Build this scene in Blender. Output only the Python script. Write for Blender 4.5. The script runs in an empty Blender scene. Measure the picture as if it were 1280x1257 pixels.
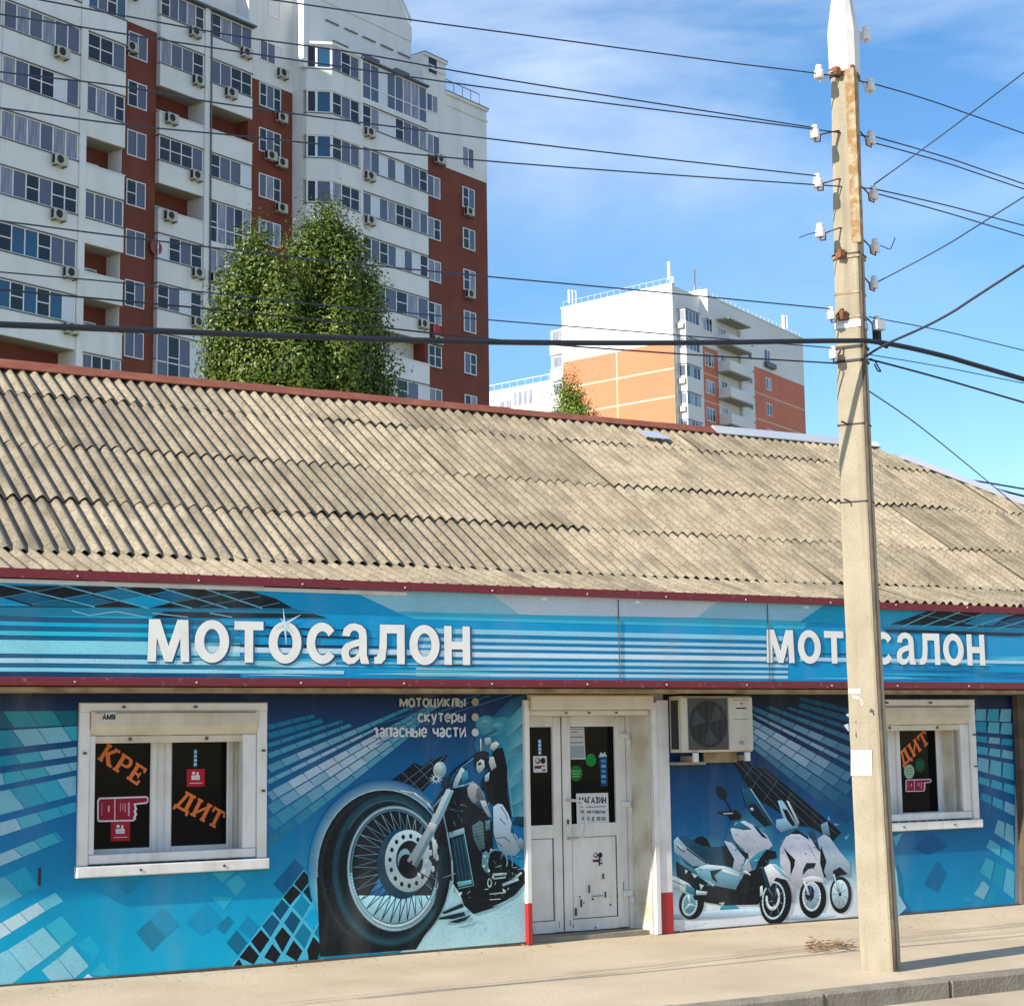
import bpy, math, random
from mathutils import Vector, Matrix
random.seed(7)
R_ = math.radians
sc = bpy.context.scene
COL = sc.collection

# ------------------------------------------------------------------ camera, sky, sun, exposure
# world: X along the shop front (to the right), Y into the picture, Z up; shop front on y = 0, pavement at z = 0
EYE = Vector((0.0, -14.0, 1.775))
FPX, CX, CY = 2233.2, 640.0, 628.5            # focal length and centre, in pixels of the 1280 px wide photograph
AX = Vector((0.8633, 0.0550, 0.5018))         # world X, Y, Z axes seen by the camera (right, down, forward)
AZ = Vector((-0.0143, -0.9910, 0.1331))
AX.normalize()
AZ = (AZ - AX * AZ.dot(AX)).normalized()
AY = AZ.cross(AX)
cam = bpy.data.cameras.new('camera')
cam.sensor_fit = 'HORIZONTAL'
cam.sensor_width = 36.0
cam.lens = 36.0 * FPX / 1280.0
cam.clip_start = 0.1
cam.clip_end = 4000
camo = bpy.data.objects.new('camera', cam)
COL.objects.link(camo)
right = Vector((AX[0], AY[0], AZ[0]))
down = Vector((AX[1], AY[1], AZ[1]))
fwd = Vector((AX[2], AY[2], AZ[2]))
camo.matrix_world = Matrix(((right.x, -down.x, -fwd.x, EYE.x), (right.y, -down.y, -fwd.y, EYE.y),
                            (right.z, -down.z, -fwd.z, EYE.z), (0, 0, 0, 1)))
sc.camera = camo

SUN_EL, SHADOW_AZ = 30.0, 9.5                 # shadows run to the right, slightly towards the shop
to_sun = Vector((-math.cos(R_(SHADOW_AZ)) * math.cos(R_(SUN_EL)), -math.sin(R_(SHADOW_AZ)) * math.cos(R_(SUN_EL)), math.sin(R_(SUN_EL))))
world = bpy.data.worlds.new('World')
sc.world = world
world.use_nodes = True
nt = world.node_tree
nt.nodes.clear()
wo = nt.nodes.new('ShaderNodeOutputWorld')
bg = nt.nodes.new('ShaderNodeBackground')
bg.inputs['Strength'].default_value = 0.125
sky = nt.nodes.new('ShaderNodeTexSky')
sky.sky_type = 'NISHITA'
sky.sun_disc = False
sky.sun_elevation = R_(SUN_EL)
sky.sun_rotation = math.atan2(to_sun.x, to_sun.y)
sky.altitude = 1300
sky.air_density = 1.25
sky.dust_density = 0.35
sky.ozone_density = 3.5
# thin cirrus: stretched noise over the whole dome
tcw = nt.nodes.new('ShaderNodeTexCoord')
mpw = nt.nodes.new('ShaderNodeMapping')
mpw.inputs['Scale'].default_value = (1.3, 1.3, 4.2)
mpw.inputs['Rotation'].default_value = (R_(12), R_(14), R_(20))
mpw.inputs['Location'].default_value = (0.37, 0.2, 0.55)
nz = nt.nodes.new('ShaderNodeTexNoise')
nz.inputs['Scale'].default_value = 2.6
nz.inputs['Detail'].default_value = 7
nz.inputs['Roughness'].default_value = 0.52
nz.inputs['Distortion'].default_value = 0.35
rp = nt.nodes.new('ShaderNodeValToRGB')
rp.color_ramp.elements[0].position = 0.42
rp.color_ramp.elements[0].color = (0, 0, 0, 1)
rp.color_ramp.elements[1].position = 0.74
rp.color_ramp.elements[1].color = (0.85, 0.85, 0.85, 1)
sepw = nt.nodes.new('ShaderNodeSeparateXYZ')
elv = nt.nodes.new('ShaderNodeMapRange')
elv.inputs['From Min'].default_value = 0.20
elv.inputs['From Max'].default_value = 0.40
mulw = nt.nodes.new('ShaderNodeMath')
mulw.operation = 'MULTIPLY'
mixw = nt.nodes.new('ShaderNodeMixRGB')
mixw.inputs[2].default_value = (5.6, 6.3, 7.3, 1)
L = nt.links.new
L(tcw.outputs['Generated'], mpw.inputs['Vector'])
L(mpw.outputs[0], nz.inputs['Vector'])
L(nz.outputs['Fac'], rp.inputs[0])
L(tcw.outputs['Generated'], sepw.inputs[0])
L(sepw.outputs['Z'], elv.inputs['Value'])
L(rp.outputs[0], mulw.inputs[0])
L(elv.outputs[0], mulw.inputs[1])
L(mulw.outputs[0], mixw.inputs[0])
hsw = nt.nodes.new('ShaderNodeHueSaturation')
hsw.inputs['Saturation'].default_value = 1.2
L(sky.outputs[0], hsw.inputs['Color'])
L(hsw.outputs[0], mixw.inputs[1])
L(mixw.outputs[0], bg.inputs['Color'])
L(bg.outputs[0], wo.inputs['Surface'])

sl = bpy.data.lights.new('sun', 'SUN')
sl.energy = 5.0
sl.angle = R_(0.53)
sl.color = (1.0, 0.915, 0.775)
so = bpy.data.objects.new('sun', sl)
COL.objects.link(so)
so.location = (0, 0, 60)
so.rotation_euler = (-to_sun).to_track_quat('-Z', 'Y').to_euler()
vs = sc.view_settings
vs.view_transform = 'Standard'
vs.look = 'None'
vs.gamma = 1.0
vs.exposure = 0.58
vs.use_curve_mapping = False


# ------------------------------------------------------------------ measuring: a point of the photograph on a plane of the place
def ray(px, py):
    return right * (px - CX) + down * (py - CY) + fwd * FPX


def at(px, py, y=0.0):
    d = ray(px, py)
    return EYE + d * ((y - EYE.y) / d.y)


def on_ground(px, py, z=0.0):
    d = ray(px, py)
    return EYE + d * ((z - EYE.z) / d.z)


def on_plane(px, py, p0, n):
    d = ray(px, py)
    return EYE + d * ((p0 - EYE).dot(n) / d.dot(n))


# ------------------------------------------------------------------ mesh builder
OFF = {}


class MB:
    def __init__(s):
        s.v, s.f, s.c, s.m = [], [], [], []

    def face(s, pts, col=None, mi=0):
        i = len(s.v)
        s.v += [tuple(p) for p in pts]
        s.f.append(tuple(range(i, i + len(pts))))
        s.c.append(col)
        s.m.append(mi)

    def box(s, x0, x1, y0, y1, z0, z1, mi=0):
        i = len(s.v)
        s.v += [(x0, y0, z0), (x1, y0, z0), (x1, y1, z0), (x0, y1, z0), (x0, y0, z1), (x1, y0, z1), (x1, y1, z1), (x0, y1, z1)]
        for q in ((0, 3, 2, 1), (4, 5, 6, 7), (0, 1, 5, 4), (1, 2, 6, 5), (2, 3, 7, 6), (3, 0, 4, 7)):
            s.f.append(tuple(i + k for k in q))
            s.c.append(None)
            s.m.append(mi)
        return s

    def cbox(s, x0, x1, y0, y1, z0, z1, b=0.01):
        """box with chamfered edges along its front (low-y) face"""
        i = len(s.v)
        s.v += [(x0 + b, y0, z0 + b), (x1 - b, y0, z0 + b), (x1 - b, y0, z1 - b), (x0 + b, y0, z1 - b),
                (x0, y0 + b, z0), (x1, y0 + b, z0), (x1, y0 + b, z1), (x0, y0 + b, z1),
                (x0, y1, z0), (x1, y1, z0), (x1, y1, z1), (x0, y1, z1)]
        for q in ((0, 1, 2, 3), (4, 5, 1, 0), (5, 6, 2, 1), (6, 7, 3, 2), (7, 4, 0, 3), (8, 9, 5, 4), (9, 10, 6, 5), (10, 11, 7, 6), (11, 8, 4, 7), (9, 8, 11, 10)):
            s.f.append(tuple(i + k for k in q))
            s.c.append(None)
            s.m.append(0)
        return s

    def prism(s, poly, y0, y1):
        """polygon in x,z pushed from y0 (front) to y1"""
        n = len(poly)
        i = len(s.v)
        s.v += [(p[0], y0, p[1]) for p in poly] + [(p[0], y1, p[1]) for p in poly]
        s.f += [tuple(i + k for k in range(n)), tuple(i + n + k for k in range(n - 1, -1, -1))]
        for k in range(n):
            s.f.append((i + k, i + n + k, i + n + (k + 1) % n, i + (k + 1) % n))
        s.c += [None] * (n + 2)
        s.m += [0] * (n + 2)
        return s

    def vprism(s, poly, z0, z1):
        n = len(poly)
        i = len(s.v)
        s.v += [(p[0], p[1], z0) for p in poly] + [(p[0], p[1], z1) for p in poly]
        s.f += [tuple(i + k for k in range(n - 1, -1, -1)), tuple(i + n + k for k in range(n))]
        for k in range(n):
            s.f.append((i + k, i + (k + 1) % n, i + n + (k + 1) % n, i + n + k))
        s.c += [None] * (n + 2)
        s.m += [0] * (n + 2)
        return s

    def tube(s, pts, r, seg=8, cap=True):
        pts = [Vector(p) for p in pts]
        rs = r if isinstance(r, (list, tuple)) else [r] * len(pts)
        i = len(s.v)
        ref = Vector((0, 0, 1))
        d0 = (pts[-1] - pts[0]).normalized()
        if abs(d0.z) > 0.9:
            ref = Vector((1, 0, 0))
        for k, p in enumerate(pts):
            d = (pts[min(k + 1, len(pts) - 1)] - pts[max(k - 1, 0)])
            d = d.normalized() if d.length > 1e-9 else Vector((0, 0, 1))
            a = d.cross(ref)
            a = a.normalized() if a.length > 1e-6 else Vector((1, 0, 0))
            b = a.cross(d)
            for j in range(seg):
                t = 2 * math.pi * j / seg
                s.v.append(tuple(p + (a * math.cos(t) + b * math.sin(t)) * rs[k]))
        for k in range(len(pts) - 1):
            for j in range(seg):
                s.f.append((i + k * seg + j, i + k * seg + (j + 1) % seg, i + (k + 1) * seg + (j + 1) % seg, i + (k + 1) * seg + j))
                s.c.append(None)
                s.m.append(0)
        if cap:
            s.f.append(tuple(i + j for j in range(seg - 1, -1, -1)))
            e = i + (len(pts) - 1) * seg
            s.f.append(tuple(e + j for j in range(seg)))
            s.c += [None, None]
            s.m += [0, 0]
        return s

    def lathe(s, prof, cx=0, cy=0, cz=0, seg=12):
        """profile of (radius, z) turned about a vertical axis"""
        i = len(s.v)
        for r, z in prof:
            for j in range(seg):
                t = 2 * math.pi * j / seg
                s.v.append((cx + r * math.cos(t), cy + r * math.sin(t), cz + z))
        for k in range(len(prof) - 1):
            for j in range(seg):
                s.f.append((i + k * seg + j, i + k * seg + (j + 1) % seg, i + (k + 1) * seg + (j + 1) % seg, i + (k + 1) * seg + j))
        n = (len(prof) - 1) * seg
        s.f.append(tuple(i + j for j in range(seg - 1, -1, -1)))
        s.f.append(tuple(i + n + j for j in range(seg)))
        s.c += [None] * (n + 2)
        s.m += [0] * (n + 2)
        return s

    def mesh(s, name, mat, smooth=False, shift=(0, 0, 0)):
        me = bpy.data.meshes.new(name)
        me.from_pydata([(v[0] - shift[0], v[1] - shift[1], v[2] - shift[2]) for v in s.v], [], s.f)
        for m in (mat if isinstance(mat, (list, tuple)) else [mat]):
            me.materials.append(m)
        if any(s.m):
            me.polygons.foreach_set('material_index', s.m)
        if any(c is not None for c in s.c):
            at_ = me.color_attributes.new('Col', 'FLOAT_COLOR', 'CORNER')
            buf = []
            for f, c in zip(s.f, s.c):
                if c is None:
                    c = (1, 1, 1)
                if isinstance(c[0], (tuple, list)):
                    for q in c:
                        buf += [q[0], q[1], q[2], 1]
                else:
                    buf += [c[0], c[1], c[2], 1] * len(f)
            at_.data.foreach_set('color', buf)
        if smooth:
            me.polygons.foreach_set('use_smooth', [True] * len(me.polygons))
        me.update()
        return me

    def build(s, name, mat, parent=None, smooth=False, local=False, label=None):
        sh = (0, 0, 0) if (local or parent is None) else OFF.get(parent.name, (0, 0, 0))
        o = bpy.data.objects.new(name, s.mesh(name, mat, smooth, sh))
        COL.objects.link(o)
        if parent is not None:
            o.parent = parent
            OFF[o.name] = sh
        if label:
            o['label'] = label
        return o


def put(name, me, parent, loc, rot=None, scale=None):
    """another object on mesh data that is already there; loc in the parent's own space"""
    o = bpy.data.objects.new(name, me)
    COL.objects.link(o)
    o.parent = parent
    o.location = loc
    if rot:
        o.rotation_euler = rot
    if scale:
        o.scale = scale
    return o


def thing(name, label, cat, loc=(0, 0, 0), rz=0.0, group=None):
    o = bpy.data.objects.new(name, None)
    COL.objects.link(o)
    o.location = loc
    o.rotation_euler = (0, 0, rz)
    o.empty_display_size = 0.2
    tag(o, label, cat, group)
    OFF[o.name] = tuple(loc)
    return o


def tag(o, label, cat, group=None, kind=None):
    o['label'] = label
    o['category'] = cat
    if group:
        o['group'] = group
    if kind:
        o['kind'] = kind
    return o


def struct(o, kind='structure', label=None):
    o['kind'] = kind
    if label:
        o['label'] = label
    return o


# ------------------------------------------------------------------ materials
def srgb(r, g, b):
    def f(c):
        c /= 255.0
        return c / 12.92 if c <= 0.04045 else ((c + 0.055) / 1.055) ** 2.4
    return (f(r), f(g), f(b))


def material(name, col, rough=0.6, col2=None, scale=6.0, lo=0.4, hi=0.65, bump=0.0, bscale=None, metal=0.0, rnd=0.0, spec=0.5,
             stretch=None, detail=6, streak=None, attr=False, coat=0.0, speck=None):
    m = bpy.data.materials.new(name)
    m.use_nodes = True
    t = m.node_tree
    N, K = t.nodes.new, t.links.new
    b = t.nodes['Principled BSDF']
    b.inputs['Roughness'].default_value = rough
    b.inputs['Metallic'].default_value = metal
    b.inputs['Specular IOR Level'].default_value = spec
    if coat:
        b.inputs['Coat Weight'].default_value = coat
        b.inputs['Coat Roughness'].default_value = 0.15
    tc = N('ShaderNodeTexCoord')
    cur = None
    if attr:
        a = N('ShaderNodeVertexColor')
        a.layer_name = 'Col'
        cur = a.outputs['Color']
    else:
        rgb = N('ShaderNodeRGB')
        rgb.outputs[0].default_value = (*col, 1)
        cur = rgb.outputs[0]
    vec = tc.outputs['Object']
    if stretch:
        mp = N('ShaderNodeMapping')
        mp.inputs['Scale'].default_value = stretch
        K(vec, mp.inputs[0])
        vec2 = mp.outputs[0]
    else:
        vec2 = vec
    if rnd:
        oi = N('ShaderNodeObjectInfo')
        add = N('ShaderNodeVectorMath')
        add.operation = 'MULTIPLY_ADD'
        comb = N('ShaderNodeCombineXYZ')
        K(oi.outputs['Random'], comb.inputs[0])
        K(oi.outputs['Random'], comb.inputs[1])
        add.inputs[1].default_value = (31, 57, 11)
        K(comb.outputs[0], add.inputs[0])
        K(vec2, add.inputs[2])
        vec2 = add.outputs[0]
    if col2 is not None:
        n = N('ShaderNodeTexNoise')
        n.inputs['Scale'].default_value = scale
        n.inputs['Detail'].default_value = detail
        K(vec2, n.inputs['Vector'])
        r = N('ShaderNodeMapRange')
        r.inputs['From Min'].default_value = lo
        r.inputs['From Max'].default_value = hi
        K(n.outputs['Fac'], r.inputs['Value'])
        mx = N('ShaderNodeMixRGB')
        K(r.outputs[0], mx.inputs[0])
        K(cur, mx.inputs[1])
        if isinstance(col2, float):
            mm = N('ShaderNodeMixRGB')
            mm.blend_type = 'MULTIPLY'
            mm.inputs[0].default_value = 1
            K(cur, mm.inputs[1])
            mm.inputs[2].default_value = (col2, col2, col2, 1)
            K(mm.outputs[0], mx.inputs[2])
        else:
            mx.inputs[2].default_value = (*col2, 1)
        cur = mx.outputs[0]
    if streak:
        sc_col, amt, sx, sz = streak[:4]
        sy = sx if len(streak) < 5 else streak[4]
        mp2 = N('ShaderNodeMapping')
        mp2.inputs['Scale'].default_value = (sx, sy, sz)
        K(vec2 if (rnd and not stretch) else vec, mp2.inputs[0])
        n2 = N('ShaderNodeTexNoise')
        n2.inputs['Scale'].default_value = 1.0
        n2.inputs['Detail'].default_value = 5
        K(mp2.outputs[0], n2.inputs['Vector'])
        r2 = N('ShaderNodeMapRange')
        r2.inputs['From Min'].default_value = 0.5
        r2.inputs['From Max'].default_value = 0.78
        r2.inputs['To Max'].default_value = amt
        K(n2.outputs['Fac'], r2.inputs['Value'])
        m2 = N('ShaderNodeMixRGB')
        K(r2.outputs[0], m2.inputs[0])
        K(cur, m2.inputs[1])
        m2.inputs[2].default_value = (*sc_col, 1)
        cur = m2.outputs[0]
    if speck:
        sp_col, sp_scale, sp_lo, sp_hi, sp_amt = speck
        n4 = N('ShaderNodeTexNoise')
        n4.inputs['Scale'].default_value = sp_scale
        n4.inputs['Detail'].default_value = 3
        K(vec2, n4.inputs['Vector'])
        r4 = N('ShaderNodeMapRange')
        r4.inputs['From Min'].default_value = sp_lo
        r4.inputs['From Max'].default_value = sp_hi
        r4.inputs['To Max'].default_value = sp_amt
        K(n4.outputs['Fac'], r4.inputs['Value'])
        m4 = N('ShaderNodeMixRGB')
        K(r4.outputs[0], m4.inputs[0])
        K(cur, m4.inputs[1])
        m4.inputs[2].default_value = (*sp_col, 1)
        cur = m4.outputs[0]
    if rnd:
        hv = N('ShaderNodeHueSaturation')
        mr = N('ShaderNodeMapRange')
        mr.inputs['To Min'].default_value = 1 - rnd
        mr.inputs['To Max'].default_value = 1 + rnd
        K(oi.outputs['Random'], mr.inputs['Value'])
        K(mr.outputs[0], hv.inputs['Value'])
        K(cur, hv.inputs['Color'])
        cur = hv.outputs[0]
    K(cur, b.inputs['Base Color'])
    if bump:
        n3 = N('ShaderNodeTexNoise')
        n3.inputs['Scale'].default_value = bscale or scale * 4
        n3.inputs['Detail'].default_value = 6
        K(vec2, n3.inputs['Vector'])
        bp = N('ShaderNodeBump')
        bp.inputs['Strength'].default_value = bump
        bp.inputs['Distance'].default_value = 0.02
        K(n3.outputs['Fac'], bp.inputs['Height'])
        K(bp.outputs[0], b.inputs['Normal'])
    return m


M = {}
M['asbestos'] = material('weathered_asbestos', (0.325, 0.275, 0.195), 0.92, (0.235, 0.195, 0.132), 3.0, 0.40, 0.66, 0.5, 60, rnd=0.2, streak=((0.07, 0.063, 0.05), 0.78, 5.0, 1.0, 1.1), speck=((0.11, 0.092, 0.065), 34, 0.50, 0.68, 0.7))
M['pavement'] = material('dusty_asphalt_pavement', (0.58, 0.475, 0.335), 0.95, (0.46, 0.37, 0.25), 0.9, 0.38, 0.7, 0.25, 90, detail=9, speck=((0.26, 0.21, 0.15), 55, 0.56, 0.72, 0.6))
M['road'] = material('pale_dusty_road', (0.54, 0.455, 0.33), 0.95, (0.36, 0.3, 0.21), 1.2, 0.35, 0.7, 0.3, 110)
M['ground'] = material('bare_ground', (0.28, 0.25, 0.17), 0.95, (0.16, 0.17, 0.09), 0.3, 0.35, 0.7)
M['kerb'] = material('grey_kerb_concrete', (0.27, 0.235, 0.18), 0.95, (0.16, 0.14, 0.11), 3.0, 0.4, 0.7, 0.4, 40, rnd=0.1)
M['pole'] = material('pole_concrete', (0.36, 0.32, 0.24), 0.92, (0.30, 0.262, 0.19), 3.0, 0.4, 0.68, 0.25, 70, streak=((0.17, 0.145, 0.105), 0.65, 9.0, 0.5), speck=((0.24, 0.2, 0.14), 60, 0.56, 0.70, 0.55))
M['whitewash'] = material('yellowed_whitewash', (0.58, 0.47, 0.28), 0.9, (0.50, 0.40, 0.26), 5, 0.4, 0.65, 0.2, 30)
M['rust'] = material('rusty_steel', (0.29, 0.165, 0.07), 0.9, (0.38, 0.325, 0.23), 14, 0.42, 0.62, 0.4, 50)
M['rustdark'] = material('dark_rust', (0.12, 0.055, 0.03), 0.9, (0.25, 0.1, 0.04), 20, 0.4, 0.6, 0.3)
M['galv'] = material('galvanised_sheet', (0.55, 0.60, 0.68), 0.42, (0.62, 0.62, 0.64), 3, 0.4, 0.6, metal=0.35)
M['whitemetal'] = material('white_painted_metal', (0.68, 0.67, 0.66), 0.5, (0.56, 0.55, 0.53), 5, 0.45, 0.7)
M['ridge'] = material('rust_red_ridge_metal', (0.20, 0.055, 0.03), 0.75, (0.27, 0.095, 0.05), 4, 0.45, 0.7, 0.1, 20)
M['maroon'] = material('maroon_trim', (0.16, 0.012, 0.022), 0.5, (0.24, 0.10, 0.10), 22, 0.62, 0.72, 0.1, 30)
M['redpaint'] = material('bright_red_board', (0.42, 0.012, 0.014), 0.45, (0.34, 0.02, 0.02), 4, 0.4, 0.7)
M['upvc'] = material('white_upvc', (0.72, 0.71, 0.70), 0.4, (0.60, 0.57, 0.52), 3.5, 0.48, 0.75, streak=((0.42, 0.37, 0.28), 0.35, 14, 2.2))
M['cream'] = material('cream_shutter_box', (0.62, 0.56, 0.45), 0.5, (0.54, 0.48, 0.37), 4, 0.45, 0.72, streak=((0.33, 0.27, 0.18), 0.4, 5, 2))
M['creamwall'] = material('cream_reveal_plaster', (0.68, 0.64, 0.54), 0.75, (0.46, 0.4, 0.28), 3, 0.45, 0.7, 0.15, 20)
M['soffit'] = material('tan_soffit_board', (0.38, 0.29, 0.17), 0.8, (0.2, 0.14, 0.08), 5, 0.4, 0.65)
M['wall'] = material('plain_shop_wall', (0.42, 0.40, 0.37), 0.9, (0.34, 0.32, 0.29), 3, 0.4, 0.7)
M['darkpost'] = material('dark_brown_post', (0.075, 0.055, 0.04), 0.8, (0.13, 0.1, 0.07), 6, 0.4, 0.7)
M['print'] = material('printed_vinyl', (1, 1, 1), 0.45, 0.84, 1.4, 0.45, 0.75, 0.08, 3.0, attr=True, spec=0.2, streak=((0.35, 0.36, 0.36), 0.14, 2.5, 0.8), speck=((0.05, 0.07, 0.09), 55, 0.48, 0.75, 0.22))
M['paper'] = material('printed_paper', (1, 1, 1), 0.6, attr=True, spec=0.3)
M['letter'] = material('cream_white_letter', (0.84, 0.83, 0.79), 0.5, (0.76, 0.75, 0.71), 6, 0.45, 0.7)
M['lettershade'] = material('blue_letter_edge', (0.004, 0.09, 0.20), 0.5)
M['orange'] = material('orange_film', (0.74, 0.155, 0.012), 0.45)
M['glassdark'] = material('dark_window_glass', (0.003, 0.0035, 0.0045), 0.03, spec=0.10)
M['black'] = material('black_rubber', (0.012, 0.012, 0.013), 0.6)
M['cable'] = material('black_cable', (0.010, 0.014, 0.024), 0.6)
M['wire'] = material('dark_wire', (0.02, 0.035, 0.075), 0.5, metal=0.2)
M['porcelain'] = material('white_porcelain', (0.78, 0.74, 0.71), 0.25, (0.55, 0.45, 0.38), 30, 0.55, 0.72, spec=0.6)
M['acbody'] = material('aged_ac_casing', (0.54, 0.51, 0.44), 0.5, (0.50, 0.46, 0.37), 5, 0.42, 0.7, streak=((0.3, 0.24, 0.15), 0.4, 9, 2))
M['acgrille'] = material('dark_grey_plastic', (0.055, 0.055, 0.055), 0.6)
M['acdark'] = material('ac_black', (0.012, 0.013, 0.014), 0.6)
M['tanbox'] = material('tan_bracket_panel', (0.30, 0.24, 0.15), 0.7)
# towers
M['twhite'] = material('painted_white_panel', (0.82, 0.82, 0.80), 0.8, (0.74, 0.74, 0.73), 0.35, 0.4, 0.75, streak=((0.50, 0.50, 0.49), 0.40, 0.9, 0.16))
M['tred'] = material('red_brick_facing', (0.21, 0.050, 0.028), 0.85, (0.165, 0.04, 0.024), 0.8, 0.4, 0.7, streak=((0.22, 0.07, 0.045), 0.3, 1.2, 0.3))
M['tsoffit'] = material('tower_soffit', (0.36, 0.33, 0.26), 0.85)
M['tframe'] = material('white_window_frame', (0.84, 0.84, 0.84), 0.45)
M['tledge'] = material('dark_ledge', (0.12, 0.13, 0.14), 0.6)
M['pane_dark'] = material('dark_pane', (0.012, 0.014, 0.02), 0.12, spec=0.5)
M['pane_slate'] = material('slate_pane', (0.10, 0.11, 0.16), 0.2, (0.10, 0.11, 0.16), 0.6, 0.4, 0.6, spec=0.6)  # violet-blue of reflected sky put into the pane colour
M['pane_grey'] = material('curtained_pane', (0.33, 0.34, 0.40), 0.25, (0.20, 0.21, 0.27), 2.0, 0.4, 0.6, stretch=(3, 3, 0.3), spec=0.6)
M['pane_blue'] = material('blue_tinted_pane', (0.015, 0.10, 0.20), 0.15, (0.03, 0.07, 0.16), 0.5, 0.4, 0.6, spec=0.6)
M['pane_pale'] = material('pale_panel', (0.70, 0.73, 0.78), 0.5)
M['orangewall'] = material('orange_facing', (0.62, 0.225, 0.115), 0.85, (0.58, 0.205, 0.105), 0.2, 0.4, 0.7)
M['brickorange'] = material('terracotta_facing', (0.66, 0.20, 0.125), 0.85, (0.6, 0.18, 0.11), 0.3, 0.4, 0.7)
M['obwhite'] = material('white_facing', (0.80, 0.79, 0.77), 0.85, (0.72, 0.71, 0.69), 0.15, 0.4, 0.7)
M['joint'] = material('cream_joint', (0.78, 0.62, 0.44), 0.8)
M['bark'] = material('grey_brown_bark', (0.12, 0.09, 0.06), 0.9, (0.07, 0.05, 0.035), 8, 0.4, 0.6, 0.4)
M['pink'] = material('dusky_dish', (0.22, 0.06, 0.07), 0.6)
M['reddish'] = material('red_dish', (0.45, 0.02, 0.03), 0.5)
M['dryleaf'] = material('dry_leaf', (0.30, 0.17, 0.06), 0.9, rnd=0.4)


def leaf_material(name):
    m = bpy.data.materials.new(name)
    m.use_nodes = True
    t = m.node_tree
    b = t.nodes['Principled BSDF']
    a = t.nodes.new('ShaderNodeVertexColor')
    a.layer_name = 'Col'
    t.links.new(a.outputs['Color'], b.inputs['Base Color'])
    b.inputs['Roughness'].default_value = 0.45
    tr = t.nodes.new('ShaderNodeBsdfTranslucent')
    hs = t.nodes.new('ShaderNodeHueSaturation')
    hs.inputs['Value'].default_value = 1.5
    hs.inputs['Saturation'].default_value = 1.15
    t.links.new(a.outputs['Color'], hs.inputs['Color'])
    t.links.new(hs.outputs[0], tr.inputs['Color'])
    mx = t.nodes.new('ShaderNodeMixShader')
    mx.inputs[0].default_value = 0.12
    t.links.new(b.outputs[0], mx.inputs[1])
    t.links.new(tr.outputs[0], mx.inputs[2])
    t.links.new(mx.outputs[0], t.nodes['Material Output'].inputs['Surface'])
    return m


M['leaf'] = leaf_material('green_leaves')

# ------------------------------------------------------------------ the setting: ground, road, pavement, kerb
struct(MB().box(-900, 1500, 60, 2600, -0.6, -0.2).build('ground', M['ground']), label='open ground running to the horizon')
g2 = MB()
g2.box(-60, 80, 0.4, 60, -0.6, -0.02)
struct(g2.build('yard', M['ground']), label='bare yard behind the shop')
KERB_Y = -3.78
struct(MB().box(-60, 80, -60, KERB_Y - 0.16, -0.5, -0.13).build('road', M['road']), label='pale dusty road in front of the kerb')
# pavement as a slightly uneven sheet with a trodden line and patched edge
pv = MB()
nx, ny = 120, 16
X0, X1 = -8.0, 28.0
ys = [0.4 + (KERB_Y - 0.4) * j / ny for j in range(ny + 1)]
for j in range(ny + 1):
    for i in range(nx + 1):
        x = X0 + (X1 - X0) * i / nx
        z = 0.006 * math.sin(x * 1.7 + j) * math.sin(j * 0.9) - 0.004
        if ys[j] < -0.9:
            z -= 0.012
        if j in (0, ny):
            z = -0.004
        pv.v.append((x, ys[j], z))
for j in range(ny):
    for i in range(nx):
        a = j * (nx + 1) + i
        pv.f.append((a + nx + 1, a + nx + 2, a + 1, a))
pv.c = [None] * len(pv.f)
pv.m = [0] * len(pv.f)
pav = struct(pv.build('pavement', M['pavement'], smooth=True), label='sandy worn pavement in front of the shop')
struct(MB().box(-60, X0, KERB_Y, 0.4, -0.5, -0.004).build('pavement', M['pavement']))
struct(MB().box(X1, 80, KERB_Y, 0.4, -0.5, -0.004).build('pavement', M['pavement']))
# kerb of separate stones
kerb = struct(MB().box(-30, 40, KERB_Y - 0.12, KERB_Y - 0.02, -0.5, -0.06).build('kerb', M['kerb']), label='grey concrete kerb between pavement and road')
ks = MB()
ks.cbox(0.004, 1.196, 0.0, 0.16, -0.3, 0.006, 0.018)
kme = ks.mesh('kerb_stone', M['kerb'])
for i in range(24):
    put('kerb_stone', kme, kerb, (-6 + 1.2 * i, KERB_Y - 0.16 + random.uniform(-.006, .006), random.uniform(-.006, .004)), (0, 0, random.uniform(-.003, .003)))

# ------------------------------------------------------------------ shop building
shop = thing('shop_building', 'low motorcycle shop with a corrugated asbestos roof and blue printed front', 'shop', (9, 0, 0))
FZ0, FZ1, FY = 2.258, 3.10, -0.44            # fascia bottom, top and front plane
WX = [(4.30, 5.66, 0.88, 2.07), (12.20, 13.61, 0.90, 2.09)]     # window openings in the wall
DX0, DX1 = 8.34, 9.68                           # doorway
w = MB()
T = 0.36
xs = [-4.0, WX[0][0], WX[0][1], DX0, DX1, WX[1][0], WX[1][1], 19.2]
for a, b in ((xs[0], xs[1]), (xs[2], xs[3]), (xs[4], xs[5]), (xs[6], xs[7])):
    w.box(a, b, 0, T, -0.1, 2.25)
for q in WX:
    w.box(q[0], q[1], 0, T, -0.1, q[2])
    w.box(q[0], q[1], 0, T, q[3], 2.25)
w.box(DX0, DX1, 0, T, 2.16, 2.25)
w.box(xs[0], xs[-1], -0.2, T, 2.28, 3.0)
w.box(xs[0], xs[0] + .3, T, 7.5, -0.1, 3.0)
w.box(18.9, xs[-1], T, 7.5, -0.1, 3.0)
w.box(xs[0], xs[-1], 7.5, 7.8, -0.1, 3.0)
w.build('wall', M['wall'], shop)
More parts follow.
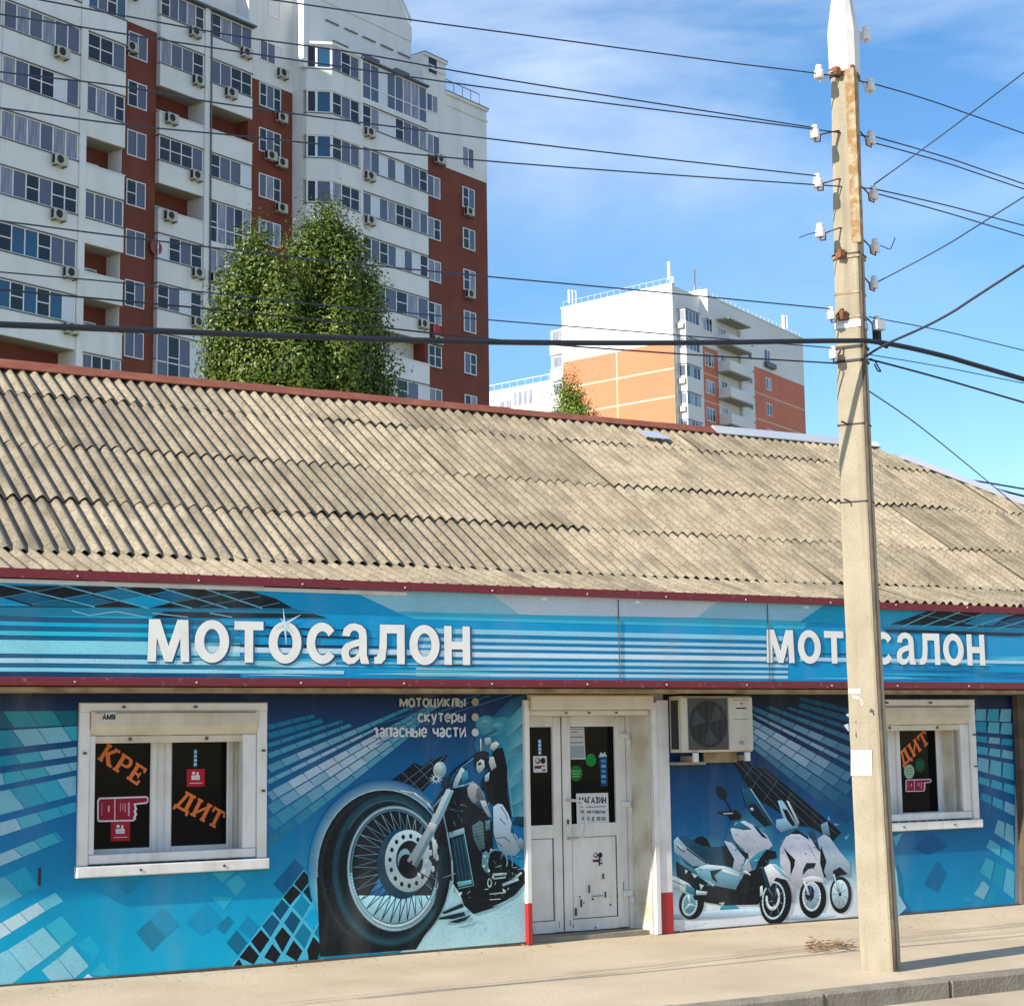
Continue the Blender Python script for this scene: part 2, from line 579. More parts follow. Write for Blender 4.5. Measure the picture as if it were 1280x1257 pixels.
# dim interior seen as darkness behind glass: floor and back partition
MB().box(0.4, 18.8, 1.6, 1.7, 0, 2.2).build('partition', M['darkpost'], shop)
# soffit board under the sign
MB().box(-4, 19.3, -0.40, -0.002, 2.215, 2.2495).build('soffit', M['soffit'], shop)

# ---- roof
EY, EZ = -0.485, 3.108
P1 = R_(17.0)
n1 = Vector((0, -math.sin(P1), math.cos(P1)))
q = on_plane(0, 690, Vector((0, EY, EZ)), n1)
Y1, Z1 = q.y, q.z                               # the break between the flat eave course and the main slope
P2 = R_(32.5)
n2 = Vector((0, -math.sin(P2), math.cos(P2)))
E1 = Vector((0, Y1, Z1))


def roof_s(px, py):
    q = on_plane(px, py, E1, n2)
    return q.x, (q.y - Y1) / math.cos(P2)


S = [0.0] + [roof_s(600, y)[1] for y in (656, 597, 543)] + [roof_s(450, 500)[1]]
SR = S[4]
hx0, hs0 = roof_s(1128, 575)
hx1, hs1 = roof_s(1280, 633)


def hip_x(s):
    return hx0 + (s - hs0) * (hx1 - hx0) / (hs1 - hs0)


XR = hip_x(SR)                                   # right end of the ridge
XL = -4.2
RY, RZ = Y1 + SR * math.cos(P2), Z1 + SR * math.sin(P2)
XE = hip_x(-0.6)
dk = MB()                                        # deck that carries the sheets
dz = -0.075
A = [(XL, EY + 0.1, EZ + dz), (XE, EY + 0.1, EZ + dz), (hip_x(0), Y1, Z1 + dz), (XL, Y1, Z1 + dz)]
B = [(XL, Y1, Z1 + dz), (hip_x(0), Y1, Z1 + dz), (XR, RY, RZ + dz), (XL, RY, RZ + dz)]
Cc = [(XL, RY, RZ + dz), (XR, RY, RZ + dz), (XE, 2 * RY - EY, EZ + dz), (XL, 2 * RY - EY, EZ + dz)]
Dd = [(XE, EY + 0.1, EZ + dz), (XE, 2 * RY - EY, EZ + dz), (XR, RY, RZ + dz), (hip_x(0), Y1, Z1 + dz)]
for p in (A, B, Cc, Dd):
    dk.face(p)
dk.face([(XL, EY + 0.1, EZ + dz), (XL, Y1, Z1 + dz), (XL, RY, RZ + dz), (XL, 2 * RY - EY, EZ + dz)])
roof = dk.build('roof', M['darkpost'], shop)
ROFF = OFF['roof'] if 'roof' in OFF else (9, 0, 0)

LAM, AMP = 0.125, 0.027


def sheet_mesh(nw, length, cut=None, chip=None):
    m = MB()
    seg = 12
    n = nw * seg
    ny = 2
    th = 0.007
    for j in range(ny + 1):
        for i in range(n + 1):
            x = LAM * i / seg
            yy = length * j / ny
            if chip and j == 0:
                for c0, c1, dep in chip:
                    if c0 < x < c1:
                        yy += dep * math.sin(math.pi * (x - c0) / (c1 - c0))
            m.v.append((x, yy, AMP * (2 * abs(math.cos(math.pi * i / seg)) ** 1.35 - 1)))
    base = len(m.v)
    for i in range(n + 1):
        v = m.v[i]
        m.v.append((v[0], v[1] + 0.002, v[2] - th))
    base2 = len(m.v)
    for i in range(n + 1):
        m.v.append(m.v[i])
    for j in range(ny):
        for i in range(n):
            a = j * (n + 1) + i
            m.f.append((a, a + 1, a + n + 2, a + n + 1))
    for i in range(n):
        m.f.append((base + i, base + i + 1, base2 + i + 1, base2 + i))
    m.c = [None] * len(m.f)
    m.m = [0] * len(m.f)
    me = m.mesh('roof_sheet', M['asbestos'], smooth=True)
    if cut:
        import bmesh
        bm = bmesh.new()
        bm.from_mesh(me)
        co, no = cut
        bmesh.ops.bisect_plane(bm, geom=bm.verts[:] + bm.edges[:] + bm.faces[:], plane_co=co, plane_no=no, clear_outer=True)
        bm.to_mesh(me)
        bm.free()
    return me


NW = 8
SW = NW * LAM
OV = 0.14
meshes = {}
for r in range(4):
    ln = S[r + 1] - S[r] + (OV if r < 3 else 0.02)
    meshes[r] = [sheet_mesh(NW, ln), sheet_mesh(NW, ln, chip=[(0.3, 0.55, 0.05)]), sheet_mesh(NW, ln, chip=[(0.62, 0.8, 0.03), (0.05, 0.2, 0.04)])]
    x = XL - 0.1 + random.uniform(-.008, .008) + random.choice((0, LAM * 2, LAM * 4))
    k = 0
    while x < hip_x(S[r]):
        ds = random.uniform(-.022, .022)
        s0 = S[r] + ds
        lift = random.choice((.008, .012, .016, .022, .030))
        ang = P2 - math.atan2(lift, ln)
        z_up = 0.004 * (k % 2) + random.uniform(0, .006)
        p = E1 + Vector((0, math.cos(P2), math.sin(P2))) * s0 + n2 * (lift + z_up)
        me = random.choices(meshes[r], (6, 1, 1))[0]
        xe = x + SW
        if xe > hip_x(S[r + 1]):
            # trimmed along the hip
            a = Vector((hip_x(s0) - x, 0, 0))
            d = Vector((hip_x(s0 + ln) - hip_x(s0), ln, 0)).normalized()
            me = sheet_mesh(NW, ln, cut=(a, Vector((d.y, -d.x, 0))))
        if len(me.vertices):
            put('roof_sheet', me, roof, (x - ROFF[0], p.y - ROFF[1], p.z - ROFF[2]), (ang, random.uniform(-.004, .004), random.uniform(-.004, .004)))
        x += SW
        k += 1
# flat eave course
ln = math.hypot(Y1 - EY, Z1 - EZ) + 0.16
eme = [sheet_mesh(NW, ln), sheet_mesh(NW, ln, chip=[(0.4, 0.6, 0.03)])]
x = XL - 0.15
while x < hip_x(0):
    p = Vector((0, EY, EZ)) + n1 * (0.012 + random.uniform(0, .004))
    me = random.choice(eme)
    if x + SW > hip_x(0.1):
        d = Vector((hip_x(ln - .6) - hip_x(-.6), ln, 0)).normalized()
        me = sheet_mesh(NW, ln, cut=(Vector((hip_x(-0.6) - x, 0, 0)), Vector((d.y, -d.x, 0))))
    put('roof_sheet', me, roof, (x - ROFF[0], p.y - ROFF[1], p.z - ROFF[2]), (P1 + random.uniform(-.004, .004), 0, random.uniform(-.003, .003)))
    x += SW
sd = Vector((0, math.cos(P2), math.sin(P2)))


def on_roof(x, s, h=0.0):
    return E1 + sd * s + n2 * h + Vector((x, 0, 0))


def flap(name, mat, x0, x1, s_front, rise=0.10, th=0.012, back=0.22, jag=0.0, step=0.9):
    """bent ridge metal: a front flap lying on the crests, folded over the ridge"""
    m = MB()
    n = max(2, int((x1 - x0) / step))
    rows = []
    for i in range(n + 1):
        x = x0 + (x1 - x0) * i / n
        j = random.uniform(-jag, jag)
        f0 = on_roof(x, s_front + j, 0.036)
        f1 = on_roof(x, s_front + j, 0.036 + th)
        t0 = Vector((x, RY, RZ + rise + j * 0.5))
        b0 = Vector((x, RY + back, RZ + rise - back * 0.6))
        rows.append((f0, f1, t0, b0))
    for i in range(n):
        a, b = rows[i], rows[i + 1]
        for k in range(3):
            m.face([a[k], b[k], b[k + 1], a[k + 1]])
    for e, sgn in ((rows[0], 1), (rows[-1], -1)):
        m.face([e[0], e[1], e[2], e[3]] if sgn > 0 else [e[3], e[2], e[1], e[0]])
    return m.build(name, mat, shop)


xr1 = on_plane(886, 548, Vector((0, RY, RZ)), Vector((0, 1, 0))).x
cuts = [XL, -1.5, 1.8, 5.4, 8.1, 10.4, 12.55, xr1]
for a, b in zip(cuts, cuts[1:]):
    flap('ridge_cap', M['ridge'], a - 0.02, b + 0.05, SR - 0.13 + random.uniform(-.02, .02), 0.07 + random.uniform(0, .015), jag=0.008)
xg = on_plane(1052, 566, Vector((0, RY, RZ)), Vector((0, 1, 0))).x
flap('ridge_cap', M['galv'], xr1 + 0.06, xg, SR - 0.10, 0.10, jag=0.006).__setitem__('label', 'pale galvanised ridge sheet')
flap('ridge_cap', M['whitemetal'], xg + 0.01, XR + 0.15, SR - 0.06, 0.085, jag=0.004).__setitem__('label', 'whitish ridge sheet')
# grey patch tucked under the ridge
xa, sa = roof_s(800, 546)
xb, sb = roof_s(838, 556)
pm = MB()
pm.face([on_roof(xa, sb, .078), on_roof(xb, sb, .078), on_roof(xb - .1, sa, .084), on_roof(xa - .12, sa, .084)])
pm.face([on_roof(xa, sb, .07), on_roof(xb, sb, .07), on_roof(xb, sb, .078), on_roof(xa, sb, .078)])
pm.build('patch_sheet', M['galv'], shop, label='small grey metal patch by the ridge')
# hip trims
for (s0, s1, wd, mt, h) in ((hs0, 1.75, 0.10, M['galv'], 0.05), (1.75, -0.3, 0.17, M['whitemetal'], 0.075)):
    m = MB()
    a0, a1 = on_roof(hip_x(s0) - wd, s0, h), on_roof(hip_x(s1) - wd, s1, h)
    b0, b1 = on_roof(hip_x(s0) + 0.06, s0, h + .03), on_roof(hip_x(s1) + 0.06, s1, h + .03)
    c0, c1 = b0 + Vector((.1, 0, -.12)), b1 + Vector((.1, 0, -.12))
    m.face([a0, b0, b1, a1])
    m.face([b0, c0, c1, b1])
    m.face([a0 - n2 * .01, a0, a1, a1 - n2 * .01])
    m.build('hip_trim', mt, shop)
# eave and sign trims
MB().box(-4, 11.95, FY - 0.062, FY - 0.032, 3.07, 3.140).build('eave_trim', M['maroon'], shop)
MB().box(11.97, 19.3, FY - 0.06, FY - 0.032, 3.045, 3.116).build('eave_trim', M['maroon'], shop)

# ---- shop windows
def shop_window(ox0, ox1, oz0, oz1, fx0, fx1, fz0, fz1):
    win = MB()
    yf = -0.055
    win.cbox(fx0, fx0 + 0.085, yf, 0.0, fz0 + 0.075, fz1 - 0.07, 0.008)       # surround
    win.cbox(fx1 - 0.085, fx1, yf, 0.0, fz0 + 0.075, fz1 - 0.07, 0.008)
    win.cbox(fx0, fx1, yf - 0.004, 0.0, fz1 - 0.07, fz1, 0.008)
    f = win.build('window', M['upvc'], shop)
    # roller shutter box hanging in the top of the surround, angled underside
    b = MB()
    x0, x1 = fx0 + 0.087, fx1 - 0.087
    zt, zb = fz1 - 0.072, fz1 - 0.258
    pts = [(-0.075, zt), (-0.075, zb + 0.07), (-0.02, zb), (0.10, zb), (0.10, zt)]
    i = len(b.v)
    for xx in (x0, x1):
        b.v += [(xx, p[0], p[1]) for p in pts]
    n = len(pts)
    b.f = [tuple(range(n)), tuple(range(2 * n - 1, n - 1, -1))] + [(k, n + k, n + (k + 1) % n, (k + 1) % n) for k in range(n)]
    b.c = [None] * len(b.f)
    b.m = [0] * len(b.f)
    b.build('shutter_box', M['cream'], f)
    lid = MB()
    lid.box(x0 + 0.03, x1 - 0.03, -0.079, -0.0755, zt - 0.012, zt - 0.006)
    lid.build('shutter_seam', M['darkpost'], f)
    # shutter bottom bar and guides
    MB().cbox(x0 + 0.04, x1 - 0.10, -0.018, 0.02, zb - 0.062, zb - 0.004, 0.006).build('shutter_bar', M['cream'], f)
    for gx, gw in ((fx0 + 0.087, 0.05), (fx1 - 0.205, 0.118)):
        MB().cbox(gx, gx + gw, -0.03, 0.06, fz0 + 0.16, zb - 0.002, 0.006).build('shutter_guide', M['upvc'], f)
    # ledge
    MB().cbox(fx0 - 0.012, fx1 + 0.012, yf - 0.03, 0.0, fz0 - 0.012, fz0 + 0.072, 0.008).build('sill', M['upvc'], f)
    MB().cbox(fx0 + 0.09, fx1 - 0.09, -0.036, 0.0, fz0 + 0.085, fz0 + 0.158, 0.006).build('sill_board', M['upvc'], f)
    gp = MB()
    xx = fx0 + 0.1
    while xx < fx1 - 0.2:
        l_ = random.uniform(.05, .16)
        gp.box(xx, xx + l_, -0.0375, -0.03, fz0 + 0.0725, fz0 + 0.0845)
        xx += l_ + random.uniform(.01, .05)
    gp.build('ledge_gap', M['black'], f)
    # reveal
    MB().box(ox0 - .001, ox0 + 0.012, 0.062, 0.30, oz0, oz1).build('reveal', M['creamwall'], f)
    MB().box(ox1 - 0.012, ox1 + .001, 0.062, 0.30, oz0, oz1).build('reveal', M['creamwall'], f)
    # fixed frame, sashes and panes, set back in the opening
    ya, yb = 0.215, 0.275
    ix0, ix1, iz0, iz1 = ox0 + 0.014, ox1 - 0.014, oz0, oz1 - 0.075
    fr = MB()
    t = 0.055
    fr.box(ix0, ix0 + t, ya, yb, iz0, iz1)
    fr.box(ix1 - t, ix1, ya, yb, iz0, iz1)
    fr.box(ix0 + t, ix1 - t, ya, yb, iz0, iz0 + t)
    fr.box(ix0 + t, ix1 - t, ya, yb, iz1 - t, iz1)
    mid = (ix0 + ix1) / 2 - 0.005
    fr.box(mid - 0.045, mid + 0.045, ya, yb, iz0 + t, iz1 - t)
    fr.build('frame', M['upvc'], f)
    out = []
    for a, c in ((ix0 + t, mid - 0.045), (mid + 0.045, ix1 - t)):
        s_ = MB()
        u = 0.058
        y0, y1 = ya - 0.022, yb - 0.02
        z0, z1 = iz0 + t - 0.012, iz1 - t + 0.012
        a2, c2 = a - 0.012, c + 0.012
        s_.cbox(a2, a2 + u, y0, y1, z0, z1, 0.01)
        s_.cbox(c2 - u, c2, y0, y1, z0, z1, 0.01)
        s_.box(a2 + u, c2 - u, y0 + .006, y1, z0, z0 + u)
        s_.box(a2 + u, c2 - u, y0 + .006, y1, z1 - u, z1)
        s_.build('sash', M['upvc'], f)
        g = MB()
        g.box(a2 + u, c2 - u, y0 + 0.03, y0 + 0.042, z0 + u, z1 - u)
        g.build('pane', M['glassdark'], f)
        gk = MB()
        e = .006
        for bx in ((a2 + u, a2 + u + e, z0 + u, z1 - u), (c2 - u - e, c2 - u, z0 + u, z1 - u)):
            gk.box(bx[0], bx[1], y0 + .018, y0 + .029, bx[2], bx[3])
        gk.box(a2 + u + e, c2 - u - e, y0 + .018, y0 + .029, z0 + u, z0 + u + e)
        gk.box(a2 + u + e, c2 - u - e, y0 + .018, y0 + .029, z1 - u - e, z1 - u)
        gk.build('gasket', M['black'], f)
        out.append((a2 + u, c2 - u, z0 + u, z1 - u, y0 + 0.03))
    # screws and a lock on the surround
    for sx, sz in ((fx0 + .35, fz1 - .035), (fx0 + .95, fz1 - .035), (fx0 + .5, fz0 + .03), (fx0 + 1.2, fz0 + .03), (fx1 - .04, fz0 + .62), (fx0 + .04, fz0 + .95), (fx1 - .04, fz0 + .95)):
        MB().box(sx - .009, sx + .009, yf - .036, yf - .001, sz - .009, sz + .009).build('screw', M['darkpost'], f)
    for sx in (fx0 + 0.42, fx1 - 0.52):
        MB().box(sx - .012, sx + .012, -.03, -.019, zb - .045, zb - .02).build('screw', M['rustdark'], f)
    return out


W1 = shop_window(*WX[0], 4.215, 5.80, 0.795, 2.14)
W2 = shop_window(*WX[1], 12.235, 13.83, 0.845, 2.165)

# ---- doorway
YD = 0.33
dr = MB()
dr.box(DX0 - .004, DX0 + .01, -0.03, YD + .02, 0.0, 2.16)
door = dr.build('door', M['upvc'], shop)
MB().box(9.622, DX1 - .012, YD - 0.03, YD + .05, 0.035, 2.016).build('door_frame', M['upvc'], door)
MB().box(8.352, 8.418, YD - 0.03, YD + .05, 0.035, 2.016).build('door_frame', M['upvc'], door)
MB().box(8.352, DX1 - .012, YD - 0.03, YD + .05, 2.0165, 2.10).build('door_frame', M['upvc'], door)
MB().box(DX1 - .011, DX1 - .001, 0.002, YD + .03, 0, 2.14).build('reveal', M['creamwall'], door)
MB().box(DX0 + .01, DX1 - .012, 0.05, YD + .05, -0.02, 0.035).build('threshold', M['kerb'], door)
# jamb posts either side, red at the foot
MB().cbox(8.285, DX0 - .004, -0.06, 0.0, 0.36, 2.16, .006).build('jamb', M['upvc'], door)
MB().cbox(8.285, DX0 - .004, -0.062, 0.0, 0.0, 0.357, .006).build('jamb_foot', M['redpaint'], door)
MB().cbox(DX1 + .004, DX1 + .06, -0.05, 0.0, 0.0, 2.14, .006).build('jamb', M['upvc'], door)
MB().cbox(DX1 + .063, DX1 + .205, -0.035, 0.0, 0.372, 2.16, .006).build('jamb', M['upvc'], door)
MB().cbox(DX1 + .063, DX1 + .205, -0.037, 0.0, 0.0, 0.369, .006).build('jamb_foot', M['redpaint'], door)
# roller shutter box above
MB().cbox(DX0 - .0, DX1 + .0, -0.10, 0.0, 2.072, 2.205, .012).build('shutter_box', M['cream'], door)
MB().cbox(DX0 + .012, DX1 - .02, -0.02, 0.05, 2.02, 2.066, .006).build('shutter_bar', M['cream'], door)
for sx in (8.75, 9.0, 9.3):
    MB().box(sx - .012, sx + .012, -.03, -.021, 2.035, 2.05).build('screw', M['rustdark'], door)
zt = 2.015


def leaf_door(x0, x1, px0, px1, zrail0, zrail1):
    y0, y1 = YD - 0.02, YD + 0.04
    l_ = MB()
    l_.cbox(x0, px0, y0, y1, 0.045, zt, .008)
    l_.cbox(px1, x1, y0, y1, 0.045, zt, .008)
    l_.box(px0, px1, y0 + .004, y1, zt - .095, zt)
    l_.box(px0, px1, y0 + .004, y1, zrail0, zrail1)
    l_.box(px0, px1, y0 + .004, y1, 0.045, 0.15)
    d = l_.build('door_leaf', M['upvc'], door)
    MB().box(px0, px1, y0 + .03, y0 + .04, zrail1, zt - .095).build('pane', M['glassdark'], door)
    MB().cbox(px0 + .004, px1 - .004, y0 + .016, y1 - .01, 0.154, zrail0 - .004, .006).build('door_panel', M['upvc'], door)
    e = MB()
    e.box(px0, px0 + .005, y0 + .012, y0 + .0295, .15, zrail0)
    e.box(px1 - .005, px1, y0 + .012, y0 + .0295, .15, zrail0)
    e.box(px0 + .005, px1 - .005, y0 + .012, y0 + .0295, .15, .153)
    e.box(px0 + .005, px1 - .005, y0 + .012, y0 + .0295, zrail0 - .003, zrail0)
    e.build('panel_joint', M['darkpost'], door)


leaf_door(8.42, 8.895, 8.51, 8.80, 0.90, 1.02)
leaf_door(8.905, 9.62, 9.0, 9.50, 0.90, 1.02)
MB().box(8.8955, 8.9045, YD - .012, YD + .03, .045, zt).build('door_gap', M['black'], door)
for hz in (0.33, 1.16, 1.80):
    h = MB()
    h.cbox(9.55, 9.655, YD - .05, YD - .021, hz - .0, hz + .055, .008)
    h.cbox(9.63, 9.665, YD - .055, YD - .021, hz - .07, hz - .001, .008)
    h.build('hinge', M['upvc'], door)
# pull handle
hd = MB()
hd.tube([(8.955, YD - .02, 1.245), (8.96, YD - .10, 1.24), (9.06, YD - .12, 1.235), (9.085, YD - .12, 1.15), (9.085, YD - .12, 1.0), (9.06, YD - .12, .915), (8.99, YD - .11, .885), (8.955, YD - .02, .89)], .014, 8)
hd.build('handle', M['whitemetal'], door, smooth=True)
MB().box(8.945, 8.965, YD - .026, YD - .0205, 1.02, 1.065).build('keyhole', M['black'], door)
# chips and scratches at the foot of the door, where the film is worn through
ch = MB()
for x, z, a, b in ((9.30, .68, .006, .09), (9.34, .53, .007, .045), (9.18, .42, .006, .06), (9.27, .35, .09, .006), (9.36, .36, .005, .05), (9.09, .30, .008, .07), (9.03, .22, .012, .06), (8.96, .12, .006, .05), (8.99, .10, .006, .04), (9.56, .43, .006, .07), (8.55, .1, .006, .03), (8.84, .12, .005, .05)):
    a, b = (a * .5, b) if a < b else (a * .7, b * .4)
    ch.box(x - a, x + a, YD - .0235, YD - .0205 if not (9.0 < x < 9.5 or 8.51 < x < 8.8) else YD + .002, z - b * .6, z + b * random.uniform(.2, .6))
for k in range(6):
    x, z = random.uniform(8.93, 9.55), random.uniform(.06, .4)
    s_ = random.uniform(.002, .005)
    ch.box(x - s_, x + s_, YD - .0225, YD + .001, z - s_ * 2, z + s_ * 2)
ch.build('paint_chip', M['darkpost'], door).__setitem__('kind', 'stuff')
# dark end post of the front and drain pipe
MB().box(14.42, 14.66, -0.09, 0.0, 0, 2.21).build('end_post', M['darkpost'], shop)
pp = MB()
pp.tube([(14.60, -0.15, 2.2), (14.60, -0.15, 0.75), (14.60, -.16, .12), (14.6, -.26, .05)], 0.05, 10)
pp.build('drain_pipe', M['whitemetal'], shop, smooth=True)
# beige rail between the sign and the front
MB().box(-4, 14.4, -0.04, -0.0, at(550, 864.5, -.04).z, 2.214).build('head_rail', M['soffit'], shop)


# ------------------------------------------------------------------ flat print: coloured shapes lying in thin layers on a panel
class Print:
    """polygons given in photo pixels, laid on the plane y = y0, each a hair in front of the one before"""
    STEP = 5e-5

    def __init__(s, y0, scale=1.0):
        s.m, s.y, s.k, s.soft = MB(), y0, 0, 0.0

    def nxt(s):
        s.k += 1
        return s.y - s.k * s.STEP

    def poly(s, pts, col, y=None):
        y = s.nxt() if y is None else y
        P = [at(p[0], p[1], y) for p in pts]
        a = sum(P[i].x * P[(i + 1) % len(P)].z - P[(i + 1) % len(P)].x * P[i].z for i in range(len(P)))
        def ink(q_):
            r_, g_2, b_2 = q_[:3]
            k_ = min(1, max(0, (b_2 - r_ - 60) / 100))
            r_, g_2 = r_ * (1 - .25 * k_), min(255, g_2 * (1 + .12 * k_))
            return (r_, g_2, b_2)
        if s.soft and not isinstance(col[0], (tuple, list)) and len(pts) > 3:
            y_lo, y_hi = min(q_[1] for q_ in pts), max(q_[1] for q_ in pts)
            if y_hi - y_lo > 3:
                col = [tuple(min(255, max(0, v_ * (1 + s.soft * ((y_lo + y_hi) / 2 - q_[1]) / (y_hi - y_lo)) + 6 * s.soft * ((hash((round(q_[0] * 7), round(q_[1] * 5))) % 100) / 50 - 1))) for v_ in col) for q_ in pts]
        c = srgb(*ink(col)) if not isinstance(col[0], (tuple, list)) else [srgb(*ink(q)) for q in col]
        if a < 0:
            P.reverse()
            if isinstance(c, list):
                c.reverse()
        s.m.face(P, c)

    def line(s, pts, w, col, y=None):
        y = s.nxt() if y is None else y
        n = len(pts)
        L_, R2 = [], []
        ws = w if isinstance(w, (list, tuple)) else [w] * n
        for i in range(n):
            a, b = pts[max(i - 1, 0)], pts[min(i + 1, n - 1)]
            dx, dy = b[0] - a[0], b[1] - a[1]
            l = math.hypot(dx, dy) or 1
            k = ws[i] / 2
            if 0 < i < n - 1:
                d1 = (pts[i][0] - a[0], pts[i][1] - a[1])
                l1 = math.hypot(*d1) or 1
                cs = abs((d1[0] * dx + d1[1] * dy) / (l1 * l))
                k = k / max(cs, .5)
            nx_, ny_ = -dy / l * k, dx / l * k
            L_.append((pts[i][0] + nx_, pts[i][1] + ny_))
            R2.append((pts[i][0] - nx_, pts[i][1] - ny_))
        for i in range(n - 1):
            s.poly([L_[i], L_[i + 1], R2[i + 1], R2[i]], col, y)

    def ell(s, cx, cy, rx, ry, col, rot=0, n=28, a0=0, a1=360):
        s.poly(s.epts(cx, cy, rx, ry, rot, n, a0, a1), col)

    @staticmethod
    def epts(cx, cy, rx, ry, rot=0, n=28, a0=0, a1=360):
        c, d = math.cos(R_(rot)), math.sin(R_(rot))
        o = []
        m = n if a1 - a0 >= 360 else n + 1
        for i in range(m):
            t = R_(a0 + (a1 - a0) * i / n)
            x, y = rx * math.cos(t), ry * math.sin(t)
            o.append((cx + x * c - y * d, cy + x * d + y * c))
        return o

    def ring(s, cx, cy, rx, ry, k, col, rot=0, n=36, col2=None, dx=0, dy=0, a0=0, a1=360):
        A = s.epts(cx, cy, rx, ry, rot, n, a0, a1)
        B_ = s.epts(cx + dx, cy + dy, rx * k, ry * k, rot, n, a0, a1)
        y = s.nxt()
        m = len(A)
        for i in range(m if a1 - a0 >= 360 else m - 1):
            j = (i + 1) % m
            s.poly([A[i], A[j], B_[j], B_[i]], col if col2 is None else [col, col, col2, col2], y)

    def grid(s, xs_, top, bot, rows, colf, skip=None):
        """gradient backing: columns xs_, top(x) and bot(x) edges, colf(x, t)"""
        y = s.nxt()
        for i in range(len(xs_) - 1):
            for j in range(rows):
                q = []
                cc = []
                for (x, t) in ((xs_[i], j / rows), (xs_[i + 1], j / rows), (xs_[i + 1], (j + 1) / rows), (xs_[i], (j + 1) / rows)):
                    q.append((x, top(x) + (bot(x) - top(x)) * t))
                    cc.append(colf(x, t))
                mx = sum(p[0] for p in q) / 4
                my = sum(p[1] for p in q) / 4
                if skip and skip(mx, my):
                    continue
                s.poly(q, cc, y)

    def build(s, name, parent, mat=None, label=None):
        return s.m.build(name, mat or M['print'], parent, label=label)


def lerp(a, b, t):
    t = max(0, min(1, t))
    return tuple(a[i] + (b[i] - a[i]) * t for i in range(len(a)))


def ramp(stops, t):
    for (t0, c0), (t1, c1) in zip(stops, stops[1:]):
        if t <= t1:
            return lerp(c0, c1, (t - t0) / (t1 - t0) if t1 > t0 else 0)
    return stops[-1][1]


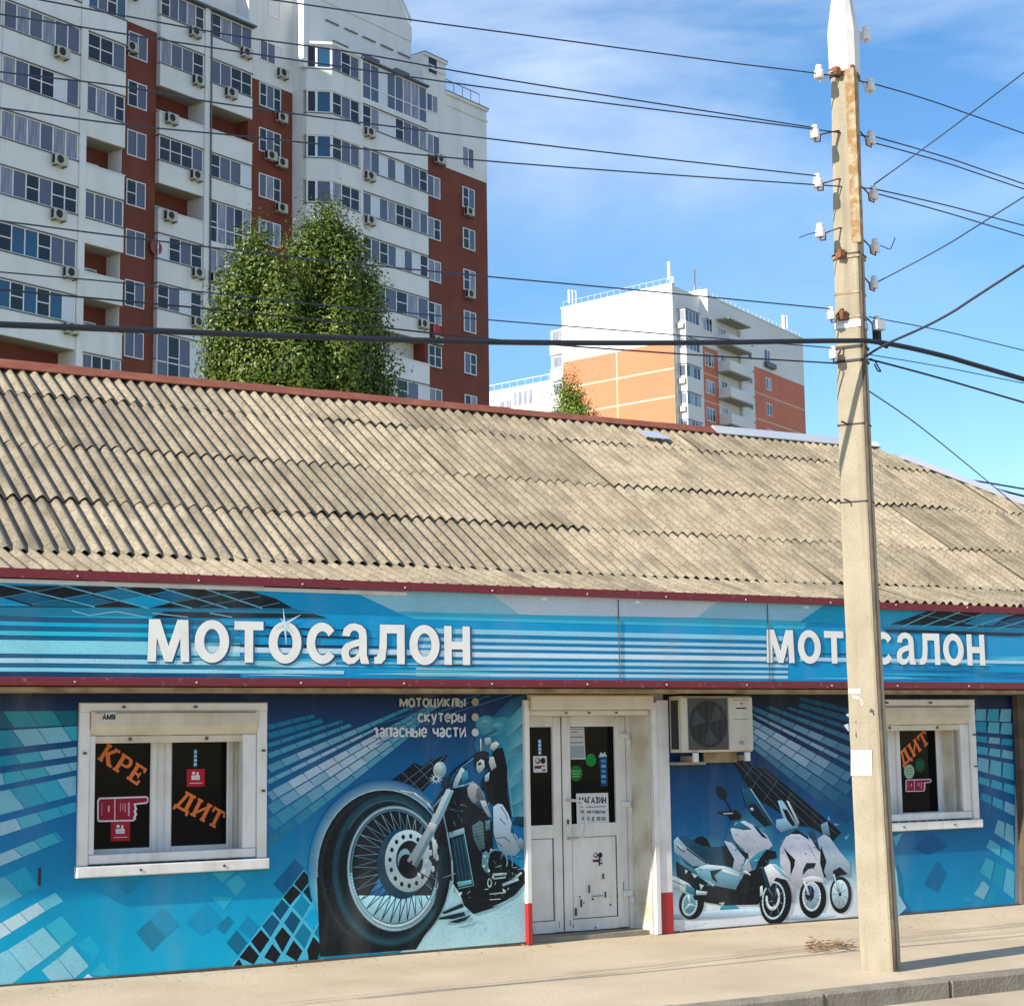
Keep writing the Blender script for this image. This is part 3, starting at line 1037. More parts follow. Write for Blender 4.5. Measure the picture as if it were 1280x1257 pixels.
# simple stroke letters, drawn in a unit box (x right, y up)
GL = {
    'м': (1.0, [[(0, 0), (0, 1)], [(0, 1), (.5, .15), (1, 1)], [(1, 1), (1, 0)]]),
    'о': (.8, [[(.4 + .4 * math.cos(a * math.pi / 8), .5 + .5 * math.sin(a * math.pi / 8)) for a in range(17)]]),
    'т': (.75, [[(0, 1), (.75, 1)], [(.375, .95), (.375, 0)]]),
    'ц': (.8, [[(0, 1), (0, 0), (.8, 0), (.8, -.2)], [(.65, 1), (.65, .05)]]),
    'и': (.75, [[(0, 1), (0, 0), (.75, 1), (.75, 0)]]),
    'к': (.7, [[(0, 0), (0, 1)], [(.7, 1), (.1, .5), (.7, 0)]]),
    'л': (.75, [[(0, 0), (.18, .1), (.22, 1), (.75, 1), (.75, 0)]]),
    'ы': (.95, [[(0, 1), (0, 0), (.5, 0), (.58, .28), (.5, .56), (.05, .56)], [(.95, 1), (.95, 0)]]),
    'с': (.7, [[(.4 + .4 * math.cos(R_(a)), .5 + .5 * math.sin(R_(a))) for a in range(40, 325, 28)]]),
    'у': (.7, [[(0, 1), (.35, .1)], [(.7, 1), (.3, -.3), (.05, -.3)]]),
    'е': (.7, [[(.05, .5), (.72, .5), (.66, .85), (.36, 1), (.05, .75), (.03, .3), (.3, 0), (.68, .15)]]),
    'р': (.7, [[(0, -.3), (0, 1)], [(.02, .9), (.4, 1), (.7, .7), (.7, .3), (.4, 0), (.02, .1)]]),
    'з': (.6, [[(0, .85), (.3, 1), (.58, .75), (.3, .52)], [(.3, .5), (.62, .25), (.3, 0), (0, .15)]]),
    'а': (.65, [[(.05, .85), (.35, 1), (.6, .8), (.6, 0)], [(.58, .55), (.1, .4), (.05, .12), (.3, 0), (.57, .2)]]),
    'п': (.7, [[(0, 0), (0, 1), (.7, 1), (.7, 0)]]),
    'н': (.7, [[(0, 0), (0, 1)], [(.7, 0), (.7, 1)], [(0.05, .52), (.65, .52)]]),
    'ь': (.6, [[(0, 1), (0, 0), (.5, 0), (.58, .28), (.5, .56), (.05, .56)]]),
    'ч': (.65, [[(0, 1), (.02, .55), (.2, .42), (.62, .5)], [(.65, 1), (.65, 0)]]),
    'М': (.95, [[(0, 0), (0, 1)], [(0, 1), (.47, .15), (.95, 1)], [(.95, 1), (.95, 0)]]),
    'А': (.85, [[(0, 0), (.42, 1), (.85, 0)], [(.15, .33), (.7, .33)]]),
    'Г': (.6, [[(0, 0), (0, 1), (.6, 1)]]),
    'З': (.65, [[(0, .85), (.3, 1), (.6, .75), (.3, .52)], [(.3, .5), (.65, .25), (.3, 0), (0, .15)]]),
    'И': (.75, [[(0, 1), (0, 0), (.75, 1), (.75, 0)]]),
    'Н': (.75, [[(0, 0), (0, 1)], [(.75, 0), (.75, 1)], [(0.05, .5), (.7, .5)]]),
    'Р': (.65, [[(0, 0), (0, 1), (.45, 1), (.65, .76), (.45, .5), (.05, .5)]]),
    'Е': (.6, [[(.6, 1), (0, 1), (0, 0), (.6, 0)], [(.05, .52), (.52, .52)]]),
    'Ж': (1.0, [[(.5, 0), (.5, 1)], [(0, 1), (.42, .5), (0, 0)], [(1, 1), (.58, .5), (1, 0)]]),
    'Б': (.65, [[(.6, 1), (0, 1), (0, 0), (.5, 0), (.65, .28), (.5, .55), (.05, .55)]]),
    'О': (.8, [[(.4 + .4 * math.cos(a * math.pi / 8), .5 + .5 * math.sin(a * math.pi / 8)) for a in range(17)]]),
    'Т': (.75, [[(0, 1), (.75, 1)], [(.375, .95), (.375, 0)]]),
    'Ы': (.95, [[(0, 1), (0, 0), (.5, 0), (.58, .28), (.5, .56), (.05, .56)], [(.95, 1), (.95, 0)]]),
    'Я': (.65, [[(.65, 0), (.65, 1), (.2, 1), (0, .76), (.2, .5), (.6, .5)], [(.35, .47), (0, 0)]]),
    '0': (.6, [[(.3 + .3 * math.cos(a * math.pi / 6), .5 + .5 * math.sin(a * math.pi / 6)) for a in range(13)]]),
    '1': (.35, [[(0, .75), (.3, 1), (.3, 0)]]),
    '8': (.6, [[(.3 + .26 * math.cos(a * math.pi / 6), .76 + .24 * math.sin(a * math.pi / 6)) for a in range(13)], [(.3 + .3 * math.cos(a * math.pi / 6), .26 + .26 * math.sin(a * math.pi / 6)) for a in range(13)]]),
    '9': (.6, [[(.3 + .3 * math.cos(a * math.pi / 6), .68 + .32 * math.sin(a * math.pi / 6)) for a in range(13)], [(.6, .68), (.5, .15), (.15, 0)]]),
    ':': (.15, [[(.07, .1), (.07, .25)], [(.07, .65), (.07, .8)]]),
    'д': (.8, [[(0, -.2), (0, 0), (.8, 0), (.8, -.2)], [(.15, .03), (.25, 1), (.65, 1), (.65, .03)]]),
    ' ': (.45, []),
}


def text(pr, s, x0, y0, x1, h, wt, col, slope=0.0):
    """text from (x0, y0) baseline-left to x1, letter height h, all in photo pixels"""
    tot = sum(GL[c][0] for c in s) + .32 * (len(s) - 1)
    k = (x1 - x0) / tot
    x = x0
    for c in s:
        wd, st = GL[c]
        for q in st:
            pr.line([(x + p[0] * k, y0 - p[1] * h + slope * (x + p[0] * k - x0)) for p in q], wt, col)
        x += (wd + .32) * k


# ------------------------------------------------------------------ the printed sign over the shop front
sign = thing('fascia_sign', 'long blue striped sign reading the shop word twice above the door', 'sign', (9, FY, 2.3))
seams = [-4.0, at(773, 790, FY).x, at(960, 800, FY).x, 19.3]
for a, b in zip(seams, seams[1:]):
    MB().box(a + .002, b - .002, FY, FY + .06, FZ0 + .07, 3.062).build('sign_panel', M['print'], sign)
for m_ in [o for o in sign.children]:
    ca = m_.data.color_attributes.new('Col', 'FLOAT_COLOR', 'CORNER')
    c = srgb(10, 150, 205)
    ca.data.foreach_set('color', [c[0], c[1], c[2], 1] * len(ca.data))
MB().cbox(-4, 19.3, FY - .035, FY + .05, FZ0, FZ0 + .066, .008).build('sign_rail', M['maroon'], sign)
MB().box(-4, 6.9, FY - .016, FY - .006, 3.030, 3.0615).build('sign_rail', M['whitemetal'], sign)
for k in range(14):
    sx = 2.2 + k * .93 + random.uniform(-.1, .1)
    for zz, yy in ((FZ0 + .03, FY - .036), (3.095, FY - .063)):
        MB().box(sx - .0055, sx + .0055, yy - .005, yy, zz - .006, zz + .006).build('screw', M['upvc'], sign)

pr = Print(FY - .0015)
zx = lambda px, py: py


def zline(z, x):
    """photo y of height z on the sign at photo x"""
    lo, hi = 600.0, 1000.0
    for _ in range(26):
        mid = (lo + hi) / 2
        if at(x, mid, FY).z > z:
            lo = mid
        else:
            hi = mid
    return (lo + hi) / 2


def band(y0, y1, xa, xb, col, col2=None, taper=None, wob=0.0):
    """stripe that starts at photo heights y0..y1 (as read at x = 0) and keeps its height along the sign"""
    za, zb = at(0, y0, FY).z, at(0, y1, FY).z
    n = max(2, int(abs(xb - xa) / 60))
    y = pr.nxt()
    ph = random.uniform(0, 6)
    pts = []
    for i in range(n + 1):
        x = xa + (xb - xa) * i / n
        k = 1.0
        if taper == 'r':
            k = 1 - i / n
        if taper == 'l':
            k = i / n
        if taper == 'b':
            k = math.sin(math.pi * i / n)
        wz = wob * math.sin(ph + i * 1.3)
        m_ = (za + zb) / 2 + wz
        hh = (za - zb) / 2 * k
        pts.append((x, zline(m_ + hh, x), zline(m_ - hh, x), lerp(col, col2 or col, i / n)))
    for a, b in zip(pts, pts[1:]):
        pr.poly([(a[0], a[1]), (b[0], b[1]), (b[0], b[2]), (a[0], a[2])], [a[3], b[3], b[3], a[3]], y)


BL, DK, NV = (0, 146, 204), (22, 34, 46), (30, 62, 98)
XM = -420
# pale upper panels in the middle
pr.poly([(425, 731), (610, 737), (655, 766), (640, 772), (495, 764), (460, 748)], (146, 194, 216))
pr.poly([(608, 737), (905, 745), (875, 772), (650, 768)], (196, 208, 220))
pr.poly([(905, 745), (1040, 749), (1005, 776), (870, 772)], (146, 190, 214))
pr.poly([(490, 764), (1010, 776), (1005, 786), (520, 774)], (72, 164, 212))
# stripes of the middle part
for y0, y1, c in ((773, 780, (150, 200, 228)), (786, 791, (166, 208, 232)), (796, 801, (178, 214, 236)), (806, 813, (206, 226, 240)), (818, 823, (168, 210, 232)), (828, 832, (160, 205, 230)), (836, 841, (176, 214, 234))):
    band(y0, y1, 520, 985, c)
for y0, y1 in ((781, 785.5), (791.5, 795.5), (801.5, 805.5), (813.5, 817.5), (823.5, 827.5), (832.5, 835.5)):
    band(y0, y1, 540, 985, (12, 110, 175))
# stripes of the left part
for y0, y1, c, c2, e in ((757, 763, NV, (30, 100, 140), 330), (769, 776, NV, (30, 90, 130), 260), (781, 787.5, (34, 50, 84), (10, 110, 165), 300), (793, 799, (28, 40, 70), (0, 110, 165), 300),
                         (816.5, 822, (32, 52, 90), (20, 110, 160), 340), (828, 834, (34, 60, 96), (30, 120, 165), 380), (839, 845.5, (24, 32, 62), (10, 80, 130), 300)):
    band(y0, y1, XM, e, c, c2, wob=.002)
for y0, y1, c, c2, e in ((763, 769, (60, 168, 220), BL, 190), (776, 781, (52, 172, 224), BL, 300), (787.5, 793, (140, 206, 232), (30, 160, 214), 240), (799, 816, (150, 212, 234), (140, 205, 230), 300),
                         (822, 828, (196, 226, 238), (150, 205, 230), 420), (834, 839, (110, 196, 230), (170, 215, 235), 430)):
    band(y0, y1, XM, e, c, c2, wob=.002)
band(804, 811, 190, 560, (196, 222, 238))
band(799, 803, 240, 520, (18, 30, 46), (20, 60, 100), taper='b', wob=.004)
band(776, 779, 225, 470, (18, 34, 56), taper='b', wob=.006)
band(787, 790, 290, 480, (16, 30, 46), taper='b', wob=.004)
band(813, 816, 380, 560, (16, 34, 52), taper='b')
band(824, 826, 540, 610, (16, 40, 60), taper='b')
for k in range(16):
    x = random.uniform(150, 520)
    y = random.uniform(818, 842)
    band(y, y + random.uniform(1.2, 2.6), x, x + random.uniform(80, 200), lerp((190, 225, 240), (30, 150, 205), random.random()), taper='b', wob=.006)
# dark lozenges at the upper left
pr.poly([(XM, 727), (300, 735), (345, 748), (366, 760), (XM, 757)], (20, 26, 32))
pr.poly([(XM, 757), (366, 760), (400, 770), (XM, 768)], (28, 110, 150))
pr.poly([(205, 764), (392, 767), (410, 772), (190, 772)], (20, 34, 48))
for q, c in (([(0, 746), (38, 757), (0, 757)], (0, 140, 205)), ([(8, 746), (36, 740), (70, 750), (45, 757)], (0, 90, 135)), ([(75, 748), (108, 742), (140, 751), (110, 758)], (0, 95, 140)),
             ([(118, 742), (150, 736), (180, 744), (148, 751)], (0, 110, 160)), ([(150, 750), (180, 744), (218, 752), (185, 760)], (0, 150, 215)), ([(190, 742), (215, 738), (240, 747), (212, 753)], (0, 95, 145)), ([(40, 757), (75, 750), (110, 758)], (0, 100, 140))):
    pr.poly(q, c)
for q in (((0, 730), (118, 758)), ((65, 728), (185, 760)), ((133, 730), (240, 760)), ((190, 731), (285, 760)), ((245, 732), (328, 760))):
    pr.line(q, 1.4, (120, 186, 220))
for q in (((0, 747), (90, 731)), ((40, 755), (180, 731)), ((115, 757), (240, 733)), ((180, 758), (300, 739)), ((250, 758), (325, 745)), ((320, 759), (350, 753))):
    pr.line(q, .8, (90, 140, 165))
for q in (((90, 763), (112, 769), (145, 764), (182, 771)), ((190, 766), (235, 771)), ((262, 766), (290, 771))):
    pr.line(q, 1.0, (140, 190, 215))
pr.line(((10, 724), (330, 733)), 2.2, (215, 225, 232))
# mirrored right part
pr.poly([(1040, 750), (1170, 755), (1112, 784), (1000, 777)], (0, 140, 200))
pr.poly([(1112, 780), (1175, 759), (1330, 766), (1330, 786)], (20, 28, 36))
pr.poly([(1112, 780), (1330, 786), (1330, 792), (1115, 785)], (40, 130, 180))
pr.poly([(1104, 786), (1300, 792), (1270, 795), (1110, 790)], (16, 34, 52))
for q, c in (([(1205, 780), (1222, 770), (1245, 764), (1262, 768), (1240, 782)], (0, 120, 180)), ([(1240, 783), (1265, 772), (1300, 768), (1300, 785)], (0, 80, 130))):
    pr.poly(q, c)
for q in (((1128, 783), (1178, 760)), ((1153, 783), (1210, 761)), ((1180, 784), (1240, 763)), ((1210, 785), (1275, 765)), ((1245, 786), (1310, 767))):
    pr.line(q, 1.0, (120, 190, 225))
for q in (((1150, 768), (1230, 782)), ((1172, 761), (1280, 783))):
    pr.line(q, .7, (90, 140, 165))
for k in range(26):
    x = random.uniform(960, 1260)
    y = random.uniform(793, 843)
    band(y, y + random.uniform(1.5, 4), x, x + random.uniform(60, 160), random.choice([(110, 195, 230), (20, 110, 170), (60, 170, 220), (12, 90, 150)]), taper='b', wob=.004)
band(806, 812, 1000, 1300, (170, 208, 230))
band(799, 802, 1010, 1130, (16, 34, 52), taper='b')
pr.build('sign_print', sign)

# raised-looking letters of the shop word: own outline for each letter
def ellp(cx, cy, rx, ry, n=26, a0=0, a1=360):
    return [(cx + rx * math.cos(R_(a0 + (a1 - a0) * i / n)), cy + ry * math.sin(R_(a0 + (a1 - a0) * i / n))) for i in range(n + (0 if a1 - a0 >= 360 else 1))]


def ringfaces(o, i):
    n = len(o)
    return [[o[k], o[(k + 1) % n], i[(k + 1) % n], i[k]] for k in range(n)]


def strip(a, b):
    return [[a[k], a[k + 1], b[k + 1], b[k]] for k in range(len(a) - 1)]


LET = {
    'м': (1.03, [[(0, 0), (.21, 0), (.225, .57), (.03, 1)], [(.03, 1), (.225, .57), (.30, 1)], [(.225, .57), (.42, 0), (.515, .37), (.30, 1)], [(.42, 0), (.61, 0), (.515, .37)],
                 [(.61, 0), (.805, .57), (.73, 1), (.515, .37)], [(.805, .57), (1.0, 1), (.73, 1)], [(.805, .57), (.82, 0), (1.03, 0), (1.0, 1)]]),
    'о': (.87, ringfaces(ellp(.435, .5, .435, .515), ellp(.435, .5, .20, .30))),
    'т': (.75, [[(0, .79), (.75, .79), (.75, 1), (0, 1)], [(.265, 0), (.485, 0), (.485, .79), (.265, .79)]]),
    'с': (.80, strip(ellp(.42, .5, .42, .515, 22, 38, 322), ellp(.43, .5, .20, .30, 22, 34, 326))),
    'а': (.78, strip([(.03, .70), (.08, .88), (.22, .99), (.38, 1.015), (.56, .97), (.68, .86), (.71, .70), (.71, .22), (.78, 0)], [(.235, .68), (.26, .77), (.31, .82), (.38, .835), (.45, .81), (.49, .75), (.495, .62), (.495, .2), (.55, 0)])
          + strip([(.494, .62), (.30, .57), (.12, .50), (.02, .38), (0, .24), (.05, .07), (.2, -.015), (.36, .01), (.494, .12)], [(.494, .45), (.38, .42), (.28, .38), (.22, .32), (.21, .25), (.235, .17), (.30, .15), (.39, .18), (.494, .30)])),
    'л': (.86, [[(.16, 1), (.20, .78), (.64, .78), (.86, 1)], [(.64, .78), (.64, 0), (.86, 0), (.86, 1)]] + strip([(.16, 1), (.15, .55), (.12, .28), (.07, .19), (0, .17)], [(.36, .7801), (.355, .45), (.31, .12), (.20, 0), (0, 0)][0:5])),
    'н': (.76, [[(0, 0), (.22, 0), (.22, 1), (0, 1)], [(.54, 0), (.76, 0), (.76, 1), (.54, 1)], [(.22, .40), (.54, .40), (.54, .60), (.22, .60)]]),
}
LET['л'] = (.86, [[(.16, 1), (.16, .78), (.36, .78), (.64, .78), (.86, 1)], [(.64, .78), (.64, 0), (.86, 0), (.86, 1)]] + strip([(.16, .78), (.15, .5), (.12, .28), (.07, .19), (0, .17)], [(.36, .78), (.355, .45), (.31, .12), (.20, .01), (0, 0)]))


def sign_word(px0, px1, yb0, yt0, gap, where):
    xa, xb = at(px0, 800, FY).x, at(px1, 810, FY).x
    z0, z1 = at(px0, yb0, FY).z, at(px0, yt0, FY).z
    wd = 'мотосалон'
    tot = sum(LET[c][0] for c in wd) + gap * (len(wd) - 1)
    k = (xb - xa) / tot
    h = z1 - z0
    x = xa
    for idx, c in enumerate(wd):
        wl, fs = LET[c]
        face = MB()
        sh = MB()
        yf = FY - .0085 - .0 * idx
        for f in fs:
            P = [(x + p[0] * k, yf, z0 + p[1] * h) for p in f]
            a = sum(P[i][0] * P[(i + 1) % len(P)][2] - P[(i + 1) % len(P)][0] * P[i][2] for i in range(len(P)))
            if a < 0:
                P.reverse()
            face.face(P)
            cx_ = x + wl * k / 2
            Q = [((p[0] - cx_) * 1.05 + cx_ + .012, yf + .0015, (p[2] - z0 - h / 2) * 1.05 + z0 + h / 2 - .006) for p in P]
            sh.face(Q)
        o = face.build('letter', M['letter'], sign)
        sh.build('letter_outline', M['lettershade'], o)
        x += (wl + gap) * k


sign_word(184, 587, 826.5, 773.5, .135, 'left')
sign_word(957, 1230, 828, 786.5, .135, 'right')
# star glint printed across the first word
gl = Print(FY - .0105)
for a, b in (((354, 760), (358, 806)), ((344, 786), (376, 768)), ((350, 772), (366, 792))):
    gl.line([a, ((a[0] + b[0]) / 2, (a[1] + b[1]) / 2), b], [.3, 3.2, .3], (205, 226, 238))
gl.build('glint_print', sign)
# panel seams
for sx in seams[1:3]:
    MB().box(sx - .0025, sx + .0025, FY - .0125, FY - .0055, FZ0 + .07, 3.06).build('seam', M['darkpost'], sign)


# ------------------------------------------------------------------ printed banners on the shop front
def fan(pr, vx, vy, sgn, xs0, x_end_f, rows, colf, step=20.0):
    """tiles in rows that radiate from (vx, vy); sgn -1: fan opens to the left, +1: to the right"""
    for ri, (s0, s1, xe) in enumerate(rows):
        y = pr.nxt()
        x = xs0
        first = random.uniform(.3, 1) * step
        d = abs(x - vx)
        end = abs(xe - vx)
        seg = first
        while d > end:
            d2 = max(d - seg, end)
            h = d * (s1 - s0)
            sk = .55 * h
            g = 1.0
            def pt(dd, sl):
                return (vx + sgn * dd, vy + dd * sl)
            q = [pt(d, s0), pt(d2 + g, s0), pt(max(d2 + g - sk, 4), s1), pt(max(d - sk, 5), s1)]
            c = colf(ri, d)
            if c:
                pr.poly(q, c, y)
            d = d2
            seg = step * (.62 + .38 * d / abs(xs0 - vx)) * random.uniform(.96, 1.04)


ROWS = [(.235, .258), (.272, .300), (.318, .338), (.362, .388), (.416, .455), (.479, .502), (.536, .586), (.594, .650), (.660, .728), (.738, .790)]


def banner_top(x):
    return 866.0


def left_bottom(x):
    return 1233.5 - .0862 * x


ban = thing('printed_banner', 'blue vinyl banner with a big chrome motorcycle left of the door', 'banner', (6, -.01, 0))
BY = -0.012


def win_skip(a, b, c, d):
    return lambda x, y: a < x < b and c < y < d


bgd = [(0.0, (4, 24, 58)), (.08, (4, 44, 92)), (.26, (0, 78, 138)), (.52, (0, 102, 166)), (.75, (0, 136, 196)), (1.0, (0, 150, 208))]  # printed navy fade with the fascia's shade put into the colours too
pr = Print(BY)
xs_ = [-60, 0, 50, 104, 160, 215, 270, 324, 380, 440, 500, 560, 610, 657.5]
pr.grid(xs_, lambda x: 862 if x < 104 or x > 323 else 862, left_bottom, 16, lambda x, t: ramp(bgd, t), None)
# (the part behind the window is cut out below)
keep_f, keep_c = [], []
wx0, wx1, wz0, wz1 = WX[0]
pr.m.f, pr.m.c, pr.m.v = [], [], []
pr.m.m = []
cols = [(-60, 104), (104, 322), (322, 657.5)]
yy = pr.y - Print.STEP


def bg_block(xa, xb, ta, tb, nx_, ny_):
    """gradient block between photo columns; ta, tb are fractions of the banner height"""
    for i in range(nx_):
        for j in range(ny_):
            q, c = [], []
            for (fx, ft) in ((i, j), (i + 1, j), (i + 1, j + 1), (i, j + 1)):
                x = xa + (xb - xa) * fx / nx_
                t = ta + (tb - ta) * ft / ny_
                q.append((x, 862 + (left_bottom(x) - 862) * t))
                c.append(ramp(bgd, t))
            pr.poly(q, c, yy)


bg_block(-60, 112, 0, 1, 4, 14)
bg_block(-420, -60, 0, 1, 6, 14)
bg_block(312, 658, 0, 1, 8, 14)
bg_block(112, 312, 0, .10, 4, 2)
bg_block(112, 312, .60, 1, 4, 8)

# tile bands left of the window
TA, TB, TC, TD = (24, 124, 152), (56, 152, 186), (122, 176, 200), (146, 186, 204)


def cutband(p, cs, cols_):
    """band between a top and a bottom line with slanted cuts"""
    (xa, ya), (xb, yb), (xc, yc), (xd, yd) = p
    top = lambda x: ya + (yb - ya) * (x - xa) / (xb - xa)
    bot = lambda x: yc + (yd - yc) * (x - xc) / (xd - xc)
    e = [(xa, xc)] + cs + [(xb, xd)]
    y = pr.nxt()
    for k in range(len(e) - 1):
        l, r = e[k], e[k + 1]
        g = .8
        pr.poly([(l[0] + g, top(l[0] + g)), (r[0] - g * .2, top(r[0])), (r[1] - g * .2, bot(r[1])), (l[1] + g, bot(l[1] + g))], cols_[k % len(cols_)], y)


cutband(((0 - 30, 889), (97, 888), (-30, 911), (97, 905.5)), [(3, 17), (35, 48), (66, 78)], [(0, 80, 110), TA, TA, (0, 92, 122)])
cutband(((-30, 915), (97, 907), (-30, 939), (97, 925)), [(15, 30), (46, 60), (78, 90)], [(24, 124, 164), TC, TC, TB])
cutband(((-30, 949), (96, 933), (-30, 962), (96, 944)), [(17, 25), (48, 54), (76, 82)], [(16, 124, 170), TB, TC, TC])
cutband(((-30, 971), (96, 952), (-30, 987), (96, 962)), [(3, 6), (25, 33), (54, 62), (84, 90)], [TC, TB, TB, TC, TC])
cutband(((-30, 995), (95, 969), (-30, 1026), (95, 993)), [(12, 31), (41, 58), (70, 85)], [TC, (40, 142, 184), (56, 148, 188), TC])
cutband(((-30, 1036), (95, 1002), (-30, 1054), (95, 1014)), [(20, 27), (46, 54), (72, 79)], [TD, (84, 160, 194), (50, 146, 188), (50, 146, 188)])
cutband(((-30, 1079), (70, 1039), (-30, 1094), (79, 1050)), [(17, 28), (42, 52), (66, 75)], [TD, (100, 168, 196), (60, 150, 190), (30, 136, 186)])
for q, c in (([(0, 1097), (6, 1095), (28, 1119), (0, 1135)], (94, 164, 192)), ([(6.5, 1094.5), (31, 1083), (48, 1107), (28.5, 1118.5)], (30, 140, 188)), ([(-30, 1112), (0, 1097), (0, 1136), (-30, 1150)], (110, 175, 200)),
             ([(-30, 1165), (2, 1152.5), (14, 1165), (-20, 1184)], (188, 214, 224)), ([(3, 1152), (24, 1140.5), (35, 1152), (14.6, 1164)], (188, 214, 224)), ([(24.6, 1140), (46.5, 1127.5), (57, 1138), (35.6, 1151)], (176, 208, 222)), ([(47.2, 1127), (69, 1115), (79, 1126), (57.6, 1137.6)], (112, 182, 212)),
             ([(-30, 1205), (10, 1186.5), (33, 1214.5), (13, 1231), (-30, 1234)], (140, 196, 220)), ([(10.6, 1186), (32, 1172.5), (55, 1199), (34, 1214)], (150, 202, 224)), ([(32.6, 1172), (54, 1158.5), (76, 1183), (55.6, 1198.5)], (140, 198, 222)), ([(57, 1157), (77, 1144), (97, 1167), (77.5, 1182)], (60, 166, 212)),
             ([(52, 1212), (72, 1197.5), (92.4, 1223), (64, 1226)], (146, 200, 222)), ([(72.6, 1197), (90, 1181.5), (111, 1207), (93.4, 1222)], (144, 200, 224)), ([(95, 1180), (112, 1168), (127, 1186), (118, 1200)], (28, 152, 208)), ([(101, 1224.5), (110, 1216.5), (119, 1222.6)], (225, 236, 242)), ([(114, 1217), (128, 1201), (140, 1216), (128, 1221)], (60, 160, 208)),
             ([(170, 1165), (187, 1149), (207, 1170), (190, 1189)], (16, 112, 158)), ([(187.5, 1148), (204, 1133), (224, 1156), (207.6, 1169.6)], (10, 126, 182)), ([(233, 1153), (258, 1128), (280, 1150), (252, 1169)], (6, 128, 188)),
             ([(265, 1090), (293, 1089), (278, 1103)], (60, 150, 190)), ([(282, 1103), (297, 1092), (308, 1104), (295, 1120)], (62, 152, 192)), ([(298, 1090), (322, 1089), (310, 1102)], (16, 130, 185)), ([(264, 1120), (292, 1121), (280, 1137)], (44, 152, 200)), ([(140, 1101), (180, 1099), (160, 1118)], (10, 118, 172)),
             ([(271, 1160), (285, 1144), (292, 1151), (280, 1167)], (14, 110, 160)), ([(283, 1178), (296, 1162), (309, 1178), (297, 1193)], (12, 96, 138)), ([(298, 1160), (310, 1144), (323, 1157), (312, 1172)], (8, 120, 178)), ([(342, 1105), (369, 1073), (381, 1086), (354, 1117)], (0, 86, 146))):
    pr.poly(q, c)


# tile fan right of the window, fading into the navy
def fcol(ri, d):
    x = d / 281.0
    k = math.exp(-((x - .78 + .05 * (ri - 5)) / .34) ** 2) * math.exp(-((ri - 6.2) / 3.4) ** 2)
    k *= random.uniform(.8, 1.15)
    c = lerp((0, 96, 146), (172, 196, 212), min(1, k * 1.15))
    return c


rows = []
for i, (a, b) in enumerate(ROWS):
    xe = [392, 402, 428, 438, 520, 470, 545, 556, 530, 520][i]
    rows.append((a, b, xe))
fan(pr, 614, 840, -1, 333, None, rows, fcol, 20)
for a, b in (((470, 905), (600, 868)), ((480, 912), (612, 869)), ((520, 905), (640, 868)), ((470, 930), (560, 893)), ((540, 930), (565, 915))):
    pr.line([a, b], 1.3, (40, 96, 150))
# dark tiles behind the wheel
pr.poly([(485, 977), (503, 965), (518, 953), (529, 958), (539, 949), (560, 943), (545, 970), (532, 985), (521, 997), (500, 992)], (8, 18, 32))
for a, b in (((495, 985), (548, 945)), ((505, 990), (556, 945)), ((516, 995), (552, 962)), ((503, 965), (530, 992)), ((518, 955), (538, 976)), ((492, 975), (510, 992)), ((535, 950), (548, 962))):
    pr.line([a, b], .7, (96, 120, 140))
# dark lozenges below
pr.poly([(288, 1207.5), (379.5, 1086), (391, 1098), (398, 1104), (400, 1138), (412, 1157), (404, 1180), (396, 1198)], (84, 166, 212))
K_, T1, T2 = (18, 20, 24), (0, 72, 108), (0, 108, 152)
for q, c in (([(367.6, 1104), (380, 1088), (389, 1098), (377, 1114)], K_), ([(354, 1121), (366, 1106), (376, 1115.4), (362.4, 1131)], K_), ([(341, 1138), (352.6, 1123), (361.8, 1133), (350.4, 1149.6)], T1), ([(327.4, 1157), (340, 1142), (349.8, 1152), (338, 1171)], (0, 80, 120)), ([(313.6, 1176), (326.2, 1161), (337, 1173.4), (325, 1191)], K_), ([(299, 1196), (311.8, 1180), (324, 1194), (317, 1205)], K_),
             ([(379, 1114), (391, 1100), (397.4, 1105), (396, 1118), (389, 1127.6)], (14, 40, 52)), ([(366, 1133), (377.4, 1118), (387.8, 1130), (378, 1147)], (0, 118, 172)), ([(355, 1153), (364.8, 1138), (375.6, 1149.6), (366.2, 1167)], T1), ([(343, 1172), (353, 1158), (363.4, 1170), (353, 1190)], K_), ([(330, 1196), (340.4, 1179), (351, 1192), (344, 1203)], K_),
             ([(391, 1129), (396.6, 1122), (402, 1142)], K_), ([(380, 1148), (390.4, 1133), (400.6, 1144.6), (391.4, 1163)], (0, 146, 212)), ([(368, 1170), (378.8, 1153), (389, 1165.4), (380.6, 1185)], T2), ([(357, 1192), (367, 1174.6), (378, 1188), (371, 1201)], K_), ([(392.8, 1166), (402.6, 1147), (410.8, 1157), (403.4, 1178)], T2), ([(384, 1187), (391.6, 1170), (401.6, 1181), (397, 1198.6), (386, 1199.4)], K_), ([(303, 1206), (299, 1198), (292, 1206.4)], K_)):
    pr.poly(q, c)
pr.build('tile_print', ban)

# --- the motorcycle
def glow(pr, cx, cy, rx, ry, k, col, bgf, a0, a1, n=44):
    y = pr.nxt()
    A_ = Print.epts(cx, cy, rx, ry, 0, n, a0, a1)
    B_ = Print.epts(cx, cy, rx * k, ry * k, 0, n, a0, a1)
    m = len(A_)
    for i in range(m if a1 - a0 >= 360 else m - 1):
        j = (i + 1) % m
        pr.poly([A_[i], A_[j], B_[j], B_[i]], [bgf(*A_[i]), bgf(*A_[j]), col, col], y)


pr = Print(BY - .004)
pr.soft = .45
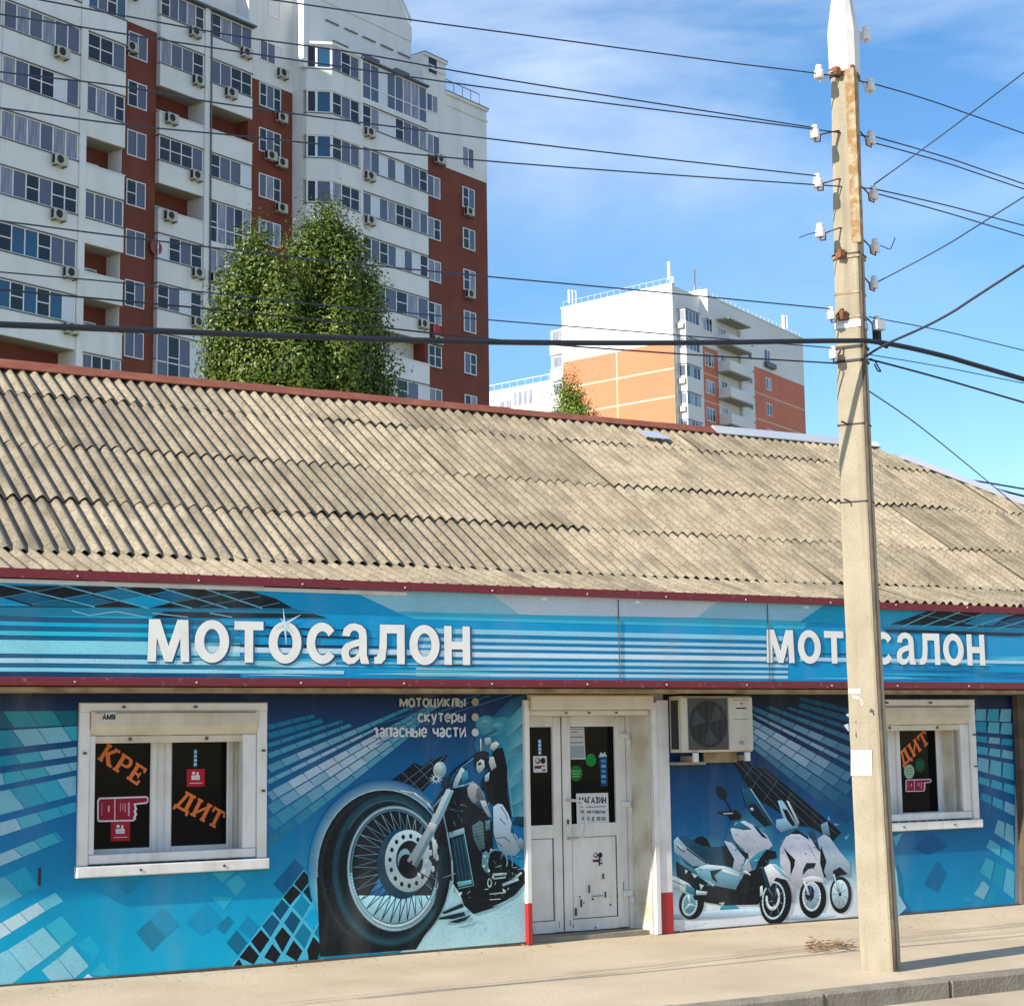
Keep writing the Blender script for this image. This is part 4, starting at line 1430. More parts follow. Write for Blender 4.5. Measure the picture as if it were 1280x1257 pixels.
# pale sky and ground of the photograph in the banner
pr.poly([(657, 868), (640, 872), (600, 910), (592, 930), (600, 950), (630, 940), (640, 1020), (657.5, 1022)], [(20, 70, 110), (20, 70, 110), (24, 100, 140), (16, 96, 150), (10, 110, 165), (60, 140, 172), (120, 176, 190), (120, 178, 192)])
for x, y, rx, ry, c in ((645, 885, 10, 5, (110, 160, 176)), (636, 900, 14, 6, (130, 172, 184)), (620, 908, 14, 7, (112, 160, 178)), (648, 960, 8, 9, (150, 186, 194)), (640, 945, 7, 8, (130, 176, 190)), (650, 995, 8, 10, (150, 190, 200)), (645, 1012, 9, 7, (160, 196, 204)), (652, 875, 5, 4, (120, 168, 180)), (606, 903, 8, 6, (140, 176, 184))):
    if x > 632:
        continue
    c2_ = (44, 124, 162)
    c = lerp(c2_, c, .5)
    if x + rx * 1.5 > 657:
        x = 657 - rx * 1.5
    pr.ring(x, y, rx * 1.5, ry * 1.5, .35, c2_, -20, 20, c)
    pr.ell(x, y, rx * .55, ry * .55, c, -20, 16)
for q_ in ([(634, 950), (657, 936), (657, 958), (636, 972)], [(638, 985), (657, 972), (657, 996), (640, 1004)], [(640, 1006), (657, 998), (657, 1020), (642, 1020)], [(628, 908), (657, 876), (657, 900), (634, 922)], [(632, 924), (657, 904), (657, 926), (633, 940)]):
    pr.poly(q_, [(40, 120, 158), (92, 158, 180), (140, 184, 196), (70, 142, 170)])
pr.poly([(657.8, 1020), (645, 1020), (640, 1030), (657.8, 1034)], (10, 60, 84))
pr.poly([(556, 1100), (657.8, 1086), (657.8, 1176.6), (500, 1190.0), (540, 1150)], [(160, 204, 214), (150, 198, 210), (170, 210, 216), (176, 214, 220), (160, 204, 214)])
for k in range(46):
    x = random.uniform(545, 655)
    y = random.uniform(1125, 1174)
    if y < 1120 + (640 - x) * .45:
        continue
    pr.poly([(x, y), (x + random.uniform(2, 7), y - .6), (x + random.uniform(1, 5), y + random.uniform(.6, 1.6))], lerp((110, 176, 192), (190, 222, 226), random.random()))
# white glow round the tyre
glow(pr, 480, 1088, 95, 114, .88, (130, 172, 190), lambda x, y: ramp(bgd, (y - 862) / (left_bottom(x) - 862)), 140, 310)
pr.poly(Print.epts(480, 1088, 84, 102, 0, 40), (150, 182, 194))
pr.poly([(396, 1095), (400, 1195.5), (520, 1186), (536, 1160), (470, 1140)], (14, 18, 22))
pr.ell(480, 1088, 83, 101, (12, 18, 24), n=48)
pr.ring(480, 1088, 82, 100, .93, (10, 14, 18), n=48, col2=(30, 44, 50), a0=120, a1=290)
pr.ell(486.5, 1087, 73, 97, (8, 26, 34), n=48)
pr.ring(486.5, 1087, 72.5, 96.5, .94, (6, 18, 24), n=52, col2=(26, 76, 90))
pr.ring(487, 1086.8, 68.2, 91, .93, (26, 76, 90), n=52, col2=(10, 40, 50))
pr.ring(487.5, 1086.5, 63.6, 85, .94, (10, 40, 50), n=52, col2=(4, 14, 20))
pr.ring(487, 1085, 64, 86, .965, (64, 108, 120), n=36, a0=215, a1=310, col2=(20, 50, 60))
pr.ell(493, 1085, 59.5, 79, (16, 44, 56), n=44)
pr.ring(493, 1085, 59.4, 78.8, .965, (40, 92, 112), n=52, col2=(186, 214, 222))
pr.ring(493, 1084.6, 57.3, 76.2, .965, (176, 206, 216), n=52, col2=(36, 80, 100))
pr.ring(493, 1084.3, 55.2, 73.6, .96, (20, 52, 70), n=52, col2=(110, 160, 180))
pr.ell(493, 1083.5, 52.6, 70.6, (8, 14, 22), n=44)
# lit ground and blue seen through the lower spokes
low = [p for p in Print.epts(493, 1083.5, 52.4, 70.4, 0, 60) if p[1] > 1118]
pr.poly(sorted(low, key=lambda p: math.atan2(p[1] - 1118, p[0] - 493)), (150, 196, 210))
pr.poly([(461, 1118), (475, 1095), (486, 1116), (480, 1120)], (14, 100, 170))
for k in range(30):
    a = 2 * math.pi * k / 30
    for da in (-.34, .34):
        x0_, y0_ = 508 + 17 * math.cos(a + da), 1077 + 22 * math.sin(a + da)
        x1_, y1_ = 493 + 52 * math.cos(a), 1083.5 + 69.5 * math.sin(a)
        if abs(math.sin(a)) < .1 and math.cos(a) > 0:
            continue
        dark = y1_ > 1124
        pr.line([(x0_, y0_), (x1_, y1_)], .9 if dark else .75, (14, 24, 34) if dark else lerp((60, 100, 124), (130, 165, 180), random.random()))
pr.ring(493, 1084, 56, 75, .945, (128, 176, 194), n=44, a0=20, a1=175)
pr.ring(493, 1084, 55, 73.6, .97, (196, 216, 222), n=30, a0=35, a1=120)
# brake disc
pr.ell(503, 1079, 32, 44, (10, 58, 80), n=36)
pr.ell(506, 1053, 18, 15, (80, 150, 178), 0, 20)
pr.ell(510.5, 1075.5, 29.5, 39, (178, 200, 206), n=36)
pr.ell(512, 1074, 17, 24, (12, 18, 26), n=30)
pr.ell(505, 1073, 8, 13, (120, 160, 172), 10, 18)
pr.ell(508, 1080, 9.5, 13, (6, 8, 12), 0, 20)
for k in range(13):
    a = R_(40 + 285 * k / 12)
    pr.ell(510.5 + 23 * math.cos(a) - 0, 1075.5 + 31 * math.sin(a), 2.2, 3.1, (10, 16, 22), 0, 10)
# dark parts behind the fork
pr.poly([(548, 1003), (562, 985), (585, 984), (590, 1003), (602, 1010), (615, 1026), (617, 1062), (640, 1076), (656, 1088), (656, 1104), (644, 1118), (617, 1134), (592, 1142), (580, 1131), (575, 1116), (562, 1098), (556, 1070), (548, 1050), (540, 1030)], (10, 18, 26))
pr.poly([(536, 1060), (548, 1040), (558, 1062), (561, 1095), (552, 1125), (540, 1140), (548, 1105), (546, 1080)], (8, 34, 44))
pr.poly([(543, 1045), (549, 1035), (553, 1052), (548, 1072), (541, 1080), (536, 1072)], (10, 14, 20))
for x, y in ((541, 1050), (545, 1058), (538, 1066), (533, 1078), (546, 1072), (541, 1086), (528, 1070), (530, 1090), (524, 1094)):
    pr.poly([(x - 2.4, y - 3.5), (x + 1.5, y - 4.5), (x + 2.6, y + 2), (x - 1, y + 4)], (186, 202, 206))
pr.poly([(540, 1048), (545, 1049), (547, 1071), (542, 1073)], (196, 208, 210))
# mudguard edge and fork
pr.line([(500, 987.5), (518, 991), (534, 1003), (544, 1015)], [1.4, 2.4, 2.4, 1.4], (196, 206, 208))
pr.line([(553, 1012), (559, 1040), (565, 1075), (566, 1100), (562, 1112)], [1.2, 1.6, 2.4, 2.2, 1], (120, 160, 176))
pr.poly([(557.5, 985), (567, 988), (556, 1015), (548, 1031), (521, 1084), (508.6, 1075), (524, 1050), (538, 1027), (546, 1005)], (182, 200, 204))
pr.poly([(563, 988), (567, 988.5), (556, 1015), (548, 1031), (521, 1084), (517, 1081), (545, 1026)], (120, 158, 170))
pr.line([(538, 1028), (548, 1031)], 1.2, (110, 140, 150))
pr.poly([(537, 1027), (533, 1036), (541, 1040), (546, 1030)], (206, 216, 216))
pr.poly([(541, 1008), (553, 988), (560, 982), (550, 1002), (543, 1018)], (12, 20, 28))
pr.line([(540, 1010), (562, 985)], 1.3, (170, 190, 196))
pr.line([(510, 1083), (535, 1096), (560, 1097), (575, 1086), (583, 1066)], 1.2, (14, 20, 28))
pr.line([(553, 1097), (570, 1091), (582, 1074), (584, 1060)], .9, (110, 140, 150))
pr.ell(514, 1077, 1.6, 2.2, (20, 30, 36), 0, 8)
# head, bars and headlight
pr.poly([(566, 982), (570, 985), (581, 962), (577, 958), (569, 972)], (190, 206, 210))
pr.ell(549.5, 962, 8.2, 10.6, (150, 184, 190), 8, 22)
pr.ell(548, 960, 5, 7, (196, 216, 218), 8, 16)
for k in range(10):
    a = 2 * math.pi * k / 10 + .2
    pr.poly([(545 + 2.6 * math.cos(a + .5), 973 + 2.6 * math.sin(a + .5)), (545 + 9 * math.cos(a), 973 + 7 * math.sin(a)), (545 + 2.6 * math.cos(a - .5), 973 + 2.6 * math.sin(a - .5))], (206, 224, 226))
pr.poly([(556, 972), (562, 970), (566, 980), (560, 986), (552, 984)], (26, 48, 60))
pr.line([(560, 976), (565, 966), (578, 955), (596, 944), (604, 939)], [2, 2.6, 2.4, 2.4, 3.4], (12, 24, 34))
pr.line([(570, 964), (592, 947)], .8, (120, 170, 190))
pr.line([(566, 984), (580, 981), (592, 977)], 1.6, (150, 190, 200))
pr.poly([(577, 966), (584, 962), (586, 972), (578, 978)], (70, 140, 170))
# tank, arm and rider
pr.poly([(584, 985), (588, 979), (594, 978), (600, 984), (605, 993), (607, 1001), (599, 1006), (590, 1002), (585, 994)], (164, 166, 166))
pr.poly([(596, 984), (600, 984), (607, 1001), (599, 1006), (594, 1003)], (96, 104, 110))
pr.poly([(600, 1000), (607, 1000), (612, 1014), (614, 1021), (610, 1020), (603, 1008)], (180, 188, 188))
pr.poly([(602, 976), (610, 965), (616, 940), (622, 935), (628, 934), (631, 944), (634, 958), (634, 975), (634, 990), (637, 1008), (640.5, 1024), (636, 1019), (630, 1006), (624, 1002), (616, 1006), (609, 1000), (608, 990), (603, 986)], (10, 14, 18))
pr.ell(602, 953, 9.5, 9.5, (10, 14, 20), -20, 22)
pr.poly([(596, 953), (601, 948.5), (605, 950), (606, 958), (602, 964), (598, 966), (595.5, 961)], (186, 202, 202))
pr.poly([(597, 953.6), (601, 951.6), (602, 955), (598.4, 957)], (20, 28, 36))
pr.poly([(612, 946), (617, 945), (620.5, 958), (614, 963), (611, 953)], (176, 190, 188))
pr.poly([(606, 969), (612, 964), (611, 975), (606, 977)], (176, 196, 196))
pr.poly([(600, 923), (601.5, 923), (602, 938), (600.2, 939)], (206, 220, 220))
pr.poly([(606, 922), (613, 921), (614, 928), (609, 932), (606, 929)], (150, 178, 182))
pr.poly([(612, 935), (614, 929), (620, 926), (624, 929), (622, 933), (617, 938)], (196, 208, 206))
pr.poly([(595, 941), (602, 938), (610, 939), (612, 944), (604, 948), (596, 947)], (14, 26, 34))
pr.line([(603, 921), (612, 917), (622, 912)], 1.4, (40, 70, 90))
pr.poly([(616.5, 1008), (622, 1004), (628, 1005), (635, 1016), (639.6, 1028), (638, 1040), (644, 1042), (650, 1052), (652, 1060), (644, 1069), (632, 1068), (622, 1058), (617, 1040)], (178, 198, 212))
for q in ([(626, 1008), (633, 1018), (634, 1024)], [(624, 1022), (632, 1030)], [(620, 1047), (630, 1046), (638, 1052)], [(621, 1052), (628, 1058)], [(640, 1034), (642, 1044), (646, 1050)]):
    pr.line(q, 1.0, (30, 52, 84))
# engine
pr.poly([(590, 1032), (600, 1025), (604, 1028), (606, 1060), (599, 1062), (592, 1048)], (84, 122, 126))
for k in range(7):
    pr.line([(591.5, 1034 + 4 * k), (605, 1031 + 4 * k)], .7, (30, 52, 58))
pr.poly([(606, 1026), (612, 1024), (613, 1036), (607, 1038)], (80, 128, 140))
pr.poly([(561, 1040), (580, 1034), (581, 1041), (562, 1047)], (140, 180, 194))
pr.poly([(563, 1049), (580, 1043), (592, 1104), (572, 1109)], (12, 40, 56))
for k in range(4):
    pr.line([(567 + 4 * k, 1049 - 1.2 * k), (575 + 4.4 * k, 1105 - 1.2 * k)], .8, (44, 92, 112))
pr.line([(580.5, 1042), (592, 1106), (573, 1110)], 1.2, (116, 164, 182))
pr.poly([(571, 1102), (589, 1099), (590, 1104), (573, 1108)], (96, 148, 168))
pr.poly([(603, 1066), (608, 1063), (613, 1070), (613, 1086), (607, 1090), (602, 1082)], (96, 140, 152))
for x, y in ((606, 1070), (610, 1076), (605, 1082), (611, 1088), (614, 1062), (616, 1096)):
    pr.ell(x, y, 1.6, 1.8, (190, 206, 208), 0, 8)
pr.ring(621, 1077, 14, 17, .86, (110, 150, 166), n=24, a0=170, a1=380)
pr.ell(621, 1078, 11, 14, (8, 14, 20), 0, 22)
pr.ring(633, 1078, 8, 15, .86, (120, 154, 166), n=16, a0=200, a1=380)
for a, b, wv in (((616, 1093), (633, 1091.5), 3.2), ((617, 1098), (632, 1096), 1.8), ((628, 1106), (648, 1098), 3.6), ((640, 1100), (652, 1090), 2.6), ((612, 1117), (632, 1115), 1.4), ((612, 1124), (626, 1123), 1.2), ((616, 1133), (632, 1126), 1.0)):
    pr.line([a, b], wv, (146, 178, 184))
pr.ring(612, 1103, 3, 6, .6, (150, 178, 184), n=14)
pr.poly([(645, 1052), (650, 1046), (655, 1050), (655, 1060), (650, 1062)], (120, 156, 166))
for x, y in ((648, 1070), (652, 1076), (644, 1084), (650, 1086)):
    pr.line([(x - 3, y), (x + 3, y - .5)], 1.0, (120, 156, 166))
pr.poly([(628, 1110), (633, 1113), (629, 1114)], (200, 214, 214))
# small highlights of chrome and pipes
rq = random.Random(21)
for k in range(150):
    x, y = rq.uniform(556, 654), rq.uniform(1000, 1122)
    if y < 1030 and x > 612 or (x < 594 and 1040 < y < 1110) or (x > 614 and y < 1068) or (y > 1104 and x > 636) or x > 654 - (y - 1060) * .2 * (y > 1060):
        continue
    a_ = rq.uniform(0, 3.14)
    l_, w_ = rq.uniform(1.2, 4.2), rq.uniform(.4, 1.1)
    pr.line([(x - l_ * math.cos(a_), y - l_ * math.sin(a_)), (x + l_ * math.cos(a_), y + l_ * math.sin(a_))], w_, lerp((8, 20, 30), (170, 196, 204), rq.random() ** 1.6))
# shadow shards on the ground
for q in ([(552, 1140), (578, 1128), (580, 1133), (556, 1142)], [(550, 1146), (580, 1139), (582, 1144), (566, 1148), (548, 1149)], [(560, 1152), (580, 1146), (590, 1142), (582, 1150), (572, 1153)]):
    pr.poly(q, (16, 34, 50))
pr.poly([(571, 1116), (578, 1114), (575, 1120)], (200, 218, 220))
pr.build('motorcycle_print', ban)

# --- words at the top right of the banner
pr = Print(BY - .020)
text(pr, 'мотоциклы', 500.5, 882.5, 581, 9.5, 2.4, (168, 170, 172), .0)  # words grow greyer upwards: the sign's shade put into the letter colours
pr.build('word_print', ban)
pr = Print(BY - .020)
text(pr, 'скутеры', 523, 901.5, 581, 9.5, 2.4, (186, 192, 198))
pr.build('word_print', ban)
pr = Print(BY - .020)
text(pr, 'запасные части', 467.5, 920.3, 581.5, 10.5, 2.4, (205, 214, 222))
for y, c in ((877, (150, 140, 128)), (896, (170, 166, 158)), (915, (196, 206, 210))):  # bullets dimmed upwards the same way, shade in the colour
    pb_ = Print(BY - .020)
    pb_.ell(594, y, 4.6, 5, c, 0, 18)
    pb_.build('bullet_print', ban)
pr.build('word_print', ban)
# tear with a bolt in the vinyl
MB().box(at(47.5, 1100, BY).x, at(51, 1100, BY).x, BY - .004, BY - .002, at(48, 1106, BY).z, at(48, 1084, BY).z).build('tear', M['black'], ban)

MB().box(.5, 8.28, -.022, -.016, 0.0, .016).build('gap_shade_strip', M['darkpost'], ban)  # dark strip added for the shaded gap between banner and pavement
# ------------------------------------------------------------------ right banner
ban2 = thing('printed_banner', 'blue vinyl banner with three white scooters right of the door', 'banner', (11.5, -.01, 0))


def rb(x):
    return 1165.5 - (x - 838) * .0755


bgd2 = [(0.0, (2, 16, 40)), (.14, (2, 28, 62)), (.34, (0, 56, 108)), (.56, (0, 82, 142)), (.70, (40, 118, 168)), (.82, (168, 200, 214)), (.88, (220, 227, 232)), (1.0, (222, 226, 230))]
bgd3 = [(0.0, (4, 24, 56)), (.14, (2, 44, 88)), (.34, (0, 66, 122)), (.62, (0, 86, 146)), (.80, (0, 112, 176)), (1.0, (0, 122, 184))]  # these two gradients also mix printed navy with painted fascia shade
pr = Print(BY)
yy = pr.nxt()


def bg2(xa, xb, ta, tb, nx_, ny_):
    for i in range(nx_):
        for j in range(ny_):
            q, c = [], []
            for (fx, ft) in ((i, j), (i + 1, j), (i + 1, j + 1), (i, j + 1)):
                x = xa + (xb - xa) * fx / nx_
                t = ta + (tb - ta) * ft / ny_
                q.append((x, 866 + (rb(x) - 866) * t))
                k = min(1, max(0, (x - 1075) / 55))
                c.append(lerp(ramp(bgd2, t), ramp(bgd3, t), k))
            pr.poly(q, c, yy)


bg2(829, 1074, 0, 1, 8, 24)
bg2(1203, 1269, 0, 1, 3, 16)
bg2(1074, 1203, 0, .10, 4, 2)
bg2(1074, 1203, .60, 1, 6, 10)
rows = []
for i, (a, b) in enumerate(ROWS):
    xe = [1000, 1000, 985, 960, 925, 930, 925, 925, 930, 940][i]
    rows.append((a * 1.02, b * 1.02, xe))


def fcol2(ri, d):
    x = d / 261.0
    k = math.exp(-((x - .80 + .05 * (ri - 5)) / .30) ** 2) * math.exp(-((ri - 6.2) / 3.2) ** 2)
    return lerp((0, 66, 110), (150, 178, 200), min(1, k * random.uniform(.9, 1.2)))


fan(pr, 802, 823, 1, 1066, None, rows, fcol2, 19)
pr.poly([(914, 950), (934, 951), (944, 958), (956, 960), (986, 984), (1052, 1040), (1040, 1052), (1000, 1042), (985, 1022), (950, 1000), (936, 984)], (6, 12, 24))
for a, b in (((920, 951), (1000, 1040)), ((928, 951), (1018, 1040)), ((938, 954), (1036, 1042)), ((950, 958), (1046, 1042)), ((940, 985), (952, 966)), ((955, 1000), (972, 974)), ((930, 972), (940, 958)), ((975, 1012), (990, 990))):
    pr.line([a, b], .7, (78, 96, 116))
# tile bands right of the window
for xa, ya, xb, yb, xc, yc, xd, yd, n in ((1217, 886, 1264, 886, 1217, 900, 1264, 902, 3), (1217, 901.5, 1265, 903.5, 1217, 914, 1266, 918, 3), (1218, 919, 1266, 924, 1218, 926, 1266, 932, 3), (1219, 932, 1266, 939, 1219, 941, 1267, 949, 3), (1220, 946, 1267, 955, 1220, 962, 1268, 975, 3),
                                          (1221, 970, 1268, 982, 1222, 978, 1269, 993, 3), (1224, 990, 1268, 1006, 1225, 998, 1269, 1020, 3), (1247, 1024, 1268, 1032, 1242, 1040, 1268, 1056, 2), (1237, 1048, 1268, 1067, 1232, 1058, 1268, 1082, 2), (1230, 1071, 1268, 1090, 1224, 1088, 1268, 1124, 3), (1228, 1100, 1250, 1117, 1217, 1117, 1243, 1131, 2)):
    y = pr.nxt()
    for k in range(n):
        f0, f1 = k / n + .015, (k + 1) / n - .015
        a = (xa + (xb - xa) * f0, ya + (yb - ya) * f0)
        b = (xa + (xb - xa) * f1, ya + (yb - ya) * f1)
        c = (xc + (xd - xc) * f1, yc + (yd - yc) * f1)
        d = (xc + (xd - xc) * f0, yc + (yd - yc) * f0)
        sk = -6 if n == 3 else 0
        pr.poly([(a[0] - sk * .4, a[1]), (b[0] - sk * .4 - 1.5, b[1]), c, d], random.choice([(20, 124, 172), (60, 144, 184), (112, 164, 190), (90, 158, 190)]), y)
for q, c in (([(1155, 1105), (1172, 1075), (1184, 1092), (1172, 1115)], (0, 92, 150)), ([(1116, 1046), (1128, 1040), (1120, 1058)], (80, 160, 190)), ([(1140, 1060), (1165, 1040), (1185, 1058), (1160, 1068)], (0, 78, 138)), ([(1200, 1128), (1208, 1118), (1216, 1126)], (30, 130, 186))):
    pr.poly(q, c)
pr.build('tile_print', ban2)

pr = Print(BY - .004)
pr.soft = .5
HL, SV, GR, BK, TL = (196, 204, 212), (150, 178, 194), (108, 154, 174), (10, 14, 20), (10, 64, 90)
# pale halos
for x, y, rx, ry in ((878, 1076, 46, 34), (940, 1056, 34, 48), (1000, 1070, 40, 38)):
    glow(pr, x, y, rx, ry, .5, (70, 134, 172), lambda x, y: ramp(bgd2, (y - 866) / (rb(x) - 866)), 0, 360)
    pr.ell(x, y, rx * .51, ry * .51, (70, 134, 172), 0, 28)
pr.ell(912, 1136, 12, 6, (40, 120, 160), 0, 16)
for x, y, rx, ry in ((900, 1142, 70, 5), (1010, 1145, 34, 3.5)):
    pr.ell(x, y, rx, ry, (176, 200, 216), -4, 20)
# third scooter
pr.poly([(1022, 1048), (1030, 1042), (1037, 1046), (1050, 1064), (1062, 1078), (1063, 1096), (1048, 1092), (1036, 1100), (1028, 1082)], (166, 184, 200))
pr.poly([(1026, 1030), (1034, 1026), (1038, 1044), (1028, 1042)], (120, 160, 184))
pr.poly([(1041, 1088), (1050, 1083), (1060, 1092), (1050, 1094), (1042, 1098)], BK)
pr.ell(1051, 1118, 13.8, 23, BK, 0, 28)
pr.ell(1050, 1117, 10.3, 18, (184, 206, 216), 0, 26)
pr.ell(1050, 1117, 2, 3, (30, 50, 60), 0, 10)
pr.line([(1042, 1092), (1049, 1116)], 2, (150, 184, 196))
for q in ([(1034, 1024), (1036, 1018), (1038, 1025)], [(1042, 1028), (1050, 1030), (1044, 1032)], [(1055, 1046), (1062, 1042), (1058, 1050)]):
    pr.poly(q, (120, 170, 196))
# second scooter
pr.poly([(972, 1000), (978, 1000), (996, 1028), (998, 1034), (988, 1036), (978, 1020)], (150, 186, 206))
pr.poly([(978, 1010), (984, 1012), (994, 1030), (988, 1034)], BK)
pr.poly([(983, 1000), (986, 1001), (999, 1027), (998, 1032)], (196, 212, 222))
pr.poly([(970, 1024), (982, 1022), (992, 1034), (976, 1040), (970, 1034)], (140, 180, 202))
pr.poly([(975, 1060), (982, 1046), (992, 1040), (1004, 1042), (1016, 1050), (1024, 1062), (1028, 1078), (1034, 1102), (1026, 1098), (1014, 1098), (1004, 1104), (996, 1110), (994, 1128), (986, 1128), (985, 1095), (975, 1080)], (190, 192, 204))
pr.poly([(984, 1044), (996, 1036), (1010, 1046), (1012, 1050), (1000, 1042), (988, 1042)], BK)
pr.poly([(979, 1058), (986, 1066), (994, 1074), (993, 1082), (988, 1094), (988, 1078)], BK)
pr.poly([(1004, 1086), (1008, 1078), (1020, 1078), (1018, 1084), (1010, 1086), (1003, 1094)], (20, 34, 40))
pr.poly([(1010, 1040), (1018, 1036), (1022, 1052), (1026, 1064), (1022, 1062), (1014, 1048)], TL)
pr.poly([(1026, 1056), (1033, 1076), (1030, 1088), (1033, 1097), (1030, 1096), (1025, 1078)], BK)
for k in range(5):
    pr.line([(1009 + 2.4 * k, 1055 + 4 * k), (1013 + 2 * k, 1058 + 4 * k)], .8, (120, 126, 140))
pr.ell(1016, 1122, 17, 25, BK, 0, 30)
pr.ell(1014.5, 1120, 11.6, 18.5, (148, 178, 196), 0, 26)
pr.ell(1012, 1116, 6, 10, (18, 30, 46), 0, 18)
pr.ring(1014.5, 1120, 11.6, 18.5, .84, (206, 218, 226), n=26)
pr.line([(1005, 1100), (1011, 1118)], 3, (190, 204, 210))
pr.poly([(1002, 1098), (1014, 1094), (1026, 1096), (1033, 1104), (1020, 1101), (1008, 1103)], (206, 210, 218))
# first scooter, rear to front
pr.ell(864.5, 1129, 15.5, 20, BK, 8, 28)
pr.ell(862, 1130, 10, 15, (96, 142, 160), 8, 24)
pr.ring(862, 1130, 9.6, 14.4, .8, (170, 194, 204), 8, 24)
for a in (20, 140, 260):
    pr.line([(862, 1129), (862 + 8 * math.cos(R_(a)), 1129 + 11 * math.sin(R_(a)))], 2.4, (190, 204, 208))
pr.poly([(845, 1076), (853, 1081), (872, 1094), (892, 1108), (886, 1128), (868, 1124), (862, 1108), (846, 1094)], (16, 26, 34))
pr.poly([(893, 1106), (920, 1111), (930, 1092), (944, 1086), (954, 1064), (962, 1062), (960, 1090), (956, 1112), (948, 1130), (905, 1131), (886, 1128), (880, 1118)], BK)
pr.poly([(836, 1092.5), (846, 1096), (860, 1103), (868, 1111), (868, 1119), (856, 1116), (836, 1105)], (186, 202, 208))
pr.poly([(857, 1104), (868, 1110), (868.6, 1119), (857, 1114)], (60, 120, 142))
pr.line([(837, 1098), (856, 1107)], 1, (40, 60, 74))
for q in ([(870, 1112), (884, 1114), (883, 1118), (870, 1118)], [(874, 1104), (880, 1106), (876, 1112)], [(864, 1090), (872, 1094), (868, 1097)], [(856, 1086), (860, 1088), (857, 1092)], [(898, 1128), (906, 1127), (904, 1131)]):
    pr.poly(q, (176, 194, 198))
pr.poly([(842, 1050), (847, 1045), (853, 1052), (866, 1064), (886, 1079), (884, 1082), (868, 1085), (852, 1074), (843, 1064)], SV)
pr.poly([(846, 1066), (866, 1082), (884, 1081), (870, 1086), (858, 1080)], (24, 78, 104))
pr.poly([(846, 1054), (858, 1060), (856, 1064), (848, 1059)], (206, 216, 220))
pr.line([(846, 1056), (851, 1062), (856, 1064)], 1.2, BK)
pr.line([(858, 1060), (884, 1079)], 1.8, (20, 30, 38))
pr.line([(860, 1059), (886, 1077)], .8, (180, 196, 204))
pr.poly([(848, 1047), (854, 1045), (868, 1050), (889, 1058), (900, 1058), (907, 1055.5), (913, 1064), (918, 1073), (916, 1084), (905, 1081), (887, 1080), (872, 1068), (858, 1058)], (10, 66, 92))
pr.poly([(902, 1058), (907, 1056), (918, 1073), (916, 1084), (906, 1080)], (8, 22, 30))
pr.poly([(867, 1051), (871, 1046), (878, 1044.5), (884, 1048), (889, 1058.5), (876, 1056)], (12, 20, 28))
pr.poly([(868, 1086), (874, 1082), (884, 1080), (905, 1082), (926, 1091), (920, 1111.5), (896, 1107), (884, 1098), (874, 1094)], GR)
pr.poly([(868, 1086), (884, 1080), (905, 1082), (926, 1090), (924, 1094), (904, 1086), (886, 1085)], (184, 202, 210))
pr.poly([(887.5, 1088), (903, 1085.5), (893, 1094), (898, 1104), (890, 1098)], (16, 30, 40))
pr.line([(903, 1087), (924, 1094)], 2.6, (206, 216, 220))
pr.poly([(905, 1050), (915, 1053), (931, 1072), (929, 1082), (922, 1090), (916, 1084), (918, 1073), (912, 1063)], (176, 192, 206))
pr.poly([(913, 1036), (920, 1028), (930, 1025), (942, 1031), (958, 1043), (966, 1056), (960, 1062), (950, 1068), (942, 1084), (933, 1092), (926, 1090), (934, 1073), (930, 1062), (917, 1050)], HL)
pr.poly([(914, 1034), (924, 1026), (940, 1036), (930, 1037)], (40, 110, 146))
pr.poly([(936, 1076), (946, 1066), (958, 1060), (950, 1072), (940, 1086)], (60, 130, 166))
pr.poly([(913.5, 1043), (926, 1062), (935, 1066), (936, 1072), (932, 1073), (925, 1064)], BK)
pr.line([(931, 1088), (938, 1093)], 2, (210, 216, 218))
pr.line([(926, 1092), (934, 1074)], 2.2, (140, 176, 194))
pr.poly([(941, 1031), (946, 1033), (960, 1048), (953, 1046)], (14, 40, 70))
pr.poly([(958, 1061), (970, 1064), (971, 1072), (960, 1074), (950, 1080), (948, 1088), (950, 1072)], (10, 16, 24))
pr.poly([(926, 985), (937, 984), (952, 1008), (966, 1031), (956, 1033), (940, 1018), (933, 1006)], (12, 74, 104))
pr.poly([(934, 1006), (944, 1004), (962, 1030), (956, 1033), (940, 1018)], (8, 26, 40))
pr.line([(938, 985), (968, 1031)], 1.2, (150, 186, 200))
pr.ell(940, 1011, 2.4, 2, (186, 204, 210), 30, 10)
pr.ell(902.5, 991, 5.4, 9, (12, 18, 26), -28, 18)
pr.line([(906, 998), (912, 1008), (915, 1016)], 1.6, BK)
pr.poly([(898, 1013.5), (912, 1014), (920, 1012), (928, 1019), (925, 1024), (914, 1025), (910, 1019), (899, 1017)], BK)
pr.line([(904, 1016.5), (916, 1016)], 1.4, (190, 206, 210))
pr.ell(969.5, 1124.5, 20, 31, BK, 4, 34)
pr.ring(967, 1125, 14.6, 24, .88, (180, 204, 214), 4, 30)
pr.ell(967.5, 1120, 9.6, 17, (20, 30, 40), 4, 24)
pr.ring(966, 1122, 9, 15.6, .70, (206, 216, 220), 4, 26, a0=-60, a1=190)
pr.ell(962, 1117, 3, 5, (12, 18, 22), 0, 10)
pr.poly([(951, 1082), (956, 1083), (963, 1108), (962, 1114), (957, 1108)], (14, 50, 66))
pr.poly([(955, 1084), (962, 1079), (970, 1080), (980, 1088), (988, 1100), (978, 1098), (970, 1096), (963, 1108), (960, 1098)], (214, 220, 224))
pr.poly([(964, 1080), (972, 1081), (988, 1100), (978, 1094)], (130, 172, 192))
pr.poly([(950, 1108), (953, 1106), (954, 1118), (950, 1120)], (200, 212, 214))
